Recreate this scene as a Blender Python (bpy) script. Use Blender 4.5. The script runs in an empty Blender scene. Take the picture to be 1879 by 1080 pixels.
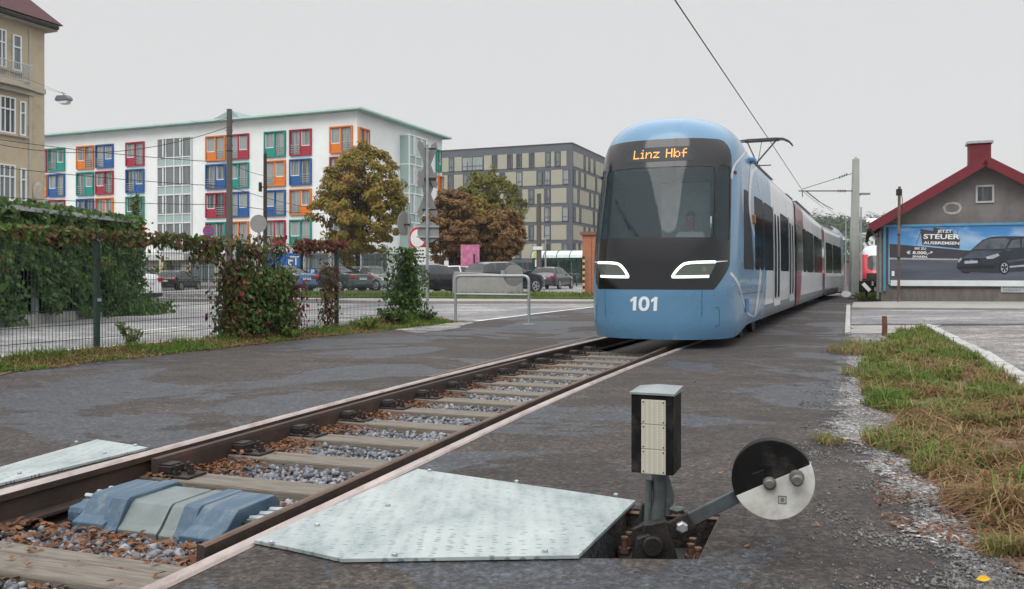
import bpy, bmesh, math, random
import numpy as np
from mathutils import Vector, Matrix, Euler, noise
random.seed(7); RNG = np.random.default_rng(7)
S = bpy.context.scene
COL = S.collection
R = math.radians
# ---------------------------------------------------------------- camera
CH, F0, CX, HY = 1.10, 1566.0, 939.5, 505.0      # eye height, focal length in photo pixels, principal column, horizon row
cam_d = bpy.data.cameras.new("camera"); cam = bpy.data.objects.new("camera", cam_d); COL.objects.link(cam)
cam.location = (0, 0, CH); cam.rotation_euler = (R(90), 0, 0)
cam_d.sensor_width = 36; cam_d.lens = 36 * F0 / 1879.0; cam_d.shift_y = -(540 - HY) / 1879.0
cam_d.clip_start = 0.05; cam_d.clip_end = 5000
S.camera = cam
# ---------------------------------------------------------------- overcast sky
SUN_EL, SUN_AZ = 52, 205                           # sun behind the viewer, a little to the left, veiled by cloud
w = bpy.data.worlds.new("World"); S.world = w; w.use_nodes = True
nt = w.node_tree; nt.nodes.clear()
def wn(t, **k):
    n = nt.nodes.new(t)
    for a, b in k.items(): setattr(n, a, b)
    return n
out = wn('ShaderNodeOutputWorld'); bg = wn('ShaderNodeBackground'); sky = wn('ShaderNodeTexSky')
sky.sky_type = 'NISHITA'; sky.sun_disc = False; sky.sun_elevation = R(SUN_EL); sky.sun_rotation = R(SUN_AZ)
tc = wn('ShaderNodeTexCoord'); sx = wn('ShaderNodeSeparateXYZ'); rp = wn('ShaderNodeValToRGB'); mx = wn('ShaderNodeMixRGB')
nt.links.new(tc.outputs['Generated'], sx.inputs[0]); nt.links.new(sx.outputs['Z'], rp.inputs[0])
e = rp.color_ramp.elements                          # overcast luminance: even near the horizon, about twice as bright overhead
e[0].position = 0.0; e[0].color = (7.75, 7.66, 7.6, 1); e[1].position = 1.0; e[1].color = (24, 24, 24.5, 1)
k = e.new(0.33); k.color = (7.5, 7.45, 7.42, 1); k = e.new(0.48); k.color = (14, 14, 14.1, 1); k = e.new(0.7); k.color = (19.5, 19.5, 19.8, 1)
mx.inputs[0].default_value = 0.94
nt.links.new(sky.outputs[0], mx.inputs[1]); nt.links.new(rp.outputs[0], mx.inputs[2])
nt.links.new(mx.outputs[0], bg.inputs[0]); bg.inputs[1].default_value = 0.10
nt.links.new(bg.outputs[0], out.inputs[0])
# thin autumn haze over the whole place
hb = bpy.data.meshes.new("haze"); hb.from_pydata([(x,y,z) for x in (-420,760) for y in (-60,640) for z in (-1.5,75)], [], [(0,1,3,2),(4,6,7,5),(0,4,5,1),(2,3,7,6),(0,2,6,4),(1,5,7,3)])
hm = bpy.data.materials.new("haze_air"); hm.use_nodes = True; hm.node_tree.nodes.clear()
ho = hm.node_tree.nodes.new('ShaderNodeOutputMaterial'); hv = hm.node_tree.nodes.new('ShaderNodeVolumePrincipled'); hv.inputs['Color'].default_value = (.86,.89,.92,1); hv.inputs['Density'].default_value = .00028; hv.inputs['Anisotropy'].default_value = .2
hm.node_tree.links.new(hv.outputs[0], ho.inputs['Volume']); hb.materials.append(hm)
hz = bpy.data.objects.new("haze", hb); COL.objects.link(hz); hz['kind'] = 'stuff'; hz['label'] = 'thin pale haze in the air over the street and the far hill'; hz['category'] = 'haze'
sd = bpy.data.lights.new("sun", 'SUN'); sd.energy = 1.5; sd.angle = R(40); sd.color = (1, .97, .93)
sun = bpy.data.objects.new("sun", sd); COL.objects.link(sun)
az = R(SUN_AZ)
sun_dir = Vector((math.sin(az) * math.cos(R(SUN_EL)), math.cos(az) * math.cos(R(SUN_EL)), math.sin(R(SUN_EL))))
sun.rotation_euler = sun_dir.to_track_quat('Z', 'Y').to_euler(); sun.location = (0, 0, 60)
S.view_settings.view_transform = 'Standard'; S.view_settings.look = 'None'
S.view_settings.exposure = 0.0; S.view_settings.gamma = 1.0
# ---------------------------------------------------------------- pixel to place
def P(px, py, z=0.0):
    Y = F0 * (CH - z) / (py - HY); return Vector(((px - CX) * Y / F0, Y, z))
def W(px, py, Y): return Vector(((px - CX) * Y / F0, Y, CH + (HY - py) * Y / F0))
ROT = R(-22.12)                                     # the street grid: tram, fence and houses share it
BX = Vector((math.cos(ROT), math.sin(ROT), 0)); BY = Vector((-math.sin(ROT), math.cos(ROT), 0))
# ---------------------------------------------------------------- mesh builder
class MB:
    def __init__(s): s.v = []; s.f = []; s.m = []
    def add(s, vs, fs, m=0):
        o = len(s.v); s.v += [tuple(p) for p in vs]
        for f in fs: s.f.append(tuple(i + o for i in f)); s.m.append(m)
        return s
    def box(s, x0, x1, y0, y1, z0, z1, m=0, M=None):
        vs = [(x0,y0,z0),(x1,y0,z0),(x1,y1,z0),(x0,y1,z0),(x0,y0,z1),(x1,y0,z1),(x1,y1,z1),(x0,y1,z1)]
        if M is not None: vs = [M @ Vector(p) for p in vs]
        return s.add(vs, [(3,2,1,0),(4,5,6,7),(0,1,5,4),(1,2,6,5),(2,3,7,6),(3,0,4,7)], m)
    def tube(s, path, r, n=8, m=0, cap=True):
        path = [Vector(p) for p in path]; k = len(path)
        rs = r if isinstance(r, (list, tuple)) else [r] * k
        up = None; vs = []
        for i, p in enumerate(path):
            d = (path[min(i+1,k-1)] - path[max(i-1,0)])
            if d.length < 1e-9: d = Vector((0,0,1))
            d.normalize()
            if up is None:
                a = Vector((0,0,1)) if abs(d.z) < .9 else Vector((1,0,0))
                up = d.cross(a).normalized()
            up = (up - d * up.dot(d)); up = up.normalized() if up.length > 1e-6 else d.orthogonal().normalized()
            q = d.cross(up)
            for j in range(n):
                t = 2*math.pi*j/n; vs.append(p + (up*math.cos(t) + q*math.sin(t)) * rs[i])
        fs = [(i*n+j, i*n+(j+1)%n, (i+1)*n+(j+1)%n, (i+1)*n+j) for i in range(k-1) for j in range(n)]
        if cap: fs += [tuple(range(n))[::-1], tuple(range((k-1)*n, k*n))]
        return s.add(vs, fs, m)
    def lathe(s, prof, n=24, M=None, m=0, cap=True):    # (radius, z) pairs
        vs = []; k = len(prof)
        for r, z in prof:
            for j in range(n):
                t = 2*math.pi*j/n; p = Vector((r*math.cos(t), r*math.sin(t), z)); vs.append(M @ p if M is not None else p)
        fs = [(i*n+j, i*n+(j+1)%n, (i+1)*n+(j+1)%n, (i+1)*n+j) for i in range(k-1) for j in range(n)]
        if cap: fs += [tuple(range(n))[::-1], tuple(range((k-1)*n, k*n))]
        return s.add(vs, fs, m)
    def prism(s, poly, a, b, m=0, M=None, axis='z'):   # polygon swept between two levels of an axis
        n = len(poly)
        def pt(p, t):
            q = Vector((p[0], p[1], t)) if axis == 'z' else (Vector((p[0], t, p[1])) if axis == 'y' else Vector((t, p[0], p[1])))
            return M @ q if M is not None else q
        vs = [pt(p, a) for p in poly] + [pt(p, b) for p in poly]
        return s.add(vs, [tuple(range(n))[::-1], tuple(range(n, 2*n))] + [(i, (i+1)%n, n+(i+1)%n, n+i) for i in range(n)], m)
    def build(s, name, mats, parent=None, smooth=False, bevel=0, seg=2, fix=True):
        me = bpy.data.meshes.new(name); me.from_pydata(s.v, [], s.f)
        if not isinstance(mats, (list, tuple)): mats = [mats]
        for m in mats: me.materials.append(m)
        if len(mats) > 1: me.polygons.foreach_set('material_index', s.m)
        if fix:
            bm = bmesh.new(); bm.from_mesh(me); bmesh.ops.recalc_face_normals(bm, faces=bm.faces); bm.to_mesh(me); bm.free()
        if smooth is True: me.polygons.foreach_set('use_smooth', [True]*len(me.polygons))
        elif smooth: me.shade_smooth() if hasattr(me, 'shade_smooth') else None; me.set_sharp_from_angle(angle=R(smooth))
        me.update()
        o = bpy.data.objects.new(name, me); COL.objects.link(o)
        if parent is not None: o.parent = parent
        if bevel:
            b = o.modifiers.new('bevel', 'BEVEL'); b.width = bevel; b.segments = seg; b.limit_method = 'ANGLE'; b.angle_limit = R(35)
        return o
def tag(o, label, cat, group=None, kind=None):
    o['label'] = label; o['category'] = cat
    if group: o['group'] = group
    if kind: o['kind'] = kind
    return o
def struct(o): o['kind'] = 'structure'; return o
def thing(name, label, cat, loc=(0,0,0), rz=0.0, group=None):
    o = bpy.data.objects.new(name, None); COL.objects.link(o); o.empty_display_size = .2
    o.location = loc; o.rotation_euler = (0, 0, rz)
    return tag(o, label, cat, group)
def dup(root, loc=None, rz=None, label=None, group=None):
    def cp(o, par):
        c = o.copy(); COL.objects.link(c); c.parent = par
        for ch in list(o.children): cp(ch, c)
        return c
    r = cp(root, None)
    if loc is not None: r.location = loc
    if rz is not None: r.rotation_euler = (0, 0, rz)
    if label: r['label'] = label
    if group: r['group'] = group
    return r
def npmesh(name, V, FQ, mats, mi=None, parent=None, smooth=False):
    me = bpy.data.meshes.new(name); k = FQ.shape[1]
    me.vertices.add(len(V)); me.vertices.foreach_set('co', np.ascontiguousarray(V, np.float32).ravel())
    me.loops.add(FQ.size); me.loops.foreach_set('vertex_index', np.ascontiguousarray(FQ, np.int32).ravel())
    me.polygons.add(len(FQ)); me.polygons.foreach_set('loop_start', np.arange(0, FQ.size, k, dtype=np.int32))
    if not isinstance(mats, (list, tuple)): mats = [mats]
    for m in mats: me.materials.append(m)
    if mi is not None: me.polygons.foreach_set('material_index', np.asarray(mi, np.int32))
    me.update(calc_edges=True); me.validate()
    if smooth: me.polygons.foreach_set('use_smooth', [True]*len(me.polygons))
    o = bpy.data.objects.new(name, me); COL.objects.link(o)
    if parent is not None: o.parent = parent
    return o
def text(body, size, mat, parent, M, bold=0.0, ext=0.002, name='lettering', align='CENTER', sx=1.0, shear=0.0):
    cu = bpy.data.curves.new(name, 'FONT'); cu.body = body; cu.size = size; cu.align_x = align; cu.align_y = 'CENTER'
    cu.offset = bold; cu.extrude = ext; cu.shear = shear; cu.resolution_u = 3
    to = bpy.data.objects.new(name + '_tmp', cu); COL.objects.link(to)
    dg = bpy.context.evaluated_depsgraph_get(); me = bpy.data.meshes.new_from_object(to.evaluated_get(dg))
    bpy.data.objects.remove(to); bpy.data.curves.remove(cu)
    me.transform(M @ Matrix.Diagonal((sx, 1, 1, 1))); me.name = name; me.materials.clear(); me.materials.append(mat)
    o = bpy.data.objects.new(name, me); COL.objects.link(o)
    if parent is not None: o.parent = parent
    return o
def face_y(x, y, z):      # text frame: reads along +x, upright, facing -y
    return Matrix.Translation((x, y, z)) @ Matrix.Rotation(R(90), 4, 'X')
# ---------------------------------------------------------------- materials
def newmat(name):
    m = bpy.data.materials.new(name); m.use_nodes = True; t = m.node_tree; t.nodes.clear()
    o = t.nodes.new('ShaderNodeOutputMaterial'); p = t.nodes.new('ShaderNodeBsdfPrincipled'); t.links.new(p.outputs[0], o.inputs[0])
    return m, t, p
def nn(t, typ, **k):
    n = t.nodes.new(typ)
    for a, b in k.items():
        if a in ('Scale','Detail','Roughness','Randomness','Distortion','Fac','Strength','Distance','W'): n.inputs[a].default_value = b
        else: setattr(n, a, b)
    return n
def ramp(t, src, stops, interp='LINEAR'):
    r = t.nodes.new('ShaderNodeValToRGB'); r.color_ramp.interpolation = interp
    el = r.color_ramp.elements
    while len(el) > 1: el.remove(el[-1])
    for i, (p, c) in enumerate(stops):
        c = (c, c, c) if not isinstance(c, (tuple, list)) else c
        x = el[0] if i == 0 else el.new(p)
        x.position = p; x.color = (*c[:3], 1)
    t.links.new(src, r.inputs[0]); return r.outputs[0]
def mix(t, fac, a, b, mode='MIX'):
    n = t.nodes.new('ShaderNodeMixRGB'); n.blend_type = mode
    for i, x in ((0, fac), (1, a), (2, b)):
        if hasattr(x, 'links'): t.links.new(x, n.inputs[i])
        elif i == 0: n.inputs[0].default_value = x
        else: n.inputs[i].default_value = (*x[:3], 1) if isinstance(x, (tuple, list)) else (x, x, x, 1)
    return n.outputs[0]
def coords(t, stretch=None, kind='Object'):
    c = t.nodes.new('ShaderNodeTexCoord')
    if not stretch: return c.outputs[kind]
    mp = t.nodes.new('ShaderNodeMapping'); mp.inputs['Scale'].default_value = stretch; t.links.new(c.outputs[kind], mp.inputs[0]); return mp.outputs[0]
def bumpn(t, p, h, strength=.3, dist=.01):
    b = t.nodes.new('ShaderNodeBump'); b.inputs['Strength'].default_value = strength; b.inputs['Distance'].default_value = dist
    t.links.new(h, b.inputs['Height']); t.links.new(b.outputs[0], p.inputs['Normal'])
def mat(name, col, rough=.6, metal=0.0, var=.18, scale=3.0, bump=0.0, bscale=60.0, spec=.5, stretch=None, dirt=None, dscale=1.2, coat=0.0):
    m, t, p = newmat(name); c = coords(t, stretch)
    n = nn(t, 'ShaderNodeTexNoise', Scale=scale, Detail=6.0, Roughness=.65); t.links.new(c, n.inputs[0])
    a = tuple(max(0, x*(1-var)) for x in col); b = tuple(x*(1+var) for x in col)
    cc = ramp(t, n.outputs[0], [(.3, a), (.7, b)])
    if dirt:
        d = nn(t, 'ShaderNodeTexNoise', Scale=dscale, Detail=8.0, Roughness=.7); t.links.new(c, d.inputs[0])
        cc = mix(t, ramp(t, d.outputs[0], [(.5, 0.0), (.68, .8)]), cc, dirt)
    t.links.new(cc, p.inputs['Base Color']); p.inputs['Metallic'].default_value = metal
    p.inputs['Specular IOR Level'].default_value = spec
    if coat: p.inputs['Coat Weight'].default_value = coat; p.inputs['Coat Roughness'].default_value = .06
    t.links.new(ramp(t, n.outputs[0], [(.2, max(.02, rough-.08)), (.8, min(1, rough+.08))]), p.inputs['Roughness'])
    if bump:
        h = nn(t, 'ShaderNodeTexNoise', Scale=bscale, Detail=4.0); t.links.new(c, h.inputs[0]); bumpn(t, p, h.outputs[0], bump, .01)
    return m
def emat(name, col, s):
    m, t, p = newmat(name); p.inputs['Base Color'].default_value = (*col, 1); p.inputs['Emission Color'].default_value = (*col, 1)
    n = nn(t, 'ShaderNodeTexNoise', Scale=20.0); r = ramp(t, n.outputs[0], [(.3, s*.9), (.7, s*1.1)])
    t.links.new(r, p.inputs['Emission Strength']); return m
def glass(name, tint=(.55,.6,.62), mixf=.35, rough=.03, base=(.02,.025,.03)):   # reflective tinted glazing that lets some of the room through
    m, t, p = newmat(name); o = [x for x in t.nodes if x.type == 'OUTPUT_MATERIAL'][0]
    p.inputs['Base Color'].default_value = (*base, 1); p.inputs['Roughness'].default_value = rough; p.inputs['Specular IOR Level'].default_value = .8
    n = nn(t, 'ShaderNodeTexNoise', Scale=1.3); t.links.new(coords(t), n.inputs[0]); bumpn(t, p, n.outputs[0], .05, .02)
    tr = t.nodes.new('ShaderNodeBsdfTransparent'); tr.inputs[0].default_value = (*tint, 1)
    ms = t.nodes.new('ShaderNodeMixShader'); ms.inputs[0].default_value = mixf
    t.links.new(p.outputs[0], ms.inputs[1]); t.links.new(tr.outputs[0], ms.inputs[2]); t.links.new(ms.outputs[0], o.inputs[0]); return m
def leafmat(name, stops, trans=.3, rough=.55):
    m, t, p = newmat(name); o = [x for x in t.nodes if x.type == 'OUTPUT_MATERIAL'][0]
    g = t.nodes.new('ShaderNodeNewGeometry'); n = nn(t, 'ShaderNodeTexNoise', Scale=1.1, Detail=3.0); t.links.new(coords(t), n.inputs[0])
    ad = t.nodes.new('ShaderNodeMath'); ad.operation = 'MULTIPLY_ADD'; ad.inputs[1].default_value = .55
    s2 = t.nodes.new('ShaderNodeMath'); s2.operation = 'MULTIPLY_ADD'; s2.inputs[1].default_value = 1.6; s2.inputs[2].default_value = -.55
    t.links.new(n.outputs[0], s2.inputs[0]); t.links.new(g.outputs['Random Per Island'], ad.inputs[0])
    h = t.nodes.new('ShaderNodeMath'); h.operation = 'MULTIPLY'; h.inputs[1].default_value = .5; t.links.new(s2.outputs[0], h.inputs[0]); t.links.new(h.outputs[0], ad.inputs[2])
    c = ramp(t, ad.outputs[0], stops); t.links.new(c, p.inputs['Base Color']); p.inputs['Roughness'].default_value = rough; p.inputs['Specular IOR Level'].default_value = .12
    tl = t.nodes.new('ShaderNodeBsdfTranslucent'); t.links.new(c, tl.inputs[0])
    ms = t.nodes.new('ShaderNodeMixShader'); ms.inputs[0].default_value = trans
    t.links.new(p.outputs[0], ms.inputs[1]); t.links.new(tl.outputs[0], ms.inputs[2]); t.links.new(ms.outputs[0], o.inputs[0]); return m
m_rubber = mat('rubber', (.012,.012,.013), .7, var=.2)
# ================================================================ GROUND, TRACK, FOREGROUND
def asphalt(name, base, patch, pth=(.518,.53), speck=.42, rough=.8, ps=.42):
    m, t, p = newmat(name); c = coords(t)
    n1 = nn(t, 'ShaderNodeTexNoise', Scale=ps, Detail=9.0, Roughness=.62, Distortion=.6); t.links.new(c, n1.inputs[0])
    n2 = nn(t, 'ShaderNodeTexNoise', Scale=5.0, Detail=8.0, Roughness=.75); t.links.new(c, n2.inputs[0])
    v = nn(t, 'ShaderNodeTexVoronoi', Scale=62.0); t.links.new(c, v.inputs[0])
    v2 = nn(t, 'ShaderNodeTexVoronoi', Scale=38.0); t.links.new(c, v2.inputs[0])
    pm = ramp(t, n1.outputs[0], [(pth[0], 0.0), (pth[1], 1.0)])
    n5 = nn(t, 'ShaderNodeTexNoise', Scale=.9, Detail=10.0, Roughness=.7); c2 = coords(t, (.6,1.3,1)); t.links.new(c2, n5.inputs[0])
    base2 = mix(t, ramp(t, n5.outputs[0], [(.40,0.0),(.60,1.0)]), base, tuple(x*2.3 for x in base))
    cc = mix(t, pm, base2, patch)
    cc = mix(t, .9, cc, ramp(t, n2.outputs[0], [(.30,.28),(.70,1.85)]), 'MULTIPLY')
    n6 = nn(t, 'ShaderNodeTexNoise', Scale=24.0, Detail=4.0, Roughness=.7); t.links.new(c, n6.inputs[0]); cc = mix(t, min(1,speck*2.4), cc, ramp(t, n6.outputs[0], [(.33,.30),(.5,.95),(.68,1.9)]), 'MULTIPLY')
    nw = nn(t, 'ShaderNodeTexNoise', Scale=1.6, Detail=5.0); t.links.new(c, nw.inputs[0]); vc = nn(t, 'ShaderNodeTexVoronoi', Scale=.55); vc.feature = 'DISTANCE_TO_EDGE'; t.links.new(mix(t, .12, c, nw.outputs['Color']), vc.inputs[0])
    ck = t.nodes.new('ShaderNodeMath'); ck.operation = 'MULTIPLY'; t.links.new(ramp(t, vc.outputs['Distance'], [(.0,1.0),(.006,0.0)]), ck.inputs[0]); t.links.new(ramp(t, n2.outputs[0], [(.45,0.0),(.6,.8)]), ck.inputs[1])
    cc = mix(t, ck.outputs[0], cc, tuple(x*.3 for x in base))
    sp = ramp(t, v.outputs['Color'], [(.15,1-speck*1.5),(.85,1+speck*1.5)]); cc = mix(t, 1.0, cc, sp, 'MULTIPLY')
    sp2 = ramp(t, v2.outputs['Color'], [(.86,0.0),(.95,1.0)]); cc = mix(t, sp2, cc, tuple(min(.5,x*2.6) for x in base))
    t.links.new(cc, p.inputs['Base Color'])
    t.links.new(ramp(t, n1.outputs[0], [(pth[0], rough),(pth[1], rough-.22)]), p.inputs['Roughness'])
    h = mix(t, .5, v.outputs['Distance'], n2.outputs[0]); bumpn(t, p, h, .55, .012); return m
m_path = asphalt('worn_asphalt', (.0175,.0136,.0113), (.0265,.0300,.0355))
m_road = asphalt('road_asphalt', (.125,.122,.120), (.105,.107,.113), (.45,.6), .18, .85, .3)
m_lot = asphalt('lot_asphalt', (.115,.108,.102), (.095,.092,.09), (.45,.6), .35, .9, .6)
m_pave = mat('pavement', (.27,.262,.24), .9, var=.12, scale=1.5, bump=.2, bscale=80, dirt=(.18,.175,.16))
m_kerb = mat('kerb_stone', (.36,.36,.345), .85, var=.22, scale=5, bump=.4, bscale=50, dirt=(.2,.19,.16), dscale=3)
m_paint = mat('road_paint', (.62,.62,.60), .7, var=.15, scale=8, dirt=(.28,.28,.27), dscale=5)
m_gravel = asphalt('gravel', (.085,.08,.076), (.15,.147,.143), (.40,.62), .65, .9, 1.3)
m_soil = mat('soil', (.085,.06,.042), .95, var=.4, scale=14, bump=.7, bscale=40, dirt=(.16,.11,.07), dscale=4)
m_railtop = mat('rail_head_steel', (.42,.355,.33), .36, .35, var=.2, scale=3, stretch=(2,.6,2), dirt=(.20,.14,.115), dscale=3.5)
m_railside = mat('rail_rust', (.035,.023,.018), .75, .1, var=.35, scale=6, bump=.3, bscale=80, dirt=(.09,.045,.025), dscale=2.5)
m_railworn = mat('rail_brown', (.13,.085,.06), .5, .5, var=.25, scale=4, dirt=(.05,.03,.02), dscale=3)
m_timber = mat('weathered_timber', (.15,.132,.108), .9, var=.35, scale=9, stretch=(.6,9,9), bump=.7, bscale=9, dirt=(.06,.045,.035), dscale=1.6)
m_iron = mat('dark_iron', (.022,.017,.016), .6, .3, var=.4, scale=12, bump=.3, dirt=(.07,.035,.02), dscale=5)
m_grit = leafmat('grit_stone', [(0,(.05,.049,.047)),(.4,(.13,.127,.122)),(.75,(.22,.217,.21)),(1,(.36,.35,.34))], 0.0, .9)
m_dkiron = mat('greasy_iron', (.016,.015,.0145), .55, .3, var=.35, scale=12, bump=.3, dirt=(.03,.022,.018), dscale=5)
m_stone1 = leafmat('ballast_stone', [(0,(.05,.053,.06)),(.3,(.15,.157,.172)),(.6,(.25,.257,.275)),(1,(.42,.41,.40))], 0.0, .9)
m_dead = leafmat('dry_leaf', [(0,(.06,.03,.02)),(.35,(.15,.068,.036)),(.65,(.22,.115,.06)),(1,(.38,.28,.18))], .15, .8)
m_grass = leafmat('grass_blade', [(0,(.30,.22,.11)),(.25,(.27,.22,.09)),(.45,(.15,.17,.045)),(.75,(.11,.16,.04)),(1,(.20,.22,.07))], .35, .6)
m_green = leafmat('fresh_grass', [(0,(.22,.20,.075)),(.3,(.13,.185,.04)),(.7,(.10,.19,.035)),(1,(.20,.26,.07))], .35, .6)
m_straw = leafmat('straw', [(0,(.13,.07,.035)),(.4,(.24,.145,.075)),(.8,(.38,.28,.16)),(1,(.16,.16,.06))], .3, .8)
# ---- the line of the track (centre), integrated from its heading
def slope(Y): return float(np.interp(Y, [-8,6,12,30,33,39,46,70,120], [.353,.353,.43,.42,.44,.53,.62,.70,.70]))
TP = [Vector((-1.80,4.02,0))]
ds = .1
while TP[-1].y < 120: m_ = slope(TP[-1].y); d_ = Vector((m_,1,0)).normalized(); TP.append(TP[-1]+d_*ds)
back = [TP[0]]
for i in range(110): d_ = Vector((.353,1,0)).normalized(); back.append(back[-1]-d_*ds)
TP = back[:0:-1] + TP; S0 = len(back)-1                    # station 0 = the point abreast of the switch machine
def tr(s, lat=0.0, z=0.0):
    i = max(1, min(len(TP)-2, S0+int(round(s/ds)))); f = s/ds + S0 - i
    d = (TP[i+1]-TP[i-1]).normalized(); p = TP[i] + d*f*ds
    return p + Vector((d.y,-d.x,0))*lat + Vector((0,0,z))
def tr_rot(s): a, b = tr(s-.1), tr(s+.1); return math.atan2(b.y-a.y, b.x-a.x) - math.pi/2
def s_of_Y(Y):
    return next((i-S0)*ds for i in range(len(TP)) if TP[i].y >= Y)
HG = .85; SE = s_of_Y(19.2)
def fill(name, loops, z, m, thick=0.0, edge_drop=0.0):
    bm = bmesh.new(); es = []
    for lp in loops:
        vs = [bm.verts.new((p[0], p[1], z)) for p in lp]
        es += [bm.edges.new((vs[i], vs[(i+1)%len(vs)])) for i in range(len(vs))]
    bmesh.ops.triangle_fill(bm, use_beauty=True, use_dissolve=False, edges=es)
    for f in bm.faces:
        if f.normal.z < 0: f.normal_flip()
    if edge_drop:
        r = bmesh.ops.extrude_edge_only(bm, edges=[e for e in bm.edges if e.is_boundary])
        for v in r['geom']:
            if isinstance(v, bmesh.types.BMVert): v.co.z -= edge_drop
    me = bpy.data.meshes.new(name); bm.to_mesh(me); bm.free(); me.materials.append(m)
    o = bpy.data.objects.new(name, me); COL.objects.link(o); return o
ss = np.arange(-10.5, SE, .3)
pit = [P(1150,932), P(1322,944), P(1283,1026), P(1066,1024)]
for i_, q in enumerate(pit): q.z = 0
Lb = [tr(s, -HG-.05) for s in ss]; Rb = [tr(s, HG+.05) for s in ss]; jn = [tr(SE), Vector((300,900,0))]
cb = Vector((Lb[0].x-3, -400, 0))
struct(fill('ground', [[Vector((-900,-400,0)), cb] + Lb + jn + [Vector((300,1500,0)), Vector((-900,1500,0))]], 0, m_path, edge_drop=.34))
struct(fill('ground', [[cb + Vector((.1,0,0)), Vector((900,-400,0)), Vector((900,1500,0)), Vector((300.1,1500,0))] + jn[::-1] + Rb[::-1], pit], 0, m_path, edge_drop=.34))
bed = [tr(s, -1.1) for s in np.arange(-10.5, SE+.3, .5)] + [tr(s, 1.1) for s in np.arange(-10.5, SE+.3, .5)][::-1]
struct(fill('track_bed', [bed], -.235, mat('track_bed_gravel', (.075,.07,.066), .95, var=.5, scale=30, bump=.8, bscale=30, dirt=(.10,.05,.03), dscale=3)))
struct(fill('pit_floor', [[pit[0]+Vector((-.2,.2,0)), pit[1]+Vector((.2,.2,0)), pit[2]+Vector((.2,-.2,0)), pit[3]+Vector((-.2,-.2,0))]], -.22, m_soil))
# ---- rails
def sweep(name, prof, s0, s1, lat, m, lab, cat='rail', step=.3, zf=None, grp=None):
    f = lat if callable(lat) else (lambda s: lat)
    st = list(np.arange(s0, s1, step)) + [s1]; n = len(prof); mb = MB(); V = []
    for s in st:
        dz = zf(s) if zf else 0
        for x, z in prof: V.append(tr(s, f(s)+x, z+dz))
    k = len(st); F = []; mi = []
    for i in range(k-1):
        for j in range(n):
            F.append((i*n+j, i*n+(j+1)%n, (i+1)*n+(j+1)%n, (i+1)*n+j)); mi.append(1 if prof[j][1] > -.012 and prof[(j+1)%n][1] > -.012 else 0)
    F += [tuple(range(n)), tuple(range((k-1)*n, k*n))]; mi += [0,0]
    mb.v = [tuple(v) for v in V]; mb.f = F; mb.m = mi
    o = mb.build(name, m, None); tag(o, lab, cat, grp); return o
RP = [(-.072,-.175),(.072,-.175),(.072,-.160),(.014,-.145),(.011,-.05),(.036,-.038),(.037,-.004),(.028,.008),(-.028,.008),(-.037,-.004),(-.036,-.038),(-.011,-.05),(-.014,-.145),(-.072,-.160)]
GP = [(-.016,-.17),(.016,-.17),(.020,.018),(.012,.026),(-.012,.026),(-.020,.018)]
sweep('rail', RP, -9, 90, -HG, [m_railside, m_railtop], 'left running rail with a shiny worn head beside the switch machine')
sweep('rail', RP, -9, 90, HG, [m_railside, m_railtop], 'right running rail with a shiny head beside the large metal cover plate')
sweep('guard_rail', GP, -.40, 7.5, lambda s: HG-.115-.0*s, [m_railside, m_railworn], 'dark upright guard rail just inside the right running rail')
sweep('switch_rail', [(-.02,-.15),(.03,-.15),(.03,-.045),(.026,-.02),(-.022,-.02)], 1.0, 7.6, lambda s: -HG+.085+max(0,(s-4))*.004, [m_railside, m_railworn], 'dark slender switch blade lying against the inside of the left rail')
sweep('rail', RP, 5.2, SE+8, lambda s: -HG-.085-.030*max(0,s-5.0), [m_railside, m_railworn], 'brown rail of the diverging track, left of the left running rail', zf=lambda s: -.002)
sweep('rail', GP, 7.4, SE+8, lambda s: HG-.115-.035*max(0,s-7.4), [m_railside, m_railworn], 'brown rail of the diverging track bending in beside the right rail under the tram nose')
# ---- sleepers with chairs
def sleeper(w=.22):
    r = thing('railway_sleeper', 'x', 'sleeper', (0,0,0), 0, 'timber sleepers between the rails')
    mb = MB(); mb.box(-1.05,1.05,-w/2,w/2,-.30,-.125); mb.build('timber', m_timber, r, bevel=.012)
    for sx_, nm in ((-HG,1),(HG,-1)):
        mb = MB(); x0 = sx_+nm*.06; x1 = sx_+nm*.36
        mb.box(min(x0,x1),max(x0,x1),-.085,.085,-.125,-.108); a, b = sx_+nm*.07, sx_+nm*.21
        mb.box(min(a,b),max(a,b),-.062,.062,-.108,-.062); mb.box(min(a,b)+.01,max(a,b)-.01,-.05,.05,-.062,-.05)
        c = mb.build('rail_chair', m_iron, r, bevel=.006)
        for bx_, by_ in ((.245,-.05),(.245,.05),(.315,0)):
            mb = MB(); M = Matrix.Translation((sx_+nm*bx_, by_, -.108)); mb.lathe([(.027,0),(.027,.02),(.014,.02),(.014,.055),(.008,.06)], 6, M); mb.build('bolt', m_iron, c)
    return r
s_first = 1.06; slp = sleeper(); names = ['nearest', 'second', 'third', 'fourth', 'fifth', 'sixth', 'seventh', 'eighth', 'ninth', 'tenth', 'eleventh', 'twelfth', 'thirteenth', 'fourteenth', 'fifteenth', 'sixteenth']
for i in range(14):
    s = s_first + .70*i; o = slp if i == 0 else dup(slp)
    o.location = tr(s); o.rotation_euler = (0,0,tr_rot(s) + random.uniform(-.012,.012))
    o['label'] = 'weathered timber sleeper, %s one beyond the blue switch machine towards the tram' % (names[i] if i else 'nearest')
o = thing('railway_sleeper', 'broad pale cracked sleeper in front of the blue switch machine, nearest the viewer', 'sleeper', tr(-.40), tr_rot(-.40), 'timber sleepers between the rails')
mb = MB(); mb.box(-1.05,1.05,-.16,.035,-.30,-.125); mb.box(-1.05,1.05,.039,.155,-.30,-.128); mb.build('timber', m_timber, o, bevel=.012)
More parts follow.
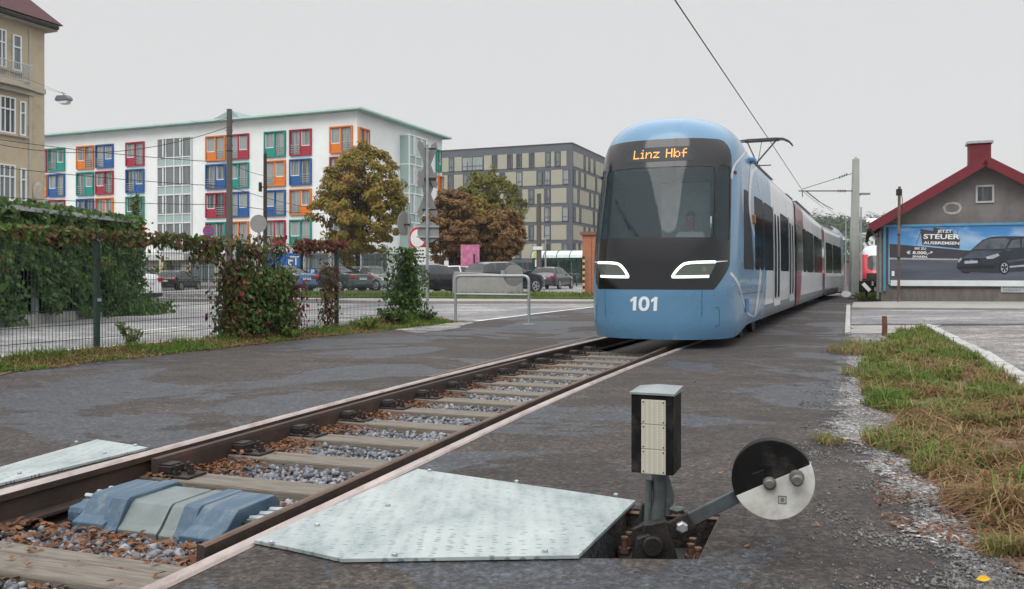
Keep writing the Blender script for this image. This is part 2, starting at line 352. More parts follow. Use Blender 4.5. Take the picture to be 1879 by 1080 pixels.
# ---- stones and leaves
def stones(name, pts, sizes, m, lab, cat, seed=1):
    r = np.random.default_rng(seed); bm = bmesh.new(); bmesh.ops.create_icosphere(bm, subdivisions=1, radius=1); bm.verts.ensure_lookup_table()
    bv = np.array([v.co[:] for v in bm.verts]); bf = np.array([[v.index for v in f.verts] for f in bm.faces]); bm.free()
    n = len(pts); k = len(bv)
    V = bv[None]*(1+r.uniform(-.32,.32,(n,k,1)))*r.uniform(.6,1.15,(n,1,3))
    a = r.uniform(0,6.28,n); ca, sa_ = np.cos(a), np.sin(a); b = r.uniform(-1,1,n); cb_, sb = np.cos(b), np.sin(b)
    x = V[:,:,0]*ca[:,None]-V[:,:,1]*sa_[:,None]; y = V[:,:,0]*sa_[:,None]+V[:,:,1]*ca[:,None]; z = V[:,:,2]
    y2 = y*cb_[:,None]-z*sb[:,None]; z2 = y*sb[:,None]+z*cb_[:,None]
    V = np.stack([x,y2,z2],2)*np.asarray(sizes)[:,None,None] + np.asarray(pts)[:,None,:]
    F = (bf[None]+(np.arange(n)*k)[:,None,None]).reshape(-1,3)
    o = npmesh(name, V.reshape(-1,3), F, m); tag(o, lab, cat, kind='stuff'); return o
def leaves(name, pts, sizes, m, lab, cat, seed=2, curl=.35, parent=None, flat=True, normals=None):
    """small folded pointed leaves; flat ones lie on the ground"""
    r = np.random.default_rng(seed); n = len(pts); a = r.uniform(0,6.28,n); sz = np.asarray(sizes)
    if flat: nrm = np.stack([r.normal(0,.35,n), r.normal(0,.35,n), np.ones(n)],1)
    elif normals is not None: nrm = normals
    else: nrm = r.normal(0,1,(n,3)); nrm[:,2] = np.abs(nrm[:,2])*.8
    nrm /= np.linalg.norm(nrm,axis=1)[:,None]
    ref = np.stack([np.cos(a),np.sin(a),r.normal(0,.5,n)],1); u = np.cross(nrm,ref); u /= np.linalg.norm(u,axis=1)[:,None]+1e-9; v = np.cross(nrm,u)
    base = np.array([(-1,0,0),(-.2,-.52,1),(.55,-.36,.8),(1,0,.1),(.55,.36,.8),(-.2,.52,1)])*np.array([.5,.5,.5])
    V = (u[:,None]*base[None,:,0:1] + v[:,None]*base[None,:,1:2] + nrm[:,None]*(base[None,:,2:3]*curl*r.uniform(-.3,1,(n,1,1))))*sz[:,None,None] + np.asarray(pts)[:,None,:]
    F = np.array([[0,1,2,3],[0,3,4,5]]); F = (F[None]+(np.arange(n)*6)[:,None,None]).reshape(-1,4)
    o = npmesh(name, V.reshape(-1,3), F, m, None, parent)
    if lab: tag(o, lab, cat, kind='stuff')
    return o
pts, sz = [], []
def on_sleeper(s):
    k = (s-s_first)/.70; return (abs(k-round(k))*.70 < .14 and k > -.4) or (-.57 < s < -.24) or (.08 < s < .64)
while len(pts) < 21000:
    s = random.uniform(-2.2, 10.5); l = random.uniform(-.78,.80)
    if random.random() > 1.2-.08*s: continue
    if on_sleeper(s) and not (-.4 < s < .9 and l > .75): continue
    if l < -.45 and random.random() < .7: continue
    pts.append(tr(s,l,-.215+random.random()*.06)); sz.append(random.uniform(.011,.024))
for k in range(22): pts.append(tr(random.uniform(-.2,-.03), random.uniform(.05,.72), -.16)); sz.append(random.uniform(.02,.045))
stones('ballast', pts, sz, m_stone1, 'grey crushed stone ballast lying between the sleepers', 'ballast')
pts, sz = [], []
while len(pts) < 4400:
    s = random.uniform(-.62, 10); q = random.random()
    l = -.80+abs(random.gauss(0,.22)) if s > .8 else random.uniform(-.8,.82)
    if s > .8 and random.random() > .55-.05*s or l > .8: continue
    if s < .8 and random.random() < .1: continue
    if on_sleeper(s) and random.random() < (.93 if s > .9 else .96): continue
    if .08 < s < .65: continue
    pts.append(tr(s,l,(-.155 if not on_sleeper(s) else -.118)+random.random()*.025)); sz.append(random.uniform(.022,.055))
for k in range(420): u, v = random.random(), random.random(); p = pit[0].lerp(pit[1],u).lerp(pit[3].lerp(pit[2],u),v); p.z = -.2+random.random()*.05; pts.append(p); sz.append(random.uniform(.02,.06))
leaves('fallen_leaves', pts, sz, m_dead, 'orange-brown dead leaves drifted along the left rail between the sleepers', 'leaves')
# ---- cover plates
def plate_mat():
    m, t, p = newmat('chequer_plate'); c = coords(t); 
    n = nn(t, 'ShaderNodeTexNoise', Scale=3.2, Detail=10.0, Roughness=.78); t.links.new(coords(t,(1,.45,1)), n.inputs[0])
    cc = ramp(t, n.outputs[0], [(.34,(.19,.23,.23)),(.5,(.33,.375,.37)),(.66,(.42,.46,.45))])
    v = nn(t, 'ShaderNodeTexVoronoi', Scale=17.0, Randomness=.25); v.feature = 'F1'; t.links.new(coords(t,(1,2.6,1)), v.inputs[0])
    d = ramp(t, v.outputs['Distance'], [(.20,1.0),(.30,0.0)])
    n4 = nn(t, 'ShaderNodeTexNoise', Scale=1.2, Detail=4.0); t.links.new(c, n4.inputs[0])
    k = t.nodes.new('ShaderNodeMath'); k.operation = 'MULTIPLY'; t.links.new(d, k.inputs[0]); t.links.new(ramp(t, n4.outputs[0], [(.35,0.25),(.6,.85)]), k.inputs[1])
    cc = mix(t, k.outputs[0], cc, (.10,.135,.13))
    t.links.new(cc, p.inputs['Base Color']); p.inputs['Metallic'].default_value = .25; p.inputs['Roughness'].default_value = .5
    bumpn(t, p, d, .4, .004); return m
m_plate = plate_mat(); m_galv = mat('galvanised_steel', (.40,.43,.44), .45, .6, var=.2, scale=6, dirt=(.25,.26,.26))
def plate(px_poly, bolts, lab):
    poly = [P(*q) for q in px_poly]; c = sum(poly, Vector())/len(poly)
    r = thing('cover_plate', lab, 'metal plate', (c.x,c.y,0)); mb = MB(); mb.prism([(p.x-c.x,p.y-c.y) for p in poly], .004, .020); mb.build('sheet', m_plate, r, bevel=.002)
    for b in bolts:
        q = P(*b)-c; mb = MB(); mb.lathe([(.012,.02),(.012,.030),(.008,.033)], 6, Matrix.Translation((q.x,q.y,0))); mb.build('bolt', m_galv, r)
    return r
plate([(466,999),(766,866),(1166,925),(1062,1027),(628,1034),(540,1014)], [(498,1006),(724,1029),(788,871),(948,892),(1130,917),(582,973),(712,936),(1000,1022)], 'large pale chequered metal plate lying right of the track, in front of the switch lever')
plate([(-200,935),(-60,880),(178,811),(272,826),(0,893)], [(140,818),(248,824),(192,838),(36,876)], 'smaller pale chequered metal plate lying left of the left rail')
# ---- blue switch machine between the rails
m_bluec = mat('faded_blue_cover', (.042,.085,.13), .55, var=.18, scale=3, stretch=(8,1,8), dirt=(.13,.155,.165), dscale=3.0)
m_greyc = mat('pale_zinc_cover', (.15,.18,.176), .5, .3, var=.2, scale=5, dirt=(.18,.21,.21), dscale=5)
sw = thing('switch_machine', 'faded blue and grey covered switch machine lying across the track between the rails', 'switch machine', tr(.385), tr_rot(.30))
def hood(x0, x1, top, yf, yb, foot, zf, m, flare=0.0):
    mb = MB(); prof = [(yf-foot,zf),(yf-foot,zf+.05),(yf-.02,zf+.075),(yf+.05,top-.01),(yf+.07,top),(yb-.04,top),(yb,top-.03),(yb+.02,zf)]
    mb.prism(prof, x0, x1, axis='x'); return mb.build('hood', m, sw, bevel=.007)
hood(-.57,-.465,-.07,-.18,.16,.03,-.16,m_bluec); hood(-.47,-.27,-.018,-.20,.2,.08,-.18,m_bluec); hood(-.30,-.20,-.012,-.24,.215,.05,-.215,m_bluec)
hood(-.202,.038,-.03,-.21,.185,.05,-.20,m_greyc); hood(.053,.137,-.03,-.215,.185,.05,-.205,m_greyc); hood(.134,.225,-.02,-.225,.2,.05,-.215,m_bluec); hood(.222,.43,-.026,-.21,.19,.11,-.17,m_bluec)
st_ = hood(.0375,.0535,-.036,-.207,.18,.05,-.205,m_rubber); st_.name = 'strap'
mb = MB(); mb.box(-.62,.70,-.17,.19,-.235,-.155); mb.box(.43,.62,-.12,.16,-.155,-.09); mb.build('bed_frame', m_iron, sw, bevel=.006)
for xc in (.51,-.52):
    mb = MB()
    for y in (-.08,.0,.08): mb.tube([(xc-.06,y,-.08 if xc > 0 else -.058),(xc+.09,y,-.07 if xc > 0 else -.06)], .012, 6)
    mb.box(xc-.07,xc+.1,-.1,.1,-.10,-.085); mb.build('clamp', m_galv, sw)
# ---- switch lantern with weighted lever
m_lblack = mat('black_enamel', (.007,.007,.0075), .5, spec=.12, var=.25, scale=9, dirt=(.05,.045,.04), dscale=7)
m_lwhite = mat('chipped_white_enamel', (.52,.53,.50), .45, var=.08, scale=6, dirt=(.30,.27,.22), dscale=4)
def refl_mat():
    m, t, p = newmat('reflector_plate'); c = coords(t); v = nn(t, 'ShaderNodeTexVoronoi', Scale=150.0, Randomness=.1); t.links.new(c, v.inputs[0])
    t.links.new(ramp(t, v.outputs['Distance'], [(.2,(.60,.57,.47)),(.45,(.40,.38,.31))]), p.inputs['Base Color']); p.inputs['Roughness'].default_value = .45
    bumpn(t, p, v.outputs['Distance'], .5, .002); return m
m_refl = refl_mat()
LY = 3.76; lp = W(1205, 880, LY); lan = thing('switch_lantern', 'black switch signal with pale reflector panels and a black and white weighted lever', 'switch lantern', (lp.x, LY, 0), R(-4))
BXR = Matrix.Rotation(R(-18),4,'Z'); mb = MB(); mb.box(-.092,.092,-.092,.085,.245,.585,0,BXR); mb.build('signal_box', m_lblack, lan, bevel=.004)
mb = MB(); a = .098; mb.add([BXR @ Vector(q) for q in [(-a,-a,.585),(a,-a,.585),(a,a,.585),(-a,a,.585),(-a,-a,.594),(a,-a,.594),(a,a,.607),(-a,a,.600),(.0,.03,.618)]], [(0,1,2,3),(0,1,5,4),(1,2,6,5),(2,3,7,6),(3,0,4,7),(4,5,8),(5,6,8),(6,7,8),(7,4,8)]); mb.build('cap', mat('zinc_cap', (.22,.25,.255), .45, .4, var=.2, scale=9), lan)
for k in range(3):
    z0 = .2455+.107*k; mb = MB(); mb.box(-.046,.060,-.0975,-.0925,z0,z0+.1055,0,BXR); q = mb.build('reflector', m_refl, lan, bevel=.002)
    for x in (-.037,.050):
        for z in (z0+.01,z0+.095): mb = MB(); mb.lathe([(.0035,0),(.003,.002)], 8, BXR @ Matrix.Translation((x,-.0975,z)) @ Matrix.Rotation(R(90),4,'X')); mb.build('screw', m_iron, q)
mb = MB(); mb.tube([(.01,.0,.25),(.012,.0,.12),(.0,.0,.06),(.0,.0,-.08)], [.034,.032,.04,.05], 14); mb.tube([(-.035,-.01,.2),(-.04,-.02,.06),(-.05,-.03,-.06)], [.014,.016,.018], 8); mb.tube([(.03,.0,.23),(.055,0,.13),(.045,0,.05)], [.018,.024,.02], 8)
mb.tube([(.045,-.0,.08),(.085,-.01,.07),(.115,-.01,.075)], [.016,.02,.012], 8); mb.build('post', mat('worn_iron_post', (.085,.10,.10), .45, .4, var=.35, scale=10, dirt=(.03,.025,.022), dscale=6), lan, smooth=40)
mb = MB(); mb.box(-.17,.20,-.14,.12,-.22,-.135); mb.prism([(-.12,-.2),(-.07,.05),(.02,.07),(.06,-.05),(.1,-.2)], -.17,-.12, axis='y'); mb.prism([(-.1,-.15),(-.06,.08),(.0,.09),(.05,-.1)], .05,.1, axis='y'); mb.tube([(-.035,-.2,-.035),(-.035,.12,-.035)], .045, 14)
mb.build('pivot_frame', m_dkiron, lan, bevel=.008)
for q in ((-.14,.02,-.13),(-.115,.09,-.13),(.14,-.06,-.13),(.16,.02,-.13),(.165,-.11,-.13)):
    mb = MB(); M = Matrix.Translation(q); mb.lathe([(.026,0),(.026,.022),(.014,.022),(.014,.055),(.017,.06),(.017,.07)], 8, M); mb.build('bolt', mat('rusty_bolt', (.12,.07,.045), .7, .3, var=.4, scale=20), lan)
# lever arm and counterweight, in the plane facing the viewer
dc = Vector(((1418-CX)*3.61/F0-lp.x+.036, -.14, CH+(HY-876)*3.61/F0)); hp = Vector((-.03,-.085,-.035))
lev = MB(); d = (dc-hp); d.y = 0; L_ = d.length; ang = math.atan2(d.z, d.x); M = Matrix.Translation(hp) @ Matrix.Rotation(-ang, 4, 'Y')
lev.box(-.04,L_-.08,-.012,.006,-.028,.030,0,M); lev.build('lever_arm', mat('lever_steel', (.075,.095,.105), .5, .4, var=.3, scale=8, dirt=(.04,.035,.03), dscale=5), lan, bevel=.004)
mb = MB(); mb.box(-.06,.19,-.034,-.014,-.034,.042,0,M); mb.prism([(-.06,-.06),(.05,-.06),(.10,.05),(.03,.085),(-.05,.09),(-.09,.03)], -.05, -.036, M=M, axis='y'); mb.prism([(-.11,-.16),(-.02,-.16),(.03,.02),(-.02,.05),(-.07,.03)], -.10, -.055, M=Matrix.Translation(hp), axis='y'); mb.build('lever_bracket', m_dkiron, lan, bevel=.006)
mb = MB(); M2_ = M @ Matrix.Translation((.14,-.036,.0)) @ Matrix.Rotation(R(90),4,'X'); mb.lathe([(.026,0),(.026,.016),(.018,.022)], 6, M2_); mb.build('bolt', m_galv, lan)
rd = .167; ta = R(27); k = 40
up = [(rd*math.cos(ta+math.pi*i/k), rd*math.sin(ta+math.pi*i/k)) for i in range(k+1)]; lo = [(rd*math.cos(ta+math.pi+math.pi*i/k), rd*math.sin(ta+math.pi+math.pi*i/k)) for i in range(k+1)]
Mw = Matrix.Translation((dc.x,0,dc.z)) @ Matrix.Rotation(R(-13),4,'Z')
wt = MB(); wt.prism(up, -.17, -.10, M=Mw, axis='y'); wt = wt.build('counterweight', m_lblack, lan, bevel=.004)
mb = MB(); mb.prism(lo, -.168, -.10, M=Mw, axis='y'); wl = mb.build('lower_half', m_lwhite, wt, bevel=.004)
mb = MB()
for (x, z, r_, l_) in ((-.012,-.012,.022,.025),(.095,.022,.024,.075)):
    mb.lathe([(r_*1.25,0),(r_*1.25,.012),(r_,.014),(r_,l_),(r_*.7,l_+.006)], 14, Mw @ Matrix.Translation((x,-.17,z)) @ Matrix.Rotation(R(90),4,'X'))
mb.build('pin', mat('pin_steel', (.13,.13,.125), .45, .4, var=.3, scale=20), wt, smooth=35)
mb = MB()
for (x0,x1,z0,z1) in ((.022,.055,-.095,-.091),(.022,.055,-.066,-.062),(.022,.026,-.095,-.062),(.051,.055,-.095,-.062)): mb.box(x0,x1,-.1705,-.168,z0,z1,0,Mw)
mb.lathe([(.009,0),(.009,.003)], 12, Mw @ Matrix.Translation((.0385,-.168,-.0785)) @ Matrix.Rotation(R(90),4,'X')); mb.build('cast_mark', m_greyc, wl); mb = MB(); mb.box(-.065,-.018,-.1725,-.1702,.050,.055,0,Mw @ Matrix.Rotation(R(-25),4,'Y')); mb.build('cast_mark', m_iron, wt)
mb = MB()
for q in ((0,1),(1,2),(2,3)):
    a, b = pit[q[0]], pit[q[1]]; mb.tube([Vector((a.x,a.y,-.02)), Vector((b.x,b.y,-.02))], .012, 6)
tag(mb.build('pit_frame', m_railworn), 'rusty steel edging of the pit below the switch lantern', 'pit frame')
# ---- overlays: roads, kerbs, paving
def sheet(name, pxs, z, m, jag=0.0, sub=.25):
    pts = [Vector(q) if len(q) == 3 else P(*q) for q in pxs]
    if jag:
        o = []
        for i, a in enumerate(pts):
            b = pts[(i+1)%len(pts)]; n = max(1, int((b-a).length/sub))
            for k_ in range(n):
                p = a.lerp(b, k_/n); j = jag*min(1, .25+p.y/12); o.append(p + Vector((noise.noise(p*2.3), noise.noise(p*2.3+Vector((9,9,9))), 0))*j*1.6)
        pts = o
    return fill(name, [pts], z, m)
FD = Vector((.416,1,0)).normalized()
def fence_pt(Y, off=0.0): return Vector((-10.38+.416*Y, Y, 0)) + Vector((-FD.y,FD.x,0))*off
struct(sheet('road', [tuple(fence_pt(3,.35)), tuple(fence_pt(20.3,.3)), (870,590), (1090,563), (1092,557), (760,557), (-120,33.5+22,0), (-120,3,0)], .004, m_road))
struct(sheet('road', [(1562,594.5),(1562,567.5),(2300,572),(2300,592)], .004, m_road))
struct(sheet('road', [(-90,75,0),(-8,37,0),(-2,46,0),(-22,56,0),(-90,120,0)], .005, m_road))
def strip(name, pxs, w, m, z=.008):
    pts = [P(*q) for q in pxs]; V = []; 
    for i, p in enumerate(pts):
        d = (pts[min(i+1,len(pts)-1)]-pts[max(0,i-1)]).normalized(); n = Vector((-d.y,d.x,0)); V += [p+n*w/2+Vector((0,0,z)), p-n*w/2+Vector((0,0,z))]
    mb = MB(); mb.add(V, [(2*i,2*i+1,2*i+3,2*i+2) for i in range(len(pts)-1)]); return struct(mb.build(name, m))
strip('road_marking', [(872,589.5),(980,576),(1091,563)], .14, m_paint)
strip('road_marking', [(-60,660),(32,651),(169,638),(317,626),(420,618)], .12, m_paint)
strip('road_marking', [(250,608.5),(300,603),(345,599)], .12, m_paint)
strip('road_marking', [(270,560),(340,556),(430,553)], .15, m_paint, .012)
def kerbed(name, pxs, h, m):
    pts = [Vector(q) if len(q) == 3 else P(*q) for q in pxs]; mb = MB(); mb.prism([(p.x,p.y) for p in pts], -.05, h); return struct(mb.build(name, m, bevel=.01))
kerbed('pavement', [(700,556.5),(1094,556.5),(4.6,35.5,0),(-12,38.5,0)], .10, m_pave)
struct(sheet('pavement', [(690,597),(800,588),(872,591),(835,603),(770,612)], .006, m_lot, .10))
kerbed('pavement', [(1562,566.5),(2300,571.5),(2300,556),(1640,555),(1566,557)], .06, m_pave)
struct(sheet('pavement', [(1562,597.5),(1730,596),(1690,601),(1660,611),(1562,612)], .006, m_pave, .08))
kerbed('kerb', [(1553,560.5),(1560.5,560.5),(1560.5,612),(1550,612)], .04, m_kerb)
struct(sheet('lot', [(1705,598.5),(2300,594),(2300,1300),(1960,760),(1800,650),(1720,610)], .004, m_lot, .02))
struct(sheet('verge', [(-120,720),(0,688),(150,664),(400,640),(560,621),(690,606),(800,592),(800,586),tuple(fence_pt(19.6,.4)),tuple(fence_pt(8,.45))], .009, m_soil, .06))
def segdist(p, poly):
    best = 9; c = False; n = len(poly)
    for i in range(n):
        a, b = poly[i], poly[(i+1)%n]; dx, dy = b.x-a.x, b.y-a.y; t = max(0, min(1, ((p[0]-a.x)*dx+(p[1]-a.y)*dy)/(dx*dx+dy*dy+1e-9))); best = min(best, math.hypot(p[0]-a.x-t*dx, p[1]-a.y-t*dy))
        if (a.y > p[1]) != (b.y > p[1]) and p[0] < (b.x-a.x)*(p[1]-a.y)/(b.y-a.y)+a.x: c = not c
    return best if c else -best
def softsheet(name, pxs, z, m, w, fine=14.0, amp=.5, step=.09):
    """a thin spread of loose material: it frays out into grains along its rim instead of ending in a line"""
    poly = [P(*q) for q in pxs]; x0, x1 = min(p.x for p in poly)-w, max(p.x for p in poly)+w; y0, y1 = min(p.y for p in poly)-w, max(p.y for p in poly)+w
    nx, ny = int((x1-x0)/step)+2, int((y1-y0)/step)+2; V, D = [], []
    for j in range(ny):
        for i in range(nx): q = (x0+i*step, y0+j*step); V.append((*q, z)); D.append(.4 + segdist(q, poly)/w + .8*noise.noise(Vector((q[0]*2.1,q[1]*2.1,4))))
    F = [(j*nx+i,j*nx+i+1,(j+1)*nx+i+1,(j+1)*nx+i) for j in range(ny-1) for i in range(nx-1) if max(D[j*nx+i],D[j*nx+i+1],D[(j+1)*nx+i],D[(j+1)*nx+i+1]) > -1.5]
    mb = MB(); mb.v = V; mb.f = F; mb.m = [0]*len(F); m = m.copy(); t = m.node_tree
    o = mb.build(name, m, fix=False); at = o.data.attributes.new('spread', 'FLOAT', 'POINT'); at.data.foreach_set('value', D)
    a = t.nodes.new('ShaderNodeAttribute'); a.attribute_name = 'spread'; nz = nn(t, 'ShaderNodeTexNoise', Scale=fine, Detail=5.0, Roughness=.8); t.links.new(coords(t), nz.inputs[0])
    k = t.nodes.new('ShaderNodeMath'); k.operation = 'MULTIPLY_ADD'; k.inputs[1].default_value = amp*8; t.links.new(nz.outputs[0], k.inputs[0]); s2 = t.nodes.new('ShaderNodeMath'); s2.operation = 'ADD'; s2.inputs[1].default_value = -amp*4; t.links.new(a.outputs['Fac'], s2.inputs[0]); t.links.new(s2.outputs[0], k.inputs[2])
    om = [x for x in t.nodes if x.type == 'OUTPUT_MATERIAL'][0]; sh = om.inputs[0].links[0].from_socket; tr_ = t.nodes.new('ShaderNodeBsdfTransparent'); ms = t.nodes.new('ShaderNodeMixShader')
    t.links.new(ramp(t, k.outputs[0], [(.45,0.0),(.55,1.0)]), ms.inputs[0]); t.links.new(tr_.outputs[0], ms.inputs[1]); t.links.new(sh, ms.inputs[2]); t.links.new(ms.outputs[0], om.inputs[0]); return struct(o)
softsheet('gravel_strip', [(1562,613),(1660,612),(1640,640),(1600,700),(1700,760),(1800,900),(1900,1120),(1800,1160),(1700,1010),(1620,880),(1525,800),(1540,715),(1552,640)], .005, m_gravel, .22)
GR = [(1575,700),(1600,645),(1640,612),(1698,600),(1760,640),(1879,705),(2000,780),(2100,1000),(1960,1130),(1860,1050),(1790,985),(1730,900),(1690,850),(1640,830),(1660,775),(1600,740)]
softsheet('grass_bank', GR, .009, mat('leafy_soil', (.115,.072,.045), .95, var=.5, scale=22, bump=.8, bscale=40, dirt=(.19,.13,.08), dscale=7), .16, 20)
kst = thing('kerb_edging', 'row of pale worn kerb stones between the grass and the grey lot', 'kerb stones', P(1700,603))
kp = [(1700,601),(1724,613),(1750,626),(1776,640),(1803,655),(1836,676),(1872,701),(1915,730)]
for i in range(len(kp)-1):
    a, b = P(*kp[i])-kst.location, P(*kp[i+1])-kst.location; d = (b-a).normalized(); n = Vector((d.y,-d.x,0))*.085; mb = MB()
    a2, b2 = a+d*.03, b-d*.02+n*random.uniform(-.3,.3); mb.prism([(q.x,q.y) for q in (a2-n,b2-n,b2+n,a2+n)], -.02, .075+random.uniform(-.02,.02)); mb.build('kerb_stone', m_kerb, kst, bevel=.02)
# embankment and car park (raised a little)
kerbed('grass_embankment', [(-12,38.6,0),(4.6,35.6,0),(6.2,39.0,0),(-10.5,42.2,0)], .18, mat('short_turf', (.075,.095,.03), .95, var=.4, scale=9, bump=.6, bscale=40, dirt=(.13,.11,.06)))
kerbed('car_park', [(-20,41.5,0),(-10.5,42.25,0),(6.2,39.05,0),(18,70,0),(-20,95,0)], .20, m_road)
# ================================================================ BUILDINGS
m_plaster = mat('white_plaster', (.84,.87,.85), .9, var=.05, scale=.6, bump=.1, bscale=20, dirt=(.76,.80,.78), dscale=.35)
m_mint = mat('mint_eaves', (.42,.62,.56), .6, var=.1, scale=1)
m_wframe = mat('white_window_frame', (.74,.75,.75), .5, var=.05)
m_rail = mat('grey_railing', (.42,.44,.45), .4, .5)
CL = {'orange': mat('orange_panel', (.66,.18,.02), .5, var=.07), 'blue': mat('blue_panel', (.012,.095,.29), .5, var=.1), 'red': mat('red_panel', (.34,.018,.042), .5, var=.08), 'teal': mat('teal_panel', (.005,.25,.195), .5, var=.08)}
def winglass(name, dark, light, amt=.5):     # glazing with curtains behind: differs from window to window
    m, t, p = newmat(name); oi = t.nodes.new('ShaderNodeObjectInfo'); c = coords(t, (5,5,.15))
    n = nn(t, 'ShaderNodeTexNoise', Scale=1.5, Detail=3.0); 
    ad = t.nodes.new('ShaderNodeVectorMath'); ad.operation = 'ADD'; cm = t.nodes.new('ShaderNodeCombineXYZ'); mu = t.nodes.new('ShaderNodeMath'); mu.operation = 'MULTIPLY'; mu.inputs[1].default_value = 50
    t.links.new(oi.outputs['Random'], mu.inputs[0]); t.links.new(mu.outputs[0], cm.inputs[0]); t.links.new(c, ad.inputs[0]); t.links.new(cm.outputs[0], ad.inputs[1]); t.links.new(ad.outputs[0], n.inputs[0])
    s = t.nodes.new('ShaderNodeMath'); s.operation = 'MULTIPLY_ADD'; s.inputs[1].default_value = .4; t.links.new(oi.outputs['Random'], s.inputs[0]); t.links.new(n.outputs[0], s.inputs[2])
    t.links.new(ramp(t, s.outputs[0], [(.5,dark),(.5+.45*amt,light)]), p.inputs['Base Color']); p.inputs['Roughness'].default_value = .06; p.inputs['Specular IOR Level'].default_value = .7
    n2 = nn(t, 'ShaderNodeTexNoise', Scale=.8); t.links.new(coords(t), n2.inputs[0]); bumpn(t, p, n2.outputs[0], .06, .05); return m
m_glz = winglass('curtained_glazing', (.045,.055,.06), (.30,.33,.32)); m_glzd = winglass('dark_glazing', (.02,.03,.035), (.16,.19,.19), .8); m_glzg = winglass('green_glazing', (.12,.20,.18), (.33,.45,.42))
G = ROT
def sfront(px): u = (px-CX)/F0; return -((-15.26-84*u)/(.9265+.3766*u))
# ---- white residential block with coloured windows
b1 = thing('apartment_building', 'white apartment block with orange, blue, red and teal window surrounds behind the car park', 'building', (-15.26,84,0), G)
BW, BD, BH = 58, 18.5, 17.3
mb = MB(); mb.box(-BW,0,0,BD,3.4,BH); mb.box(-BW+.3,-.3,.6,BD-.3,0,3.4); mb.build('wall', m_plaster, b1)
mb = MB(); mb.add([(-BW-.5,-.9,BH+.02),(.9,-.9,BH+.02),(.9,BD+.9,BH+.02),(-BW-.5,BD+.9,BH+.02),(-BW-.5,-.9,BH+.2),(.9,-.9,BH+.2),(.9,BD+.9,BH+.2),(-BW-.5,BD+.9,BH+.2),(-BW+2,6,BH+.3),(-6,6,BH+.3)],
   [(0,1,2,3),(0,1,5,4),(1,2,6,5),(2,3,7,6),(3,0,4,7),(4,5,9,8),(5,6,9),(6,7,8,9),(7,4,8)]); rf = mb.build('roof', m_mint, b1)
mb = MB(); mb.add([(sfront(338),2,17.4),(sfront(428),2,17.4),(sfront(428),6,17.4),(sfront(338),6,17.4),(sfront(390),2.2,18.9),(sfront(402),2.2,18.9),(sfront(402),6,18.9),(sfront(390),6,18.9)], [(0,1,5,4),(1,2,6,5),(2,3,7,6),(3,0,4,7),(4,5,6,7)]); mb.build('roof_house', mat('zinc_roof_house', (.20,.27,.27), .5), rf)
def sside(px): u = (px-CX)/F0; return (84*u+15.26)/(.3766-.9265*u)
_wcache = {}
def colour_window(col, mirror, w=2.65, h=2.65):
    """a coloured box surround, one tall balcony window with a railing and one upper window over a coloured panel"""
    key = (col, mirror)
    if key in _wcache:
        f0 = _wcache[key]; f = f0.copy(); COL.objects.link(f); f.parent = b1
        for ch in f0.children: c = ch.copy(); COL.objects.link(c); c.parent = f
        return f
    s = -1 if mirror else 1; X = lambda a, b: (min(s*a,s*b), max(s*a,s*b)); mb = MB(); t = .13; hw = w/2
    mb.box(-hw,-hw+t,-.22,.02,0,h); mb.box(hw-t,hw,-.22,.02,0,h); mb.box(-hw+t,hw-t,-.22,.02,h-t,h); mb.box(-hw+t,hw-t,-.22,.02,0,t)
    a, b = X(-.08,.10); mb.box(a,b,-.16,.02,t,h-t); a, b = X(.10,hw-t); mb.box(a,b,-.12,.0,t,.95); a, b = X(.10,hw-t); mb.box(a,b,-.06,.0,h-t-.08,h-t)
    f = mb.build('window', CL[col], b1)
    mb = MB(); a, b = X(-hw+t,-.08); mb.box(a,b,-.03,-.01,t,h-t); a, b = X(.17,hw-t-.07); mb.box(a,b,-.03,-.01,1.03,h-t-.08); mb.build('pane', m_glz, f)
    mb = MB(); a0, b0 = X(.10,hw-t); 
    for (x0,x1,z0,z1) in ((a0,b0,.95,1.03),(a0,a0+.07,1.03,h-t-.08),(b0-.07,b0,1.03,h-t-.08)): mb.box(x0,x1,-.10,-.0,z0,z1)
    mb.build('sash', m_wframe, f)
    mb = MB(); a, b = X(-hw+t,-.08)
    for z in (.35,.58,.81,1.04): mb.box(a,b,-.20,-.17,z,z+.05)
    mb.build('railing', m_rail, f)
    _wcache[key] = f; return f
cols = [(62,84),(90,120),(142,173),(177,209),(232,266),(378,416),(419,459),(486,525),(532,573),(605,649)]
grid = [['red','teal','orange','blue','red','orange','red','teal','red','orange'],['orange','blue','teal','red','blue','blue','teal','orange','blue','red'],['teal','red','blue','orange','teal','red','blue','blue','orange','teal'],['blue','orange','red','teal','orange','teal','orange','red','teal','blue']]
zrow = [13.25, 10.25, 7.22, 4.12]
for r_ in range(4):
    for c_, (p0, p1) in enumerate(cols):
        f = colour_window(grid[r_][c_], (c_ + r_ + (1 if c_ > 4 else 0)) % 2 == 0); f.location = ((sfront(p0)+sfront(p1))/2, 0, zrow[r_])
for p0, p1, col, z in ((657,676,'orange',13.1),(799,808,'teal',13.2),(803,812,'orange',10.2),(806,814,'teal',7.1)):
    f = colour_window(col, False); f.location = (0, (sside(p0)+sside(p1))/2, z); f.rotation_euler = (0,0,R(90)); 
    f.scale = (abs(sside(p1)-sside(p0))/2.65,1,1)
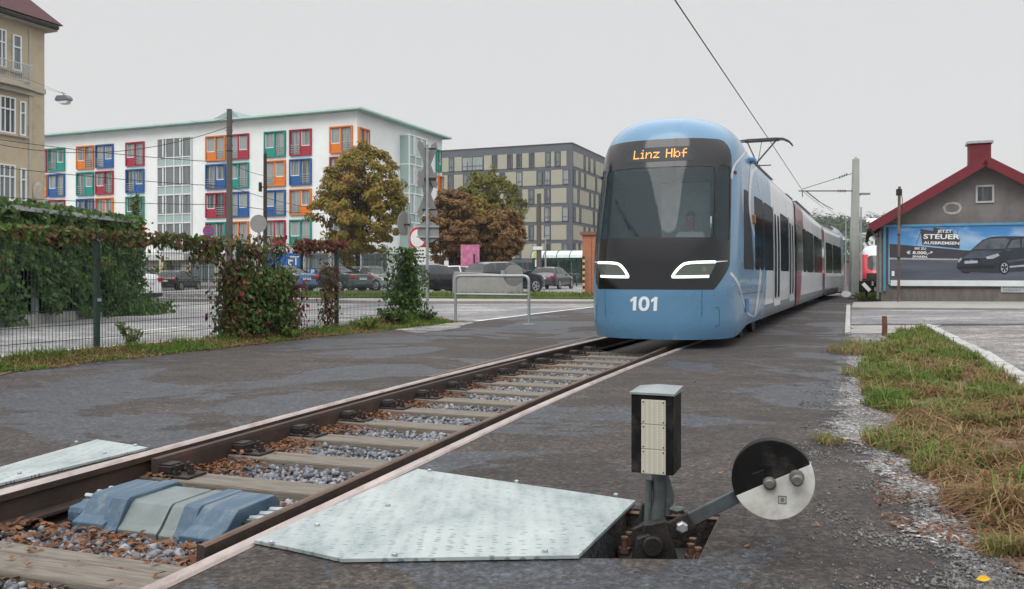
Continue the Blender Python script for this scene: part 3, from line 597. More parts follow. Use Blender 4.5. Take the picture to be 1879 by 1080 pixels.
# glazed stair bays
def bay(cx, cy, rz, w, z0, z1, floors, depth, ncol):
    M = Matrix.Translation((cx,cy,0)) @ Matrix.Rotation(rz,4,'Z'); fh = (z1-z0)/floors
    mb = MB(); mb.box(-w/2+.03,w/2-.03,-depth+.04,-.02,z0,z1-.02,0,M); g = mb.build('stair_window', m_glzd if depth < .5 else m_glzg, b1)
    mb = MB(); t = .10
    for k in range(floors): mb.box(-w/2+.05,w/2-.05,-depth+.015,-depth+.035,z0+k*fh,z0+k*fh+.95,0,M)
    mb.build('spandrel', m_glzg, g); mb = MB()
    for k in range(ncol+1): x = -w/2+k*(w-t)/ncol; mb.box(x,x+t,-depth-.06,-depth+.05,z0,z1,0,M)
    for k in range(floors+1): mb.box(-w/2+t,w/2-t,-depth-.05,-depth+.0,z0+k*fh-.05,z0+k*fh+.09,0,M); mb.box(-w/2+t,w/2-t,-depth-.05,-depth+.0,z0+k*fh+.93,z0+k*fh+1.03,0,M) if k < floors else 0
    for k in range(0,ncol,2):
        for q in range(floors): mb.box(-w/2+(k+1)*w/ncol-.35*w/ncol,-w/2+(k+1)*w/ncol-.2*w/ncol,-depth-.08,-depth+.0,z0+q*fh+1.1,z0+(q+1)*fh-.1,0,M)
    if depth > .3:
        for x in (-w/2,w/2-.1):
            for k in range(floors+1): mb.box(x,x+.1,-depth,0,z0+k*fh-.05,z0+k*fh+.09,0,M)
    mb.build('mullions', m_wframe, g)
bay((sfront(290)+sfront(353))/2, 0, 0, abs(sfront(353)-sfront(290)), 3.7, 16.0, 4, .12, 4)
bay(0, (sside(735)+sside(768))/2, R(90), abs(sside(768)-sside(733)), .5, 16.2, 5, 1.1, 3)
# ground floor: tiled shop wall, recess, columns, blue shop boards
m_tile = mat('shop_tile', (.34,.29,.25), .7, var=.2, scale=2)
mb = MB(); mb.box(-BW,-9.5,-.06,.6,.0,3.38); mb.build('shop_wall', m_tile, b1)
mb = MB()
for x in (-9.3,-6.2,-3.1,-.3): mb.box(x-.16,x+.16,-.05,.3,0,3.4)
mb.build('columns', mat('concrete_column', (.38,.39,.37), .8), b1)
for k in range(4): mb = MB(); x = -9.1+3.1*k-3; mb.box(x+3,x+5.8,.55,.6,.3,3.2); mb.build('shop_window', m_glzd, b1)
for k in range(3): mb = MB(); x = -30+k*4.6; mb.box(x,x+3.2,-.10,-.07,.4,2.9); mb.build('shop_window', m_glzd, b1)
m_sblue = mat('sign_blue', (.015,.12,.42), .5, var=.06)
mb = MB(); mb.box(sfront(490),sfront(553),-.22,-.09,1.75,3.35); sg_ = mb.build('shop_sign', m_sblue, b1); text('ET', 1.25, m_wframe, sg_, face_y(sfront(541),-.232,2.55), .03, .005)
mb = MB(); mb.box(sfront(490),sfront(535),-.2,-.1,.2,1.6); mb.build('shop_poster', CL['orange'], b1)
mb = MB(); mb.box(sfront(245),sfront(345),-.6,-.1,2.75,3.35); sg_ = mb.build('shop_sign', mat('pale_fascia', (.55,.56,.53), .6), b1); mb = MB(); mb.box(sfront(250),sfront(268),-.66,-.6,2.8,3.3); mb.build('sign_panel', CL['red'], sg_)
mb = MB(); x = sfront(304); mb.box(x-.3,x+.3,-.7,-.1,0,2.75); mb.build('pillar', mat('cream_pillar', (.5,.45,.3), .8), b1)
# ---- grey block with beige cladding
m_grey = mat('anthracite_panels', (.10,.112,.125), .6, var=.1, scale=.5); m_beige = mat('beige_cladding', (.37,.355,.275), .6, var=.06, scale=.4)
X2, Y2 = 9.53, 135
b2 = thing('office_building', 'anthracite grey block with beige cladding panels and tall narrow windows, behind the brown trees', 'building', (X2,Y2,0), G)
H2 = 22.0; L2, D2 = 48, 21
mb = MB(); mb.box(-L2,0,0,D2,0,H2); mb.build('wall', m_grey, b2); mb = MB(); mb.box(-L2,0.08,-.08,D2,H2+.0,H2+.15); mb.build('roof', mat('grey_coping', (.06,.065,.07), .6), b2)
def f2(px): u = (px-CX)/F0; return -((X2-135*u)/(.9265+.3766*u))
def s2(px): u = (px-CX)/F0; return (135*u-X2)/(.3766-.9265*u)
rows = [(832,848,886,None),]
wins = [[(790,799),(824,833),(848,887),(903,912),(931,940),(948,957),(971,980),(1001,1010),(1018,1028)],[(786,795),(822,832),(850,886),(917,926),(948,958),(985,995),(999,1010),(1033,1044)],[(800,809),(840,850),(872,882),(930,939),(948,957),(970,980),(999,1010)],[(790,799),(832,842),(905,914),(946,956),(985,992),(999,1010),(1032,1043)],[(800,809),(840,850),(900,909),(930,939),(970,979),(999,1010)],[(790,799),(832,842),(905,914),(946,956),(1000,1010),(1031,1042)]]
wproto = {}
def b2win(w, h, loc, rz=0.0):
    k = (round(w,1), round(h,1))
    if k not in wproto:
        mb = MB(); mb.box(-w/2,w/2,-.06,.0,0,h); f = mb.build('window', m_glzd if random.random() < .4 else m_glz, b2)
        mb = MB(); t = .10
        for a in ((-w/2,-w/2+t,0,h),(w/2-t,w/2,0,h),(-w/2+t,w/2-t,h-t,h),(-w/2+t,w/2-t,0,t),(-w/2+t,w/2-t,h*.30,h*.30+.06)): mb.box(a[0],a[1],-.14,.0,a[2],a[3])
        if w > 2: mb.box(-.05,.05,-.14,0,t,h-t); mb.box(-w/4-.05,-w/4+.05,-.14,0,t,h*.6)
        mb.build('frame', m_grey, f); wproto[k] = f
    else:
        f = wproto[k].copy(); COL.objects.link(f); f.parent = b2
        for ch in wproto[k].children: c = ch.copy(); COL.objects.link(c); c.parent = f
    f.location = loc; f.rotation_euler = (0,0,rz); return f
clad = MB()
for r_ in range(6):
    z0 = 18.5-2.93*r_; h = 2.35; xs = [f2(776)] ; prev = f2(770)
    for p0, p1 in sorted(wins[r_]):
        a, b = f2(p0), f2(p1)
        if a-prev > .35:
            n = max(1, int((a-prev)/1.7)); wd = (a-prev)/n
            for k in range(n): clad.box(prev+k*wd+.06,prev+(k+1)*wd-.06,-.05,.01,z0,z0+h)
        b2win(b-a, h, ((a+b)/2,0,z0)); prev = b+.05
    end = -.9
    if end-prev > .5:
        n = max(1, int((end-prev)/1.7)); wd = (end-prev)/n
        for k in range(n): clad.box(prev+k*wd+.06,prev+(k+1)*wd-.06,-.05,.01,z0,z0+h)
    # right-hand side
    y = .5
    while y < D2-1.2:
        wd = [1.0,1.1,.8,1.5][(r_*3+int(y*2))%4]
        if (int(y*1.3)+r_)%2: b2win(.9, h, (0,y+.45,z0), R(90)); y += .95
        else: clad.box(-.01,.05,y,y+wd+.5,z0,z0+h); y += wd+.6
clad.build('cladding', m_beige, b2)
mb = MB(); mb.box(-L2+.3,-.3,-.05,.0,.3,3.2); mb.build('ground_floor_glazing', m_glzd, b2)
b3 = thing('office_building', 'dark grey neighbouring block, only its edge showing beside the tram left edge', 'building', tuple(Vector((X2,Y2,0))+BY*26+BX*1.5), G)
mb = MB(); mb.box(-9,5,0,18,0,21.5); mb.build('wall', m_grey, b3)
for r_ in range(6):
    mb = MB(); mb.box(1.5,4.4,-.08,0,2+r_*3,4.4+r_*3); mb.build('window', m_glzd, b3)
# ---- cream period building at the left edge
m_cream = mat('cream_render', (.46,.39,.275), .9, var=.08, scale=.7, bump=.25, bscale=18, dirt=(.30,.25,.17), dscale=.6)
m_trim = mat('pale_trim', (.42,.39,.31), .85, var=.08)
b4 = thing('period_building', 'cream rendered old town house with white sash windows and red tile roof', 'building', (-25.2,46,0), G)
# local: the visible facade runs along -y from the corner and faces +x
mb = MB(); mb.box(-14,0,-22,0,0,14.3); mb.build('wall', m_cream, b4)
mb = MB(); mb.box(-14.2,.45,-22.4,.45,14.3,14.65); mb.build('cornice', m_trim, b4)
m_rtile = mat('red_roof_tiles', (.075,.03,.032), .85, var=.35, scale=7, stretch=(1,1,4), bump=.6, bscale=9)
mb = MB(); mb.add([(-14.4,-22.6,14.65),(.65,-22.6,14.65),(.65,.65,14.65),(-14.4,.65,14.65),(-9.5,-18,20),(-4.2,-18,20),(-4.2,-4.4,20),(-9.5,-4.4,20)], [(0,1,2,3),(0,1,5,4),(1,2,6,5),(2,3,7,6),(3,0,4,7),(4,5,6,7)]); mb.build('roof', m_rtile, b4)
mb = MB(); mb.box(.45,.62,-22.4,.4,14.38,14.52); mb.build('gutter', m_rubber, b4)
def tpx(px): u = (px-CX)/F0; return (46*u+25.2)/(.3766-.9265*u)         # along local y
zz = lambda py, px: CH+(HY-py)*(46+.9265*tpx(px))/F0
def sashwin(y0, y1, z0, z1, nv, parent=b4):
    mb = MB(); mb.box(-.02,.02,y0,y1,z0,z1); f = mb.build('window', m_glzd, parent); mb = MB(); t = .07
    mb.box(.02,.09,y0,y0+t,z0,z1); mb.box(.02,.09,y1-t,y1,z0,z1); zt = z0+(z1-z0)*.64
    for z in (z0,zt,z1-t): mb.box(.02,.09,y0+t,y1-t,z,z+t)
    for k in range(1,nv): y = y0+(y1-y0)*k/nv; mb.box(.02,.08,y-.025,y+.025,z0+t,z1-t)
    mb.build('sash', m_wframe, f); mb = MB(); mb.box(.0,.16,y0-.1,y1+.1,z0-.12,z0-.01); mb.build('sill', m_trim, f)
for py0, py1, big, small in ((58,125,(-14,10),(22,38)),(178,243,(-2,27),(35,46)),(302,366,(-4,27),(36,47))):
    z0, z1 = zz(py1+2,20), zz(py0,20)
    sashwin(tpx(big[0]), tpx(big[1]), z0, z1, 3); sashwin(tpx(small[0]), tpx(small[1]), z0, z1-.1, 1)
    for k in range(1,5): sashwin(tpx(big[0])-2.6*k, tpx(big[0])-2.6*k+1.3, z0, z1, 2)
zb = zz(150,20); mb = MB()
mb.prism([(0,-9),(.55,-9),(.55,-1.9),(.40,-1.2),(.15,-.6),(.1,.02),(0,.02)], zb-.25, zb+.02); mb.prism([(0,-9),(.3,-9),(.3,-2.0),(.1,-.7),(0,-.7)], zb-.5, zb-.27); bal = mb.build('balcony', m_trim, b4)
mb = MB(); y = -8.9
while y < -1.15: mb.tube([(.5,y,zb),(.5,y,zb+.95)], .018, 5); y += .12
mb.tube([(.5,-9,zb+.95),(.5,-1.1,zb+.95)], .03, 6); mb.tube([(.5,-9,zb+.1),(.5,-1.1,zb+.1)], .02, 6); mb.build('railing', m_rail, bal)
mb = MB(); mb.box(.0,.05,-.95,-.8,5,14.2); mb.box(0,.06,-22,.0,zz(395,40)-.3,zz(395,40)); mb.build('pilaster', m_trim, b4)
mb = MB(); mb.lathe([(.02,0),(.4,0),(.42,.04),(.3,.08)], 20, Matrix.Translation((.0,tpx(69),zz(352,69))) @ Matrix.Rotation(R(90),4,'Y') @ Matrix.Diagonal((1.3,.75,1,1))); mb.build('plaster_medallion', m_trim, b4)
# ---- small grey gabled house with the billboard
m_hwall = mat('grey_render', (.175,.165,.16), .95, var=.14, scale=1.4, bump=.4, bscale=30, dirt=(.12,.105,.10), dscale=.8)
m_plinth = mat('stained_plinth', (.15,.135,.12), .95, var=.3, scale=3, bump=.4, bscale=30, stretch=(3,3,.7), dirt=(.08,.07,.06), dscale=1.5)
m_hred = mat('dark_red_boards', (.14,.006,.014), .65, var=.12, scale=3, dirt=(.10,.008,.012), dscale=2)
HX, HYY = 15.64, 36.0
hs = thing('gabled_house', 'small grey rendered house with dark red gable boards and red chimney on the right', 'house', (HX,HYY,0), G)
HW, EZ, RZ = 7.6, 3.35, 5.65; MX = 3.75
mb = MB(); mb.prism([(0,.35),(2*MX,.35),(2*MX,EZ),(MX,RZ),(0,EZ)], 0, 12, axis='y'); mb.build('wall', m_hwall, hs)
mb = MB(); mb.box(-.06,2*MX+.06,-.07,12.05,-.05,.45); mb.box(-.03,2*MX+.03,-.04,12.02,.45,.55); mb.build('plinth', m_plinth, hs)
th = math.atan2(RZ-EZ, MX); sl = math.hypot(RZ-EZ, MX)+.55
for sgn in (1,-1):
    M = Matrix.Translation((MX,0,RZ+.10)) @ Matrix.Rotation(th if sgn > 0 else -th,4,'Y')
    mb = MB(); mb.box(0 if sgn > 0 else -sl, sl if sgn > 0 else 0, -.55,12.4,.0,.10,0,M); mb.build('roof', m_rtile, hs)
    mb = MB(); mb.box(.02 if sgn > 0 else -sl-.05, sl+.05 if sgn > 0 else -.02, -.62,-.555,-.24,.13,0,M); mb.build('gable_board', m_hred, hs)
    mb = MB(); mb.box(.05 if sgn > 0 else -sl, sl if sgn > 0 else -.05, -.55,.0,-.09,-.002,0,M); mb.build('soffit', m_hred, hs)
mb = MB(); mb.box(-.62,-.45,-.5,12.2,EZ-.42,EZ-.28); mb.build('gutter', m_rubber, hs, bevel=.03)
cxh = (1804-CX)/F0; 
mb = MB(); mb.box(MX-.38,MX+.42,1.2,2.0,RZ-.4,RZ+.98); ch_ = mb.build('chimney', m_hred, hs); mb = MB(); mb.box(MX-.46,MX+.50,1.12,2.08,RZ+.98,RZ+1.08); mb.build('chimney_cap', m_galv, ch_)
mb = MB(); mb.box(3.52,4.06,-.02,.02,4.10,4.70); wn_ = mb.build('window', m_glzd, hs); mb = MB()
for a in ((3.46,3.53,4.04,4.76),(4.05,4.12,4.04,4.76),(3.53,4.05,4.69,4.76),(3.53,4.05,4.04,4.11)): mb.box(a[0],a[1],-.06,.03,a[2],a[3])
mb.build('frame', mat('grey_wood_frame', (.42,.42,.42), .7, dirt=(.25,.25,.25)), wn_)
bm_ = MB(); k = 40; V = []
for i in range(k):
    t = 2*math.pi*i/k; r1 = .30+.03*noise.noise(Vector((math.cos(t)*2,math.sin(t)*2,1))); r0 = .22+.05*noise.noise(Vector((math.cos(t)*2,math.sin(t)*2,5)))
    V += [(2.62+r0*1.15*math.cos(t),-.012,3.86+r0*.8*math.sin(t)),(2.62+r1*1.15*math.cos(t),-.012,3.86+r1*.85*math.sin(t))]
bm_.add(V, [(2*i,2*i+1,(2*i+3)%(2*k),(2*i+2)%(2*k)) for i in range(k)]); bm_.build('plaster_ring', mat('pale_plaster_ring', (.40,.38,.36), .95, var=.25, scale=8), hs)
mb = MB(); mb.box(-.14,-.05,-.06,.1,.4,3.0); mb.build('corner_post', mat('grey_post', (.25,.25,.22), .9, var=.3), hs)
mb = MB(); mb.box(-.62,-.3,-.4,-.1,2.95,3.25); mb.tube([(-.5,-.2,3.0),(-.2,-.1,2.7),(-.2,-.08,.1)], .05, 8); mb.build('downpipe', m_hwall, hs)
# ---- billboard on the gable wall
bb = thing('billboard', 'wide car advertising billboard in a light blue frame fixed to the grey gable wall', 'billboard', tuple(Vector((HX,HYY,0))-BY*.10), G)
bx0, bx1, bz0, bz1 = .22, 6.25, .72, 3.12
m_bluefr = mat('light_blue_frame', (.07,.26,.40), .6, var=.15, scale=4, dirt=(.10,.2,.26))
mb = MB(); mb.box(bx0,bx1,-.05,.0,bz0,bz1); 
def poster_sky():
    m, t, p = newmat('poster_print'); c = coords(t); sx_ = t.nodes.new('ShaderNodeSeparateXYZ'); t.links.new(c, sx_.inputs[0])
    n = nn(t, 'ShaderNodeTexNoise', Scale=.8, Detail=7.0, Roughness=.6, Distortion=.5); t.links.new(coords(t,(.5,1,1.3)), n.inputs[0])
    mp = t.nodes.new('ShaderNodeMapRange'); mp.inputs[1].default_value = 1.6; mp.inputs[2].default_value = 3.1; t.links.new(sx_.outputs['Z'], mp.inputs[0])
    blue = ramp(t, mp.outputs[0], [(0,(.30,.50,.66)),(.45,(.09,.29,.55)),(1,(.03,.17,.43))])
    cc = mix(t, ramp(t, n.outputs[0], [(.5,0.0),(.75,.75)]), blue, (.50,.60,.68)); t.links.new(cc, p.inputs['Base Color']); p.inputs['Roughness'].default_value = .45; return m
board = mb.build('board', poster_sky(), bb)
def flat(poly, lay, m, name, par=board):
    mb = MB(); mb.prism(poly, -.05-.0015*lay-.001, -.05-.0015*lay, axis='y'); return mb.build(name, m, par)
m_pwall = mat('printed_wall', (.035,.035,.042), .5, var=.25, scale=3, stretch=(1,1,12)); m_ptar = mat('printed_tarmac', (.075,.085,.11), .5, var=.3, scale=1.2, stretch=(.4,1,5)); m_pwhite = mat('printed_white', (.62,.66,.66), .5, var=.06, dirt=(.5,.55,.56))
m_ptext = mat('printed_letters', (.74,.75,.75), .5, var=.03); m_pcar = mat('printed_car', (.020,.024,.038), .35, var=.4, scale=2.5); m_pcar2 = mat('printed_car_light', (.055,.065,.09), .35, var=.3, scale=3); m_pglass = mat('printed_glass', (.085,.10,.115), .4, var=.45, scale=2); m_pblk = mat('printed_black', (.006,.006,.008), .5); m_psilver = mat('printed_silver', (.35,.37,.40), .5, var=.3, scale=12)
def BZ(px, py):      # photo pixel -> billboard plane (x along, z up)
    u = (px-CX)/F0; s = (HX-u*HYY)/(-.9265-.3766*u); Y = HYY-.3766*s; return (s, CH+(HY-py)*Y/F0)
def bpoly(pts): return [BZ(*p) for p in pts]
flat(bpoly([(1632,447),(1770,459),(1900,462),(1900,485),(1632,485)]), 1, m_pwall, 'printed_wall')
flat(bpoly([(1632,475),(1900,478),(1900,520),(1632,520)]), 2, m_ptar, 'printed_tarmac')
flat(bpoly([(1632,472.5),(1757,474.5),(1757,477),(1632,475.5)]), 3, m_psilver, 'printed_rail')
flat(bpoly([(1634,513.5),(1900,514.5),(1900,525),(1634,524)]), 4, m_pwhite, 'white_strip')
flat(bpoly([(1688,420),(1712,424),(1712,417),(1748,424),(1748,434),(1761,437),(1760,456),(1692,449)]), 3, m_pwall, 'lettering_board')
for a, b in ((1680,1690),(1695,1700),(1750,1757)): flat(bpoly([(a,450),(b,421),(b+1,421),(a+1.2,450)]), 2, m_pwall, 'printed_strut')
def btext(s, px, py, h, w=None, sh=.0):
    x, z = BZ(px, py); o = text(s, h, m_ptext, board, Matrix.Translation((x,-.0575,z)) @ Matrix.Rotation(R(2.5),4,'Y') @ Matrix.Rotation(R(90),4,'X'), .0045*h/.2, .0006)
    if w:
        xs = [v.co.x for v in o.data.vertices]; k = w/(max(xs)-min(xs)); o.data.transform(Matrix.Translation((x,0,0)) @ Matrix.Diagonal((k,1,1,1)) @ Matrix.Translation((-x,0,0)))
pxm = lambda a, b: BZ(b,450)[0]-BZ(a,450)[0]
btext('JETZT', 1733, 424.5, .155, pxm(1720,1747)); btext('STEUER', 1726.5, 434.5, .27, pxm(1694,1760)); btext('AUSBREMSEN', 1727, 446, .165, pxm(1694,1760))
btext('BIS ZU', 1688.5, 456, .12, pxm(1678,1699)); btext('\u20ac 8.000,-*', 1687, 463.8, .17, pxm(1663,1711)); btext('SPAREN.', 1688, 471, .12, pxm(1674,1702))
# the printed car: dark estate seen from its front left
car_o = [(1754,492),(1757,477),(1764,469),(1775,464),(1789,451),(1802,440),(1818,434.5),(1850,433.5),(1876,433.5),(1890,436),(1905,445),(1905,496),(1852,499),(1830,501),(1800,500),(1762,497)]
flat(bpoly(car_o), 4, m_pcar, 'printed_car')
flat(bpoly([(1783,457),(1802,442.5),(1815,437.5),(1845,437),(1851,440),(1843,456)]), 5, m_pglass, 'printed_windscreen'); flat(bpoly([(1847,455),(1856,441),(1870,438),(1871,454)]), 5, m_pglass, 'printed_side_window'); flat(bpoly([(1874,454),(1874,438),(1890,439),(1898,452)]), 5, m_pglass, 'printed_side_window')
flat(bpoly([(1762,474),(1784,460),(1838,460),(1826,469),(1805,473)]), 5, m_pcar2, 'printed_bonnet'); flat(bpoly([(1766,474),(1798,473),(1797,479),(1768,481)]), 6, m_pblk, 'printed_grille'); flat(bpoly([(1808,471),(1830,465),(1833,469),(1822,474),(1810,475)]), 6, m_psilver, 'printed_headlight'); flat(bpoly([(1757,477),(1763,472),(1764,476),(1758,482)]), 6, m_psilver, 'printed_headlight')
flat(bpoly([(1769,478.5),(1793,477.5),(1793,482.5),(1769,483.5)]), 7, m_psilver, 'printed_number_plate'); flat(bpoly([(1755,489),(1800,486),(1826,486),(1820,492),(1758,494)]), 5, m_pblk, 'printed_bumper')
flat(bpoly([(1846,478),(1905,470),(1905,474),(1848,482)]), 6, m_pcar2, 'printed_crease'); flat(bpoly([(1850,488),(1905,483),(1905,486),(1850,491)]), 6, m_psilver, 'printed_sill'); flat(bpoly([(1808,434.5),(1820,432),(1842,432.3),(1820,433.8)]), 5, m_psilver, 'printed_roof_rail'); flat(bpoly([(1844,458),(1852,455),(1855,459),(1848,462)]), 6, m_pcar2, 'printed_mirror')
def ell(cx, cy, rx, ry, n=24): x, z = BZ(cx,cy); a = BZ(cx+1,cy)[0]-x; return [(x+rx*a*math.cos(2*math.pi*i/n), z+ry*a*math.sin(2*math.pi*i/n)*1.05) for i in range(n)]
flat(ell(1841.5,491,10,13.5), 7, m_pblk, 'printed_wheel'); flat(ell(1842,491,6.5,10), 8, m_psilver, 'printed_rim'); flat(ell(1842,491,2,3), 9, m_pblk, 'printed_hub'); flat(ell(1772,497,9,5), 3, m_pblk, 'printed_wheel')
for k in range(5):
    x, z = BZ(1842,491); a = BZ(1843,491)[0]-x; t = 2*math.pi*(k+.3)/5; flat([(x+a*2*math.cos(t-.5),z+a*3*math.sin(t-.5)),(x+a*6*math.cos(t-.32),z+a*9.4*math.sin(t-.32)),(x+a*6*math.cos(t+.32),z+a*9.4*math.sin(t+.32)),(x+a*2*math.cos(t+.5),z+a*3*math.sin(t+.5))], 9, m_pblk, 'printed_spoke_gap')
flat(ell(1782,476.3,3,1.6), 8, m_sblue, 'printed_badge'); flat(bpoly([(1636,497),(1641,497),(1641,506),(1636,506)]), 5, m_ptext, 'printed_small_mark')
mb = MB(); mb.box(-.04,bx1+.3,-.09,.0,bz1+.002,bz1+.10); mb.tube([(.06,-.06,.45),(.06,-.06,bz1+.05)], .06, 10); mb.build('frame', m_bluefr, bb)
pl = thing('wall_plate', 'small grey notice plate on the plinth under the billboard', 'sign', tuple(Vector((HX,HYY,0))-BY*.09+BX*(BZ(1861,532)[0])+Vector((0,0,.42))), G)
mb = MB(); mb.box(-.48,.48,-.02,.0,0,.27); q = mb.build('plate', m_galv, pl)
mb = MB()
for z, n in ((.17,9),(.07,7)):
    for k in range(n): mb.box(-.40+k*.088,-.345+k*.088+random.uniform(-.01,.012),-.023,-.0205,z,z+.045)
mb.build('worn_print', mat('faded_print', (.14,.15,.16), .7), q)
# ================================================================ TRAM
m_blue = mat('tram_blue', (.092,.215,.345), .30, var=.05, scale=2, coat=.35, dirt=(.080,.19,.30), dscale=.8)
m_twhite = mat('tram_white', (.55,.57,.60), .32, var=.05, scale=2, coat=.4, dirt=(.46,.47,.49), dscale=.9)
m_tgrey = mat('tram_grey', (.13,.15,.16), .45, var=.1)
m_troof = mat('tram_roof', (.22,.24,.25), .55, var=.12, dirt=(.14,.14,.14))
m_maroon = mat('tram_maroon', (.16,.014,.035), .35, var=.08, coat=.3)
m_mask = mat('tram_black_gloss', (.010,.0105,.012), .09, var=.2, spec=.5)
m_tint = mat('tinted_glass', (.012,.016,.018), .45, var=.2, spec=.1)
m_wind = glass('windscreen_glass', (.86,.93,.95), .62, .02, (.06,.095,.11))
m_tglass = glass('tram_window_glass', (.40,.46,.48), .15, .08, (.012,.018,.02))
t_ = m_tglass.node_tree; gl_ = t_.nodes.new('ShaderNodeBsdfGlossy'); gl_.inputs['Roughness'].default_value = .06; df_ = t_.nodes.new('ShaderNodeBsdfDiffuse'); df_.inputs[0].default_value = (.02,.026,.028,1)
mg_ = t_.nodes.new('ShaderNodeMixShader'); mg_.inputs[0].default_value = .13; t_.links.new(df_.outputs[0], mg_.inputs[1]); t_.links.new(gl_.outputs[0], mg_.inputs[2])
mm_ = [n for n in t_.nodes if n.type == 'MIX_SHADER' and n != mg_][0]; t_.links.new(mg_.outputs[0], mm_.inputs[1])
for l_ in [x for x in t_.links if x.to_node == gl_]: t_.links.remove(l_)
m_lens = glass('headlight_lens', (.3,.3,.3), .1, .08, (.085,.10,.085))
m_led = emat('headlight_led', (.85,1,.86), 1.25)
m_disp = mat('display_glass', (.035,.04,.042), .4, spec=.25)
m_amber = emat('display_amber', (1,.42,.10), .95)
m_letter = mat('white_lettering', (.72,.76,.80), .4, var=.04)
m_redseat = mat('red_seat', (.20,.01,.016), .7)
m_inside = mat('tram_interior', (.30,.31,.31), .6)
m_dark = mat('dark_underframe', (.012,.012,.012), .7)
TN = (2.06, 12.78); TROT = R(-22.9); TW = 1.16; TD = 1.3; TE = 2.6
_t = np.linspace(0, math.pi/2, 400); _px = np.sin(_t)**(2/TE); _py = 1-np.cos(_t)**(2/TE)
_al = np.concatenate([[0], np.cumsum(np.hypot(np.diff(_px*TW), np.diff(_py*TD)))]); A0 = _al[-1]
_tab = np.array([(.14,.14,.05,.06),(.3,.3,.01,.01),(.9,.9,0,0),(1.3,1.3,0,.05),(1.65,1.65,0,.12),(2.2,2.2,.012,.27),(2.75,2.75,.03,.42),(3.0,3.0,.04,.50),(3.2,3.2,.07,.57),(3.35,3.36,.13,.65),(3.5,3.50,.24,.76),(3.7,3.61,.43,.96),(3.9,3.665,.66,1.20),(4.3,3.69,1.06,1.56)])
_vv = np.linspace(.14, 4.3, 500); _sm = []
for c in (1,2,3):
    y_ = np.interp(_vv, _tab[:,0], _tab[:,c]); pad = np.concatenate([2*y_[0]-y_[20:0:-1], y_, 2*y_[-1]-y_[-2:-22:-1]])
    _sm.append(np.convolve(pad, np.ones(29)/29, 'same')[20:-20])
def tram_surface(a, v, nose=True):
    """a: girth coordinate (0 on the nose centreline, signed); v: height coordinate"""
    z, d, y0 = (float(np.interp(v, _vv, s)) for s in _sm)
    sg = -1 if a < 0 else 1; aa = abs(a); ya = aa - A0 + TD
    if not nose: return Vector((sg*(TW-d), aa, zfix(z, v, 9)))
    dd = TD - .25*max(0, d-.1)
    if aa <= A0:
        x = float(np.interp(aa, _al, _px))*(TW-d); y = y0 + dd*float(np.interp(aa, _al, _py))
    else:
        k = max(0, 1-(ya-TD)/1.6); k = k*k*(3-2*k); x = TW-d; y = ya + (y0 + dd - TD)*k
    return Vector((sg*x, y, zfix(z, v, ya)))
def tsn(a, v):
    e = .01; p = tram_surface(a, v); n = (tram_surface(a+e, v)-tram_surface(a-e, v)).cross(tram_surface(a, v+e)-tram_surface(a, v-e)).normalized()
    return p, n
def zfix(z, v, ya):
    if v > 2.95:
        k = min(1, max(0, (ya-1.9)/2.2)); k = k*k*(3-2*k); return 2.95 + (z-2.95)*(1-.42*k)
    if v >= .5: return z
    k = min(1, max(0, (ya-.7)/1.9)); zb = .14 + .13*k*k*(3-2*k)
    return zb + (v-.14)*(.5-zb)/.36
def clip_cells(us, vs, regions):
    """splits the (u, v) grid along the zero lines of the region functions; returns region -> list of polygons"""
    out = {r[0]: [] for r in regions}
    for i in range(len(us)-1):
        for j in range(len(vs)-1):
            polys = [[(us[i],vs[j]),(us[i+1],vs[j]),(us[i+1],vs[j+1]),(us[i],vs[j+1])]]
            for name, f in regions:
                if f is None: out[name] += polys; break
                rest = []
                for pl in polys:
                    val = [f(*q) for q in pl]
                    if min(val) >= 0: out[name].append(pl); continue
                    if max(val) <= 0: rest.append(pl); continue
                    ins, ous = [], []
                    for k in range(len(pl)):
                        p, q, a, b = pl[k], pl[(k+1)%len(pl)], val[k], val[(k+1)%len(pl)]
                        (ins if a >= 0 else ous).append(p)
                        if (a >= 0) != (b >= 0):
                            t = a/(a-b); c = (p[0]+(q[0]-p[0])*t, p[1]+(q[1]-p[1])*t); ins.append(c); ous.append(c)
                    if len(ins) > 2: out[name].append(ins)
                    if len(ous) > 2: rest.append(ous)
                polys = rest
                if not polys: break
    return out
def skin(name, polys, surf, m, parent, proud=0.0):
    idx = {}; V = []; F = []
    for pl in polys:
        f = []
        for q in pl:
            k = (round(q[0],5), round(q[1],5))
            if k not in idx:
                p = surf(*q)
                if proud:
                    e = .004; n = (surf(q[0]+e, q[1])-surf(q[0]-e, q[1])).cross(surf(q[0], min(4.29,q[1]+e))-surf(q[0], q[1]-e))
                    if n.length > 0: p = p + n.normalized()*proud
                idx[k] = len(V); V.append(p)
            if not f or f[-1] != idx[k]: f.append(idx[k])
        if len(f) > 2 and f[0] == f[-1]: f.pop()
        if len(set(f)) > 2: F.append(f)
    if not F: return None
    mb = MB(); mb.v = [tuple(p) for p in V]; mb.f = F; mb.m = [0]*len(F)
    return mb.build(name, m, parent, smooth=True, fix=False)
def rrect(u0, u1, v0, v1, r):
    cu, cv, hu, hv = (u0+u1)/2, (v0+v1)/2, (u1-u0)/2-r, (v1-v0)/2-r
    def f(u, v):
        x, y = abs(u-cu)-hu, abs(v-cv)-hv
        return r - (math.hypot(max(x,0), max(y,0)) + min(max(x,y),0))
    return f
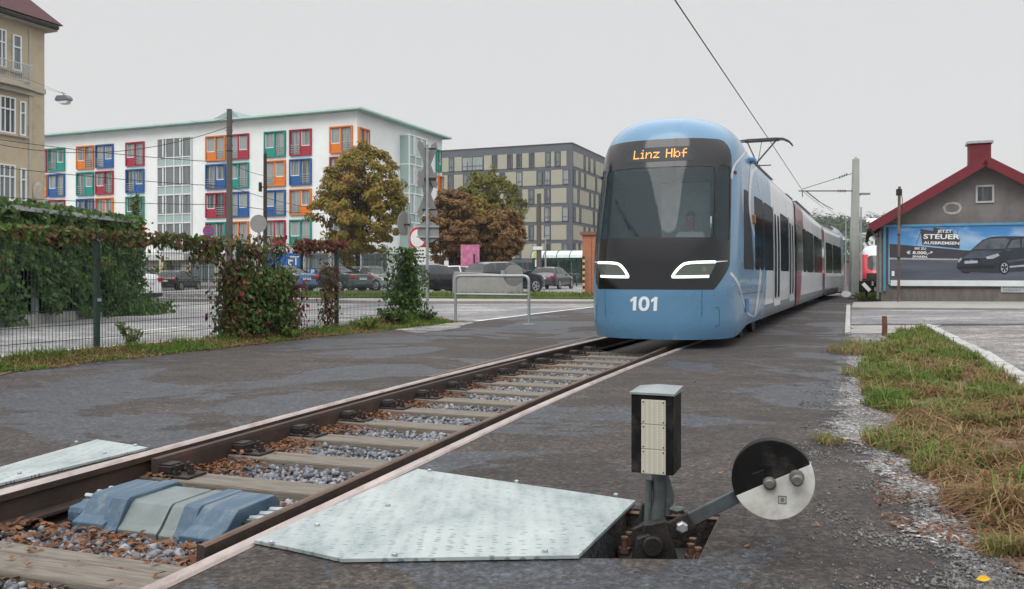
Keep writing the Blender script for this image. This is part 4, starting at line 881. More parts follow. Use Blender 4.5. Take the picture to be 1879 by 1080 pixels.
def polyf(pts):                       # convex polygon, counter-clockwise
    E = []
    for i in range(len(pts)):
        a, b = pts[i], pts[(i+1)%len(pts)]; l = math.hypot(b[0]-a[0], b[1]-a[1])
        E.append((-(b[1]-a[1])/l, (b[0]-a[0])/l, a))
    return lambda u, v: min((u-a[0])*nx + (v-a[1])*ny for nx, ny, a in E)
def strokef(pts, w, sx=1.0):
    def f(u, v):
        best = 9
        for k in range(len(pts)-1):
            ax, ay, bx, by = pts[k][0]*sx, pts[k][1], pts[k+1][0]*sx, pts[k+1][1]; dx, dy = bx-ax, by-ay
            t = max(0, min(1, ((u*sx-ax)*dx+(v-ay)*dy)/(dx*dx+dy*dy))); ww = w if not isinstance(w, tuple) else w[0]+(w[1]-w[0])*(k+t)/(len(pts)-1)
            best = min(best, math.hypot(u*sx-ax-t*dx, v-ay-t*dy)-ww)
        return -best
    return f
def smoothpath(pts, n=5):
    out = []
    for i in range(len(pts)-1):
        p0, p1, p2, p3 = pts[max(0,i-1)], pts[i], pts[i+1], pts[min(len(pts)-1,i+2)]
        for k in range(n):
            t = k/n; out.append(tuple(.5*((2*p1[c])+(-p0[c]+p2[c])*t+(2*p0[c]-5*p1[c]+4*p2[c]-p3[c])*t*t+(-p0[c]+3*p1[c]-3*p2[c]+p3[c])*t**3) for c in (0,1)))
    return out + [pts[-1]]
tram = thing('tram', 'light blue articulated tram numbered 101 standing on the track at the crossing', 'tram', (TN[0], TN[1], 0), TROT)
YA = lambda a: abs(a) - A0 + TD                        # distance behind the nose along the side
side = lambda f: (lambda a, v: f(YA(a), v))
# ---- front car
hl = smoothpath([(.88,1.085),(.40,1.075),(.345,1.095),(.45,1.23),(.58,1.285),(.99,1.30)], 4)
lens = polyf([(.36,1.075),(.90,1.085),(1.02,1.30),(.58,1.29),(.46,1.24)])
def mask_f(a, v):
    b = abs(a); f = rrect(-1.34, 1.34, .89, 3.22, .30)(b, v)
    return min(f, (.10-(b-v))*.707)
lines = [smoothpath([(.6,2.6),(.75,2.86),(1.3,3.08),(2.1,3.24),(2.9,3.30)]), smoothpath([(.64,1.14),(1.1,.92),(1.6,.64),(2.15,.44),(3.0,.31),(3.45,.45),(4.2,.78),(4.9,1.2)]),
         smoothpath([(3.0,3.45),(3.5,2.95),(4.3,2.5)])]
bands = [smoothpath([(4.1,3.4),(3.0,3.02),(2.5,2.66),(2.3,2.3),(2.6,2.0),(2.95,1.8)]), smoothpath([(3.05,.32),(3.45,.72),(3.85,1.19)])]
f_lines = [strokef(l, .028, .45) for l in lines[:2]] + [strokef(lines[2], .014, .45)]
f_bands = [strokef(bands[0], (.15,.05), .42), strokef(bands[1], (.09,.10), .42)]
cabwin = polyf([(1.55,1.20),(2.95,1.20),(2.45,2.0),(2.1,2.52),(1.40,2.52)])
win_list = [(3.02,4.40),(4.46,6.08),(7.62,9.68)]
door_list = [(6.16,7.52),(9.78,11.2)]
def in_any(rs, z0, z1, r=.05):
    fs = [rrect(y0, y1, z0, z1, r) for y0, y1 in rs]
    return side(lambda y, v: max(f(y, v) for f in fs))
panes = [(y0+.12+k*(y1-y0-.1)/2, y0+k*(y1-y0-.1)/2+.52) for y0, y1 in door_list for k in (0,1)]
def near_side(a, v): return YA(a) - 1.2
def white_f(y, v): return (y-(4.55+.5*(v-.5))) if v < 1.25 else (y-(4.9+.9*min(1,(v-1.2)/1.3)))
GAP = [strokef([(.78,.1),(.78,.89)], .006), ]
regs = []
for sg, nm in ((1,'r'),(-1,'l')):
    regs.append(('lens_'+nm, (lambda sg: lambda a, v: lens(a*sg, v))(sg)))
def ledfin(a, v): return strokef([(1.0,1.30),(1.28,1.315)], (.014,.004))(abs(a), v)
fin = polyf([(2.0,.0),(3.0,.0)]) if False else None
regs += [('display', rrect(-.52,.62,2.86,3.09,.07)), ('wind', rrect(-.95,.95,1.67,2.77,.05)),
         ('qwind', lambda a, v: rrect(1.0,1.30,1.62,2.80,.05)(abs(a), v)), ('mask', mask_f),
         ('cab', side(cabwin)), ('win', in_any(win_list, 1.2, 2.52)),
         ('pane', in_any(panes, .62, 2.42)), ('door', in_any(door_list, .42, 2.56, .03)),
         ('roof', side(lambda y, v: min(v-3.2-max(0,(3.4-y)*.35), y-1.9))),
         ('skirt', side(lambda y, v: min(.53-v, y-4.5))), ('dark_end', side(lambda y, v: min(y-11.25, 2.6-v, v-1.2))), ('maroon', side(lambda y, v: y-11.3)), ('white', side(white_f)), ('blue', None)]
na = [x for x in np.linspace(0, A0, 34)]; sa = [A0 + x for x in np.arange(.12, 12-1.3-.6, .115)] + [A0+11.6-1.3]
us = sorted([-x for x in na[1:]+sa]) + na + sa
vs = list(np.arange(.14, 3.2, .075)) + list(np.linspace(3.2, 4.3, 16))
cells = clip_cells(us, vs, regs)
body = skin('body_shell', cells['blue'], tram_surface, m_blue, tram)
skin('white_panel', cells['white'], tram_surface, m_twhite, body)
def ribbon(pts, w0, w1, sg):
    mb = MB(); V = []; n = len(pts)
    for k, (y, v) in enumerate(pts):
        a, b = pts[max(0,k-1)], pts[min(n-1,k+1)]; dy, dv = b[0]-a[0], b[1]-a[1]; l = math.hypot(dy, dv); w = w0+(w1-w0)*k/(n-1)
        for q in (-1,1):
            p, nr_ = tsn(sg*(A0-TD+y-q*dv/l*w), min(4.2, v+q*dy/l*w*.45)); V.append(p+nr_*.004)
    mb.add(V, [(2*k,2*k+1,2*k+3,2*k+2) for k in range(n-1)]); return mb.build('livery_stripe', m_twhite, body, smooth=True)
for sg in (1,-1):
    ribbon(lines[0], .035, .05, sg); ribbon(lines[1], .05, .04, sg); ribbon(lines[2], .02, .03, sg); ribbon(bands[0], .26, .10, sg); ribbon(bands[1], .12, .19, sg)
for sg in (1,-1):
    for pts in ([(.78,.15),(.78,.5),(.78,.88)],[(A0-TD+y,.80) for y in (.25,.6,1.1,1.7,2.4,3.2,4.2)],[(A0-TD+y,.98) for y in (1.2,1.5,1.9)],[(1.02,.62),(1.08,.62),(1.1,.55),(1.1,.36),(1.02,.33)]): MB().tube([tsn(sg*a,v)[0] for a, v in pts], .0045, 4).build('panel_gap', m_rubber, body)
skin('roof', cells['roof'], tram_surface, m_troof, tram)
skin('skirt', cells['skirt'], tram_surface, m_tgrey, tram)
skin('end_panel', cells['maroon'], tram_surface, m_maroon, tram)
skin('end_glazing', cells['dark_end'], tram_surface, m_mask, tram)
mask = skin('front_mask', cells['mask'], tram_surface, m_mask, tram, .004)
skin('windscreen', cells['wind'], tram_surface, m_wind, tram, -.004)
for sg in (1,-1):
    skin('quarter_window', [p for p in cells['qwind'] if sg*p[0][0] > 0], tram_surface, m_wind, tram, -.004)
    skin('cab_window', [p for p in cells['cab'] if sg*p[0][0] > 0], tram_surface, m_tint, tram, .003)
    for y0, y1 in win_list: skin('side_window', [p for p in cells['win'] if sg*p[0][0] > 0 and y0-.01 <= YA(p[0][0]) <= y1+.01], tram_surface, m_tglass, tram, -.006)
    for y0, y1 in door_list:
        d = skin('door', [p for p in cells['door'] if sg*p[0][0] > 0 and y0-.01 <= YA(p[0][0]) <= y1+.01], tram_surface, m_twhite, tram, .008)
        skin('door_pane', [p for p in cells['pane'] if sg*p[0][0] > 0 and y0-.01 <= YA(p[0][0]) <= y1+.01], tram_surface, m_tglass, d, .002)
for nm in ('r','l'):
    h = skin('headlight', cells['lens_'+nm], tram_surface, m_lens, tram, .006)
    sg = 1 if nm == 'r' else -1; p = tram_surface(sg*.80, 1.19); mb = MB()
    path_ = [tsn(sg*a, v)[0]+tsn(sg*a, v)[1]*.008 for a, v in hl]; MB().tube(path_, .022, 6).build('light_strip', m_led, h); MB().tube([tsn(sg*a,v)[0]+tsn(sg*a,v)[1]*.004 for a, v in ((1.0,1.302),(1.15,1.312),(1.28,1.318))], [.012,.008,.004], 6).build('light_fin', m_letter, h)
    n = (tram_surface(sg*.81,1.19)-tram_surface(sg*.79,1.19)).normalized()
    for k in range(6):
        q = tram_surface(sg*(.80+.024*math.cos(k*R(60))), 1.19+.024*math.sin(k*R(60))) + Vector((n.y, -n.x, 0)).normalized()*(.010*(1 if n.x > 0 else -1))
        mb.tube([q, q+Vector((n.y,-n.x,0))*.004*(1 if n.x > 0 else -1)], .009, 6)
    mb.build('lamp_reflector', mat('reflector', (.4,.5,.45), .2, .6), h)
disp = skin('destination_display', cells['display'], tram_surface, m_disp, tram, .008)
# destination in amber dots, wrapped on the curved glass
FONT = {'L':['1....','1....','1....','1....','1....','1....','11111'],'i':['.1.','...','11.','.1.','.1.','.1.','111'],'n':['.....','.....','1.11.','11..1','1...1','1...1','1...1'],
 'z':['.....','.....','11111','...1.','..1..','.1...','11111'],' ':['...']*7,'H':['1...1','1...1','1...1','11111','1...1','1...1','1...1'],'b':['1....','1....','1.11.','11..1','1...1','11..1','1.11.'],'f':['..11','.1..','.1..','1111','.1..','.1..','.1..']}
mb = MB(); px_ = -.38; st = .0205
for ch in 'Linz Hbf':
    g = FONT[ch]
    for r_, row in enumerate(g):
        for c_, b in enumerate(row):
            if b == '1':
                a, v = px_+c_*st, 3.045-r_*st
                p, n = tsn(a, v); q = [tsn(a+da, v+dv)[0]+n*.013 for da, dv in ((-.0085,-.0085),(.0085,-.0085),(.0085,.0085),(-.0085,.0085))]
                mb.add(q, [(0,1,2,3)])
    px_ += (len(g[0])+1)*st
mb.build('lettering', m_amber, disp)
def wrap_text(body_, size, a0, v0, m, par, bold=.012):
    o = text(body_, size, m, par, Matrix.Identity(4), bold, .0, 'lettering')
    bm = bmesh.new(); bm.from_mesh(o.data); bmesh.ops.subdivide_edges(bm, edges=bm.edges, cuts=2)
    for v in bm.verts:
        p, n = tsn(a0+v.co.x, v0+v.co.y); v.co = p + n*.004
    bm.to_mesh(o.data); bm.free(); return o
mb = MB()
one = [(-.012,-.105),(.040,-.105),(.040,.105),(.000,.105),(-.055,.062),(-.055,.018),(-.012,.045)]
def digit(poly, a0, v0, holes=None):
    n = 6; 
    o = bmesh.new()
    es = []
    for lp in [poly]+(holes or []):
        vs_ = [o.verts.new((x,y,0)) for x,y in lp]; es += [o.edges.new((vs_[i],vs_[(i+1)%len(vs_)])) for i in range(len(vs_))]
    bmesh.ops.triangle_fill(o, use_beauty=True, edges=es); o.verts.index_update()
    V = []
    for v in o.verts:
        p, nr_ = tsn(a0+v.co.x+v.co.y*.06, v0+v.co.y); V.append(p+nr_*.005)
    mb.add(V, [tuple(v.index for v in f.verts) for f in o.faces]); o.free()
ov = lambda rx, ry, n=36: [(rx*math.copysign(abs(math.cos(2*math.pi*i/n))**.85,math.cos(2*math.pi*i/n)), ry*math.copysign(abs(math.sin(2*math.pi*i/n))**.85,math.sin(2*math.pi*i/n))) for i in range(n)]
digit(one, -.245, .675); digit(ov(.084,.110), -.085, .675, [ov(.034,.066)]); digit(one, .075, .675)
mb.build('lettering', m_letter, body, fix=False)
# wiper, marker lamp, mirror camera, step recess
mb = MB(); mb.tube([tsn(-.22,1.70)[0]+tsn(-.22,1.7)[1]*.04, tsn(-.45,1.98)[0]+tsn(-.45,1.98)[1]*.03, tsn(-.60,2.16)[0]+tsn(-.6,2.16)[1]*.02], .010, 6)
mb.tube([tsn(-.36,1.80)[0]+tsn(-.36,1.8)[1]*.012, tsn(-.66,2.28)[0]+tsn(-.66,2.28)[1]*.012], .008, 6)
mb.build('wiper', m_rubber, tram)
mb = MB(); mb.box(1.10,1.20, 2.70,2.84, 2.0,2.16); mb.build('marker_lamp', mat('amber_lamp', (.22,.10,.035), .3), tram, bevel=.02)
mb = MB(); mb.box(TW-.02, TW+.012, 1.75,2.1, .5,.72); mb.build('step_recess', mat('step_blue', (.03,.13,.33), .5), tram)
mb = MB(); mb.box(TW-.08, TW+.03, 2.72,3.05, 3.08,3.16); mb.build('side_camera', mat('camera_blue', (.06,.2,.42), .4), tram, bevel=.02)
# inside of the front car
mb = MB(); mb.box(-1.1,1.1, 1.0,11.5, .36,.42); mb.box(-1.1,1.1, 2.3,11.5, 2.75,2.8); mb.box(-1.12,-1.08,1.9,11.5,.42,1.18); mb.box(1.08,1.12,1.9,11.5,.42,1.18)
mb.build('cabin', m_inside, tram)
mb = MB(); mb.box(-1.1,-.30, 2.75,2.8, .42,2.75); mb.box(.52,1.1, 2.75,2.8, .42,2.75); mb.box(-1.1,1.1,1.1,2.75,2.70,2.74); mb.build('cab_wall', mat('dark_cab_wall', (.03,.045,.05), .7), tram)
mb = MB(); mb.box(-.34,.50, 2.26,2.31, .42,2.70); mb.build('reflection_panel', mat('pale_reflection', (.78,.82,.83), .6), tram)  # pale panel added behind the driver; its colour stands in for a windscreen reflection
mb = MB(); mb.prism([(-.95,1.0),(-.6,.55),(.6,.55),(.95,1.0),(.95,1.25),(-.95,1.25)], .7, 1.58); mb.box(-.2,.35,1.2,1.3,1.58,1.68); mb.build('dashboard', m_rubber, tram, bevel=.04)
mb = MB(); mb.box(.08,.52,1.5,1.85,1.11,1.24); mb.box(.10,.50,1.85,1.93,1.2,1.72); mb.tube([(.30,1.7,.42),(.30,1.7,.94)], .07); mb.build('driver_seat', m_rubber, tram, bevel=.03)
mb = MB(); mb.box(-.75,.75,1.0,1.03,2.62,2.8); mb.build('sun_blind', m_rubber, tram)
for k in range(9):
    y = 3.4+k*.82
    if any(d0-.2 < y < d1 for d0, d1 in door_list): continue
    for sx_ in (-.75, .75):
        mb = MB(); mb.box(sx_-.28,sx_+.28, y,y+.42, .82,.92); mb.box(sx_-.26,sx_+.26, y+.40,y+.48, .9,1.62); mb.box(sx_-.1,sx_+.1,y+.1,y+.3,.42,.82)
        mb.build('seat', m_redseat, tram, bevel=.03)
for y in (3.9, 6.2, 7.6, 9.6):
    MB().tube([(.55,y,.42),(.55,y,2.75)], .018, 8).build('grab_pole', mat('yellow_pole', (.5,.38,.03), .4), tram)
# underframe and wheels of the front car
mb = MB(); mb.box(-.95,.95,1.6,11.4,.2,.38); mb.build('underframe', m_dark, tram)
for y in (3.0, 4.7):
    for x in (-.87, .87):
        mb = MB(); mb.lathe([(.02,-.06),(.26,-.06),(.29,-.03),(.28,.05),(.1,.06)], 28, Matrix.Translation((x,y,.28)) @ Matrix.Rotation(R(90)*(1 if x > 0 else -1), 4, 'Y')); mb.build('wheel', m_dark, tram, smooth=30)
# ---- trailing cars
def trail_car(name_mats, y0, L, off, yaw, regs, nose_back=False):
    M = Matrix.Translation(off) @ Matrix.Rotation(yaw, 4, 'Z')
    if nose_back: M = M @ Matrix.Translation((0, L, 0)) @ Matrix.Rotation(math.pi, 4, 'Z')
    sf = (lambda a, v: tram_surface(a, v, True)) if nose_back else (lambda a, v: tram_surface(a, v, False))
    if nose_back: sa_ = na + [A0+x for x in np.arange(.25, L-1.3, .25)] + [A0+L-1.3]; us_ = sorted([-x for x in sa_[1:]]) + sa_
    parts = []
    if nose_back: cells = clip_cells(us_, vs, regs); parts.append(cells)
    else:
        for sg in (1,-1):
            ys = list(np.arange(0, L, .25)) + [L]; u = sorted(sg*max(y, 1e-4) for y in ys); parts.append(clip_cells(u, vs, regs))
    first = None
    for nm, pname, m, pr in name_mats:
        polys = sum([c[nm] for c in parts], [])
        groups = {}
        for p in polys:
            key = 0
            if pname in ('end_glazing','end_panel'): key = (p[0][0] > 0, sum(abs(q[0]) for q in p)/len(p) > 6)
            if pname == 'side_window': key = (p[0][0] > 0, int((sum(abs(q[0]) for q in p)/len(p)-(A0-TD if nose_back else 0))//1.6))
            groups.setdefault(key, []).append(p)
        for g in groups.values():
            o = skin(pname, g, sf, m, tram, pr)
            if o: o.matrix_local = M
    return M
K = tram_surface
def car2(y, v): return abs(y)
Lc2, Lc3 = 13.2, 11.5
w2 = [rrect(2.2+1.6*k+.05, 2.2+1.6*(k+1)-.05, 1.2, 2.52, .05) for k in range(6)]
regs2 = [('win', lambda a, v: max(f(abs(a), v) for f in w2)), ('roof', lambda a, v: v-3.2), ('glz', lambda a, v: min(v-1.2, 2.56-v, max(2.2-abs(a), min(abs(a)-11.7, Lc2+.01-abs(a))))),
         ('mar', lambda a, v: max((2.6 if v > 2 else 1.9-.0*v)-abs(a)-(.8-v*.6 if v < 1.2 else 0)*1.0, abs(a)-11.9)), ('skirt', lambda a, v: .53-v), ('white', None)]
off2 = Vector((.0, 11.95, 0)); yaw2 = R(-.3)
M2 = trail_car([('white','white_panel',m_twhite,0),('win','side_window',m_tglass,-.005),('roof','roof',m_troof,0),('glz','end_glazing',m_mask,.002),('mar','end_panel',m_maroon,0),('skirt','skirt',m_tgrey,0)], 0, Lc2, off2, yaw2, regs2)
w3 = [rrect(3.0+1.6*k+.05, 3.0+1.6*(k+1)-.05, 1.2, 2.52, .05) for k in range(5)]
regs3 = [('mask', mask_f), ('win', side(lambda y, v: max(f(y, v) for f in w3))), ('roof', side(lambda y, v: min(v-3.2, y-1.9))), ('skirt', side(lambda y, v: min(.53-v, y-4.5))), ('white', side(lambda y, v: y-3.4)), ('blue', None)]
off3 = M2 @ Vector((0, Lc2+.35, 0)); yaw3 = R(-2.6)
M3 = trail_car([('blue','body_shell',m_blue,0),('white','white_panel',m_twhite,0),('win','side_window',m_tglass,-.005),('mask','rear_mask',m_mask,.003),('roof','roof',m_troof,0),('skirt','skirt',m_tgrey,0)], 0, Lc3, off3, yaw3, regs3, True)
for yb, M in ((11.55, Matrix.Identity(4)), (Lc2-.06, M2)):
    mb = MB()
    for k in range(7): mb.box(-1.05+.03*(k%2),1.05-.03*(k%2), yb+k*.07, yb+k*.07+.068, .35, 3.15-.03*(k%2), 0, M)
    mb.build('bellows', m_rubber, tram)
mb = MB(); mb.box(-1.0,1.0,.3,Lc2-.3,.2,.36,0,M2); mb.box(-1.0,1.0,0,Lc2,.38,.42,0,M2); mb.box(-1,1,0.2,9.5,.2,.36,0,M3); mb.box(-1.05,1.05,0,9.5,.38,.42,0,M3); mb.build('underframe', m_dark, tram)
mb = MB(); mb.box(-1.1,1.1,0,Lc2,2.75,2.8,0,M2); mb.box(-1.1,1.1,0,9.5,2.75,2.8,0,M3); mb.build('ceiling', m_inside, tram)
for k in range(12):
    for sx_ in (-.75,.75):
        mb = MB(); y = 1.0+k*.95; mb.box(sx_-.28,sx_+.28,y,y+.42,.82,.92,0,M2); mb.box(sx_-.26,sx_+.26,y+.4,y+.48,.42,1.62,0,M2); mb.build('seat', m_redseat, tram, bevel=.03)
# roof equipment
for y0, y1, M, h in ((4.6,9.9,Matrix.Identity(4),.16),(1.6,3.6,M2,.12),(5.0,11.5,M2,.18),(1.2,5.0,M3,.15)):
    mb = MB(); mb.box(-.72,.72,y0,y1,3.3,3.36+h,0,M); mb.box(-.76,.76,y0-.04,y1+.04,3.36+h,3.38+h,0,M); mb.build('roof_unit', m_troof, tram, bevel=.04)
# pantograph
pg = MB(); yb = 13.2
pg.box(-.45,.45,yb-.3,yb+.5,3.36,3.44); pg.tube([(0,yb+.4,3.45),(0,yb-.35,4.35)], .035); pg.tube([(.25,yb+.3,3.62),(.06,yb-.28,4.3)], .012)
pg.tube([(0,yb-.35,4.35),(.45,yb+.9,5.2)], .024); pg.tube([(0,yb-.35,4.35),(-.45,yb+.9,5.2)], .02); pg.tube([(0,yb-.2,4.28),(.0,yb+.85,5.15)], .01); pg.tube([(-.35,yb+.1,4.32),(.35,yb+.1,4.32)], .016)
pf = pg.build('pantograph', m_rubber, tram)
ph = MB()
for dy in (-.0,.3):
    ph.tube([(-.88,yb+.75+dy,4.98),(-.78,yb+.75+dy,5.1),(-.62,yb+.75+dy,5.18),(-.4,yb+.75+dy,5.2),(.4,yb+.75+dy,5.2),(.62,yb+.75+dy,5.18),(.78,yb+.75+dy,5.1),(.88,yb+.75+dy,4.98)], .024)
ph.box(-.5,.5,yb+.78,yb+1.02,5.14,5.17); ph.build('collector_head', mat('carbon', (.05,.05,.055), .5), pf)
# ---- driver behind the windscreen
m_skin = mat('skin', (.48,.27,.19), .5, var=.06); m_shirt = mat('pale_shirt', (.68,.72,.76), .8, var=.05, scale=20); m_hair = mat('grey_brown_hair', (.13,.105,.085), .7, var=.3, scale=60, stretch=(1,1,.2))
def skinned(name, verts, edges, radii, m, parent, sub=2, rootv=0):
    me = bpy.data.meshes.new(name); me.from_pydata(verts, edges, []); me.materials.append(m)
    o = bpy.data.objects.new(name, me); COL.objects.link(o); o.parent = parent
    sk = o.modifiers.new('skin', 'SKIN'); sk.use_smooth_shade = True
    if not me.skin_vertices: 
        bpy.context.view_layer.objects.active = o
    for i, r_ in enumerate(radii):
        sv = me.skin_vertices[0].data[i]; sv.radius = (r_, r_) if not isinstance(r_, tuple) else r_; sv.use_root = (i == rootv)
    s2 = o.modifiers.new('sub', 'SUBSURF'); s2.levels = sub; s2.render_levels = sub
    dg = bpy.context.evaluated_depsgraph_get(); me2 = bpy.data.meshes.new_from_object(o.evaluated_get(dg)); me2.name = name
    me2.materials.clear(); me2.materials.append(m); me2.polygons.foreach_set('use_smooth', [True]*len(me2.polygons))
    bpy.data.objects.remove(o); o = bpy.data.objects.new(name, me2); COL.objects.link(o); o.parent = parent; return o
dr = thing('person', 'tram driver in a pale short-sleeved shirt seated behind the windscreen', 'person', tram.matrix_basis @ Vector((.30, 1.62, 1.24)), TROT)
V = [(0,0,.05),(0,.02,.28),(0,.0,.50),(0,-.01,.60),(0,-.03,.68),(0,-.04,.78),(0,-.035,.86), (.17,0,.52),(.25,-.06,.36),(.27,-.26,.22),(.22,-.45,.27), (-.17,0,.52),(-.25,-.06,.36),(-.27,-.26,.22),(-.22,-.45,.27), (.1,-.1,.0),(.13,-.45,.02),(.13,-.5,-.36),(.13,-.62,-.42),(-.1,-.1,.0),(-.13,-.45,.02),(-.13,-.5,-.36),(-.13,-.62,-.42)]
E = [(0,1),(1,2),(2,3),(3,4),(4,5),(5,6),(2,7),(7,8),(8,9),(9,10),(2,11),(11,12),(12,13),(13,14),(0,15),(15,16),(16,17),(17,18),(0,19),(19,20),(20,21),(21,22)]
rad = [(.17,.12),(.17,.115),(.12,.09),.058,(.07,.085),(.088,.105),(.07,.085),.068,.052,.042,.032,.068,.052,.042,.032,.09,.072,.055,.045,.09,.072,.055,.045]
skinned('body', V, E, rad, m_skin, dr)
sv = [(0,0,.04),(0,.02,.28),(0,0,.50),(0,-.01,.57),(.17,0,.52),(.245,-.05,.385),(-.17,0,.52),(-.245,-.05,.385)]
skinned('shirt', sv, [(0,1),(1,2),(2,3),(2,4),(4,5),(2,6),(6,7)], [(.185,.135),(.185,.13),(.135,.105),.066,.082,.074,.082,.074], m_shirt, dr)
mb = MB(); mb.lathe([(.02,.115),(.06,.10),(.088,.06),(.094,.02)], 20, Matrix.Translation((0,-.015,.815)) @ Matrix.Diagonal((.9,1.05,1,1)) @ Matrix.Rotation(R(-14),4,'X')); mb.build('hair', m_hair, dr, smooth=True)
mb = MB()
for x in (-.033,.033): mb.lathe([(.003,-.011),(.011,-.004),(.011,.004),(.003,.011)], 10, Matrix.Translation((x,-.128,.79)))
mb.build('eye', m_rubber, dr, smooth=True)
mb = MB(); mb.add([(-.014,-.135,.735),(.014,-.135,.735),(0,-.165,.74),(0,-.135,.785)], [(0,2,3),(2,1,3),(0,1,2)]); mb.build('nose', m_skin, dr)
mb = MB(); mb.box(-.025,.025,-.133,-.12,.700,.708); mb.build('mouth', mat('lips', (.30,.10,.09), .5), dr)
mb = MB()
for s in (-1,1):
    for k in range(4): mb.tube([(s*(.20+.018*k),-.47,.275),(s*(.198+.018*k),-.53,.272-.004*k),(s*(.197+.018*k),-.555,.25)], [.011,.009,.007], 6)
    mb.tube([(s*.195,-.46,.27),(s*.165,-.49,.262),(s*.155,-.515,.25)], [.011,.010,.008], 6)
mb.build('hands', m_skin, dr, smooth=True)
# ================================================================ STREET FURNITURE, CARS, WIRES
m_steel = mat('dull_galvanised', (.33,.36,.37), .5, .4, var=.12, scale=5, dirt=(.24,.25,.25)); m_signback = mat('sign_back', (.24,.235,.225), .6, .15, var=.12, scale=4, dirt=(.26,.25,.23))
m_wood = mat('old_wood_pole', (.10,.088,.078), .9, var=.3, scale=6, stretch=(8,8,.5), bump=.5, bscale=12); m_wooddk = mat('dark_wood_pole', (.035,.028,.022), .9, var=.3, scale=6)
m_fgreen = mat('fence_green', (.012,.035,.024), .5, var=.15, scale=6); m_conc = mat('concrete', (.27,.265,.25), .9, var=.15, scale=2, bump=.3, bscale=30, dirt=(.17,.165,.15), dscale=1.1)
m_red = mat('sign_red', (.50,.02,.02), .5, var=.1); m_swhite = mat('sign_white', (.68,.69,.68), .5, var=.05, dirt=(.5,.5,.48))
# ---- wire mesh fence along the path
fence = thing('mesh_fence', 'dark green wire mesh fence with square posts, overgrown by creeper along the path', 'fence', tuple(fence_pt(11.5)), math.atan2(FD.y,FD.x))
SP = 2.816
for k in range(-2, 4):
    mb = MB(); mb.box(k*SP-.03,k*SP+.03,-.03,.03,-.1,1.66); mb.box(k*SP-.033,k*SP+.033,-.033,.033,1.66,1.68); p = mb.build('post', m_fgreen, fence)
    mb = MB(); mb.box(k*SP-.02,k*SP+.035,-.045,-.03,.75,.79); mb.build('clamp', m_galv, p)
for k in range(-2, 3):
    mb = MB(); x = k*SP+.04
    while x < (k+1)*SP-.03: mb.box(x-.0024,x+.0024,-.0024,.0024,.04,1.63); x += .05
    for i in range(9): z = .06+.195*i; mb.box(k*SP+.03,(k+1)*SP-.03,-.0085,-.0035,z,z+.007); mb.box(k*SP+.03,(k+1)*SP-.03,.0035,.0085,z,z+.007)
    mb.build('wire_panel', m_fgreen, fence)
# ---- pedestrian barrier with a round plate
a, b = P(836,591), P(970.5,595); dv = (b-a); w_ = dv.length
br = thing('pedestrian_barrier', 'galvanised tube railing with a mid bar standing at the edge of the crossing', 'barrier', tuple(a), math.atan2(dv.y,dv.x))
mb = MB(); r_ = .12; H_ = 1.09; path = [(0,0,0),(0,0,H_-r_)] + [(r_-r_*math.cos(t),0,H_-r_+r_*math.sin(t)) for t in (R(30),R(60),R(90))] + [(w_-r_+r_*math.sin(t),0,H_-r_+r_*math.cos(t)) for t in (0,R(30),R(60),R(90))] + [(w_,0,0)]
mb.tube(path, .032, 12); mb.build('frame', m_steel, br, smooth=40)
mb = MB(); mb.tube([(.03,0,.66),(w_-.03,0,.66)], .027, 12); mb.build('mid_bar', m_steel, br, smooth=40)
mb = MB(); [mb.box(x-.11,x+.11,-.11,.11,0,.012) for x in (0,w_)]; mb.build('foot_plates', m_steel, br)
rp = thing('round_plate', 'round grey metal sign seen from behind, clamped to the tube railing', 'sign', tuple(W(942,505,19.5)), math.atan2(dv.y,dv.x))
mb = MB(); mb.lathe([(.25,-.006),(.25,.006)], 36, Matrix.Rotation(R(90),4,'X')); mb.build('disc', m_signback, rp); mb = MB(); mb.box(-.30,-.2,-.05,.05,-.05,.12); mb.box(-.25,.25,-.03,-.008,-.02,.02); mb.build('clamp', m_steel, rp)
# ---- crossbuck post and its neighbours
cb_ = thing('level_crossing_sign', 'grey post with two stacked crossbucks seen from behind and a round sign below them', 'crossing sign', tuple(P(784,588)), 0)
mb = MB(); mb.tube([(0,0,0),(0,0,4.28)], .035, 10); mb.build('post', m_steel, cb_)
def plank(M, l, w=.17):
    mb = MB(); h = l/2; mb.prism([(-w/2,-h+.1),(0,-h),(w/2,-h+.1),(w/2,h-.1),(0,h),(-w/2,h-.1)], -.012, .0, M=M, axis='y'); return mb
for zc, dy in ((3.80,.0),(3.08,.03)):
    for sgn in (1,-1):
        M = Matrix.Translation((0,.05+dy,zc)) @ Matrix.Rotation(R(34),4,'Z') @ Matrix.Rotation(sgn*R(23),4,'Y'); plank(M @ Matrix.Translation((0,.014 if sgn > 0 else 0,0)), 1.24).build('crossbuck_arm', m_signback, cb_)
    mb = MB(); mb.box(-.22,.22,.0,.03,zc+.36,zc+.40); mb.box(-.22,.22,.0,.03,zc-.40,zc-.36); mb.build('bracket', m_iron, cb_)
def disc_sign(par, x, y, z, r, rz, m=m_signback, front=None):
    M = Matrix.Translation((x,y,z)) @ Matrix.Rotation(rz,4,'Z') @ Matrix.Rotation(R(90),4,'X'); mb = MB(); mb.lathe([(r,-.006),(r,.006)], 36, M); o = mb.build('disc', m, par)
    return o, M
d_, _ = disc_sign(cb_, .02, .05, 2.16, .265, 0); mb = MB(); mb.box(-.26,.29,-.0,.04,2.27,2.31); mb.box(-.26,.29,-.0,.04,2.02,2.06); mb.build('bracket', m_steel, d_)
s1 = thing('round_sign', 'round sign seen edge-on from behind on a slim post, left of the crossbuck post', 'sign', (W(742,520,23).x,23,0), 0)
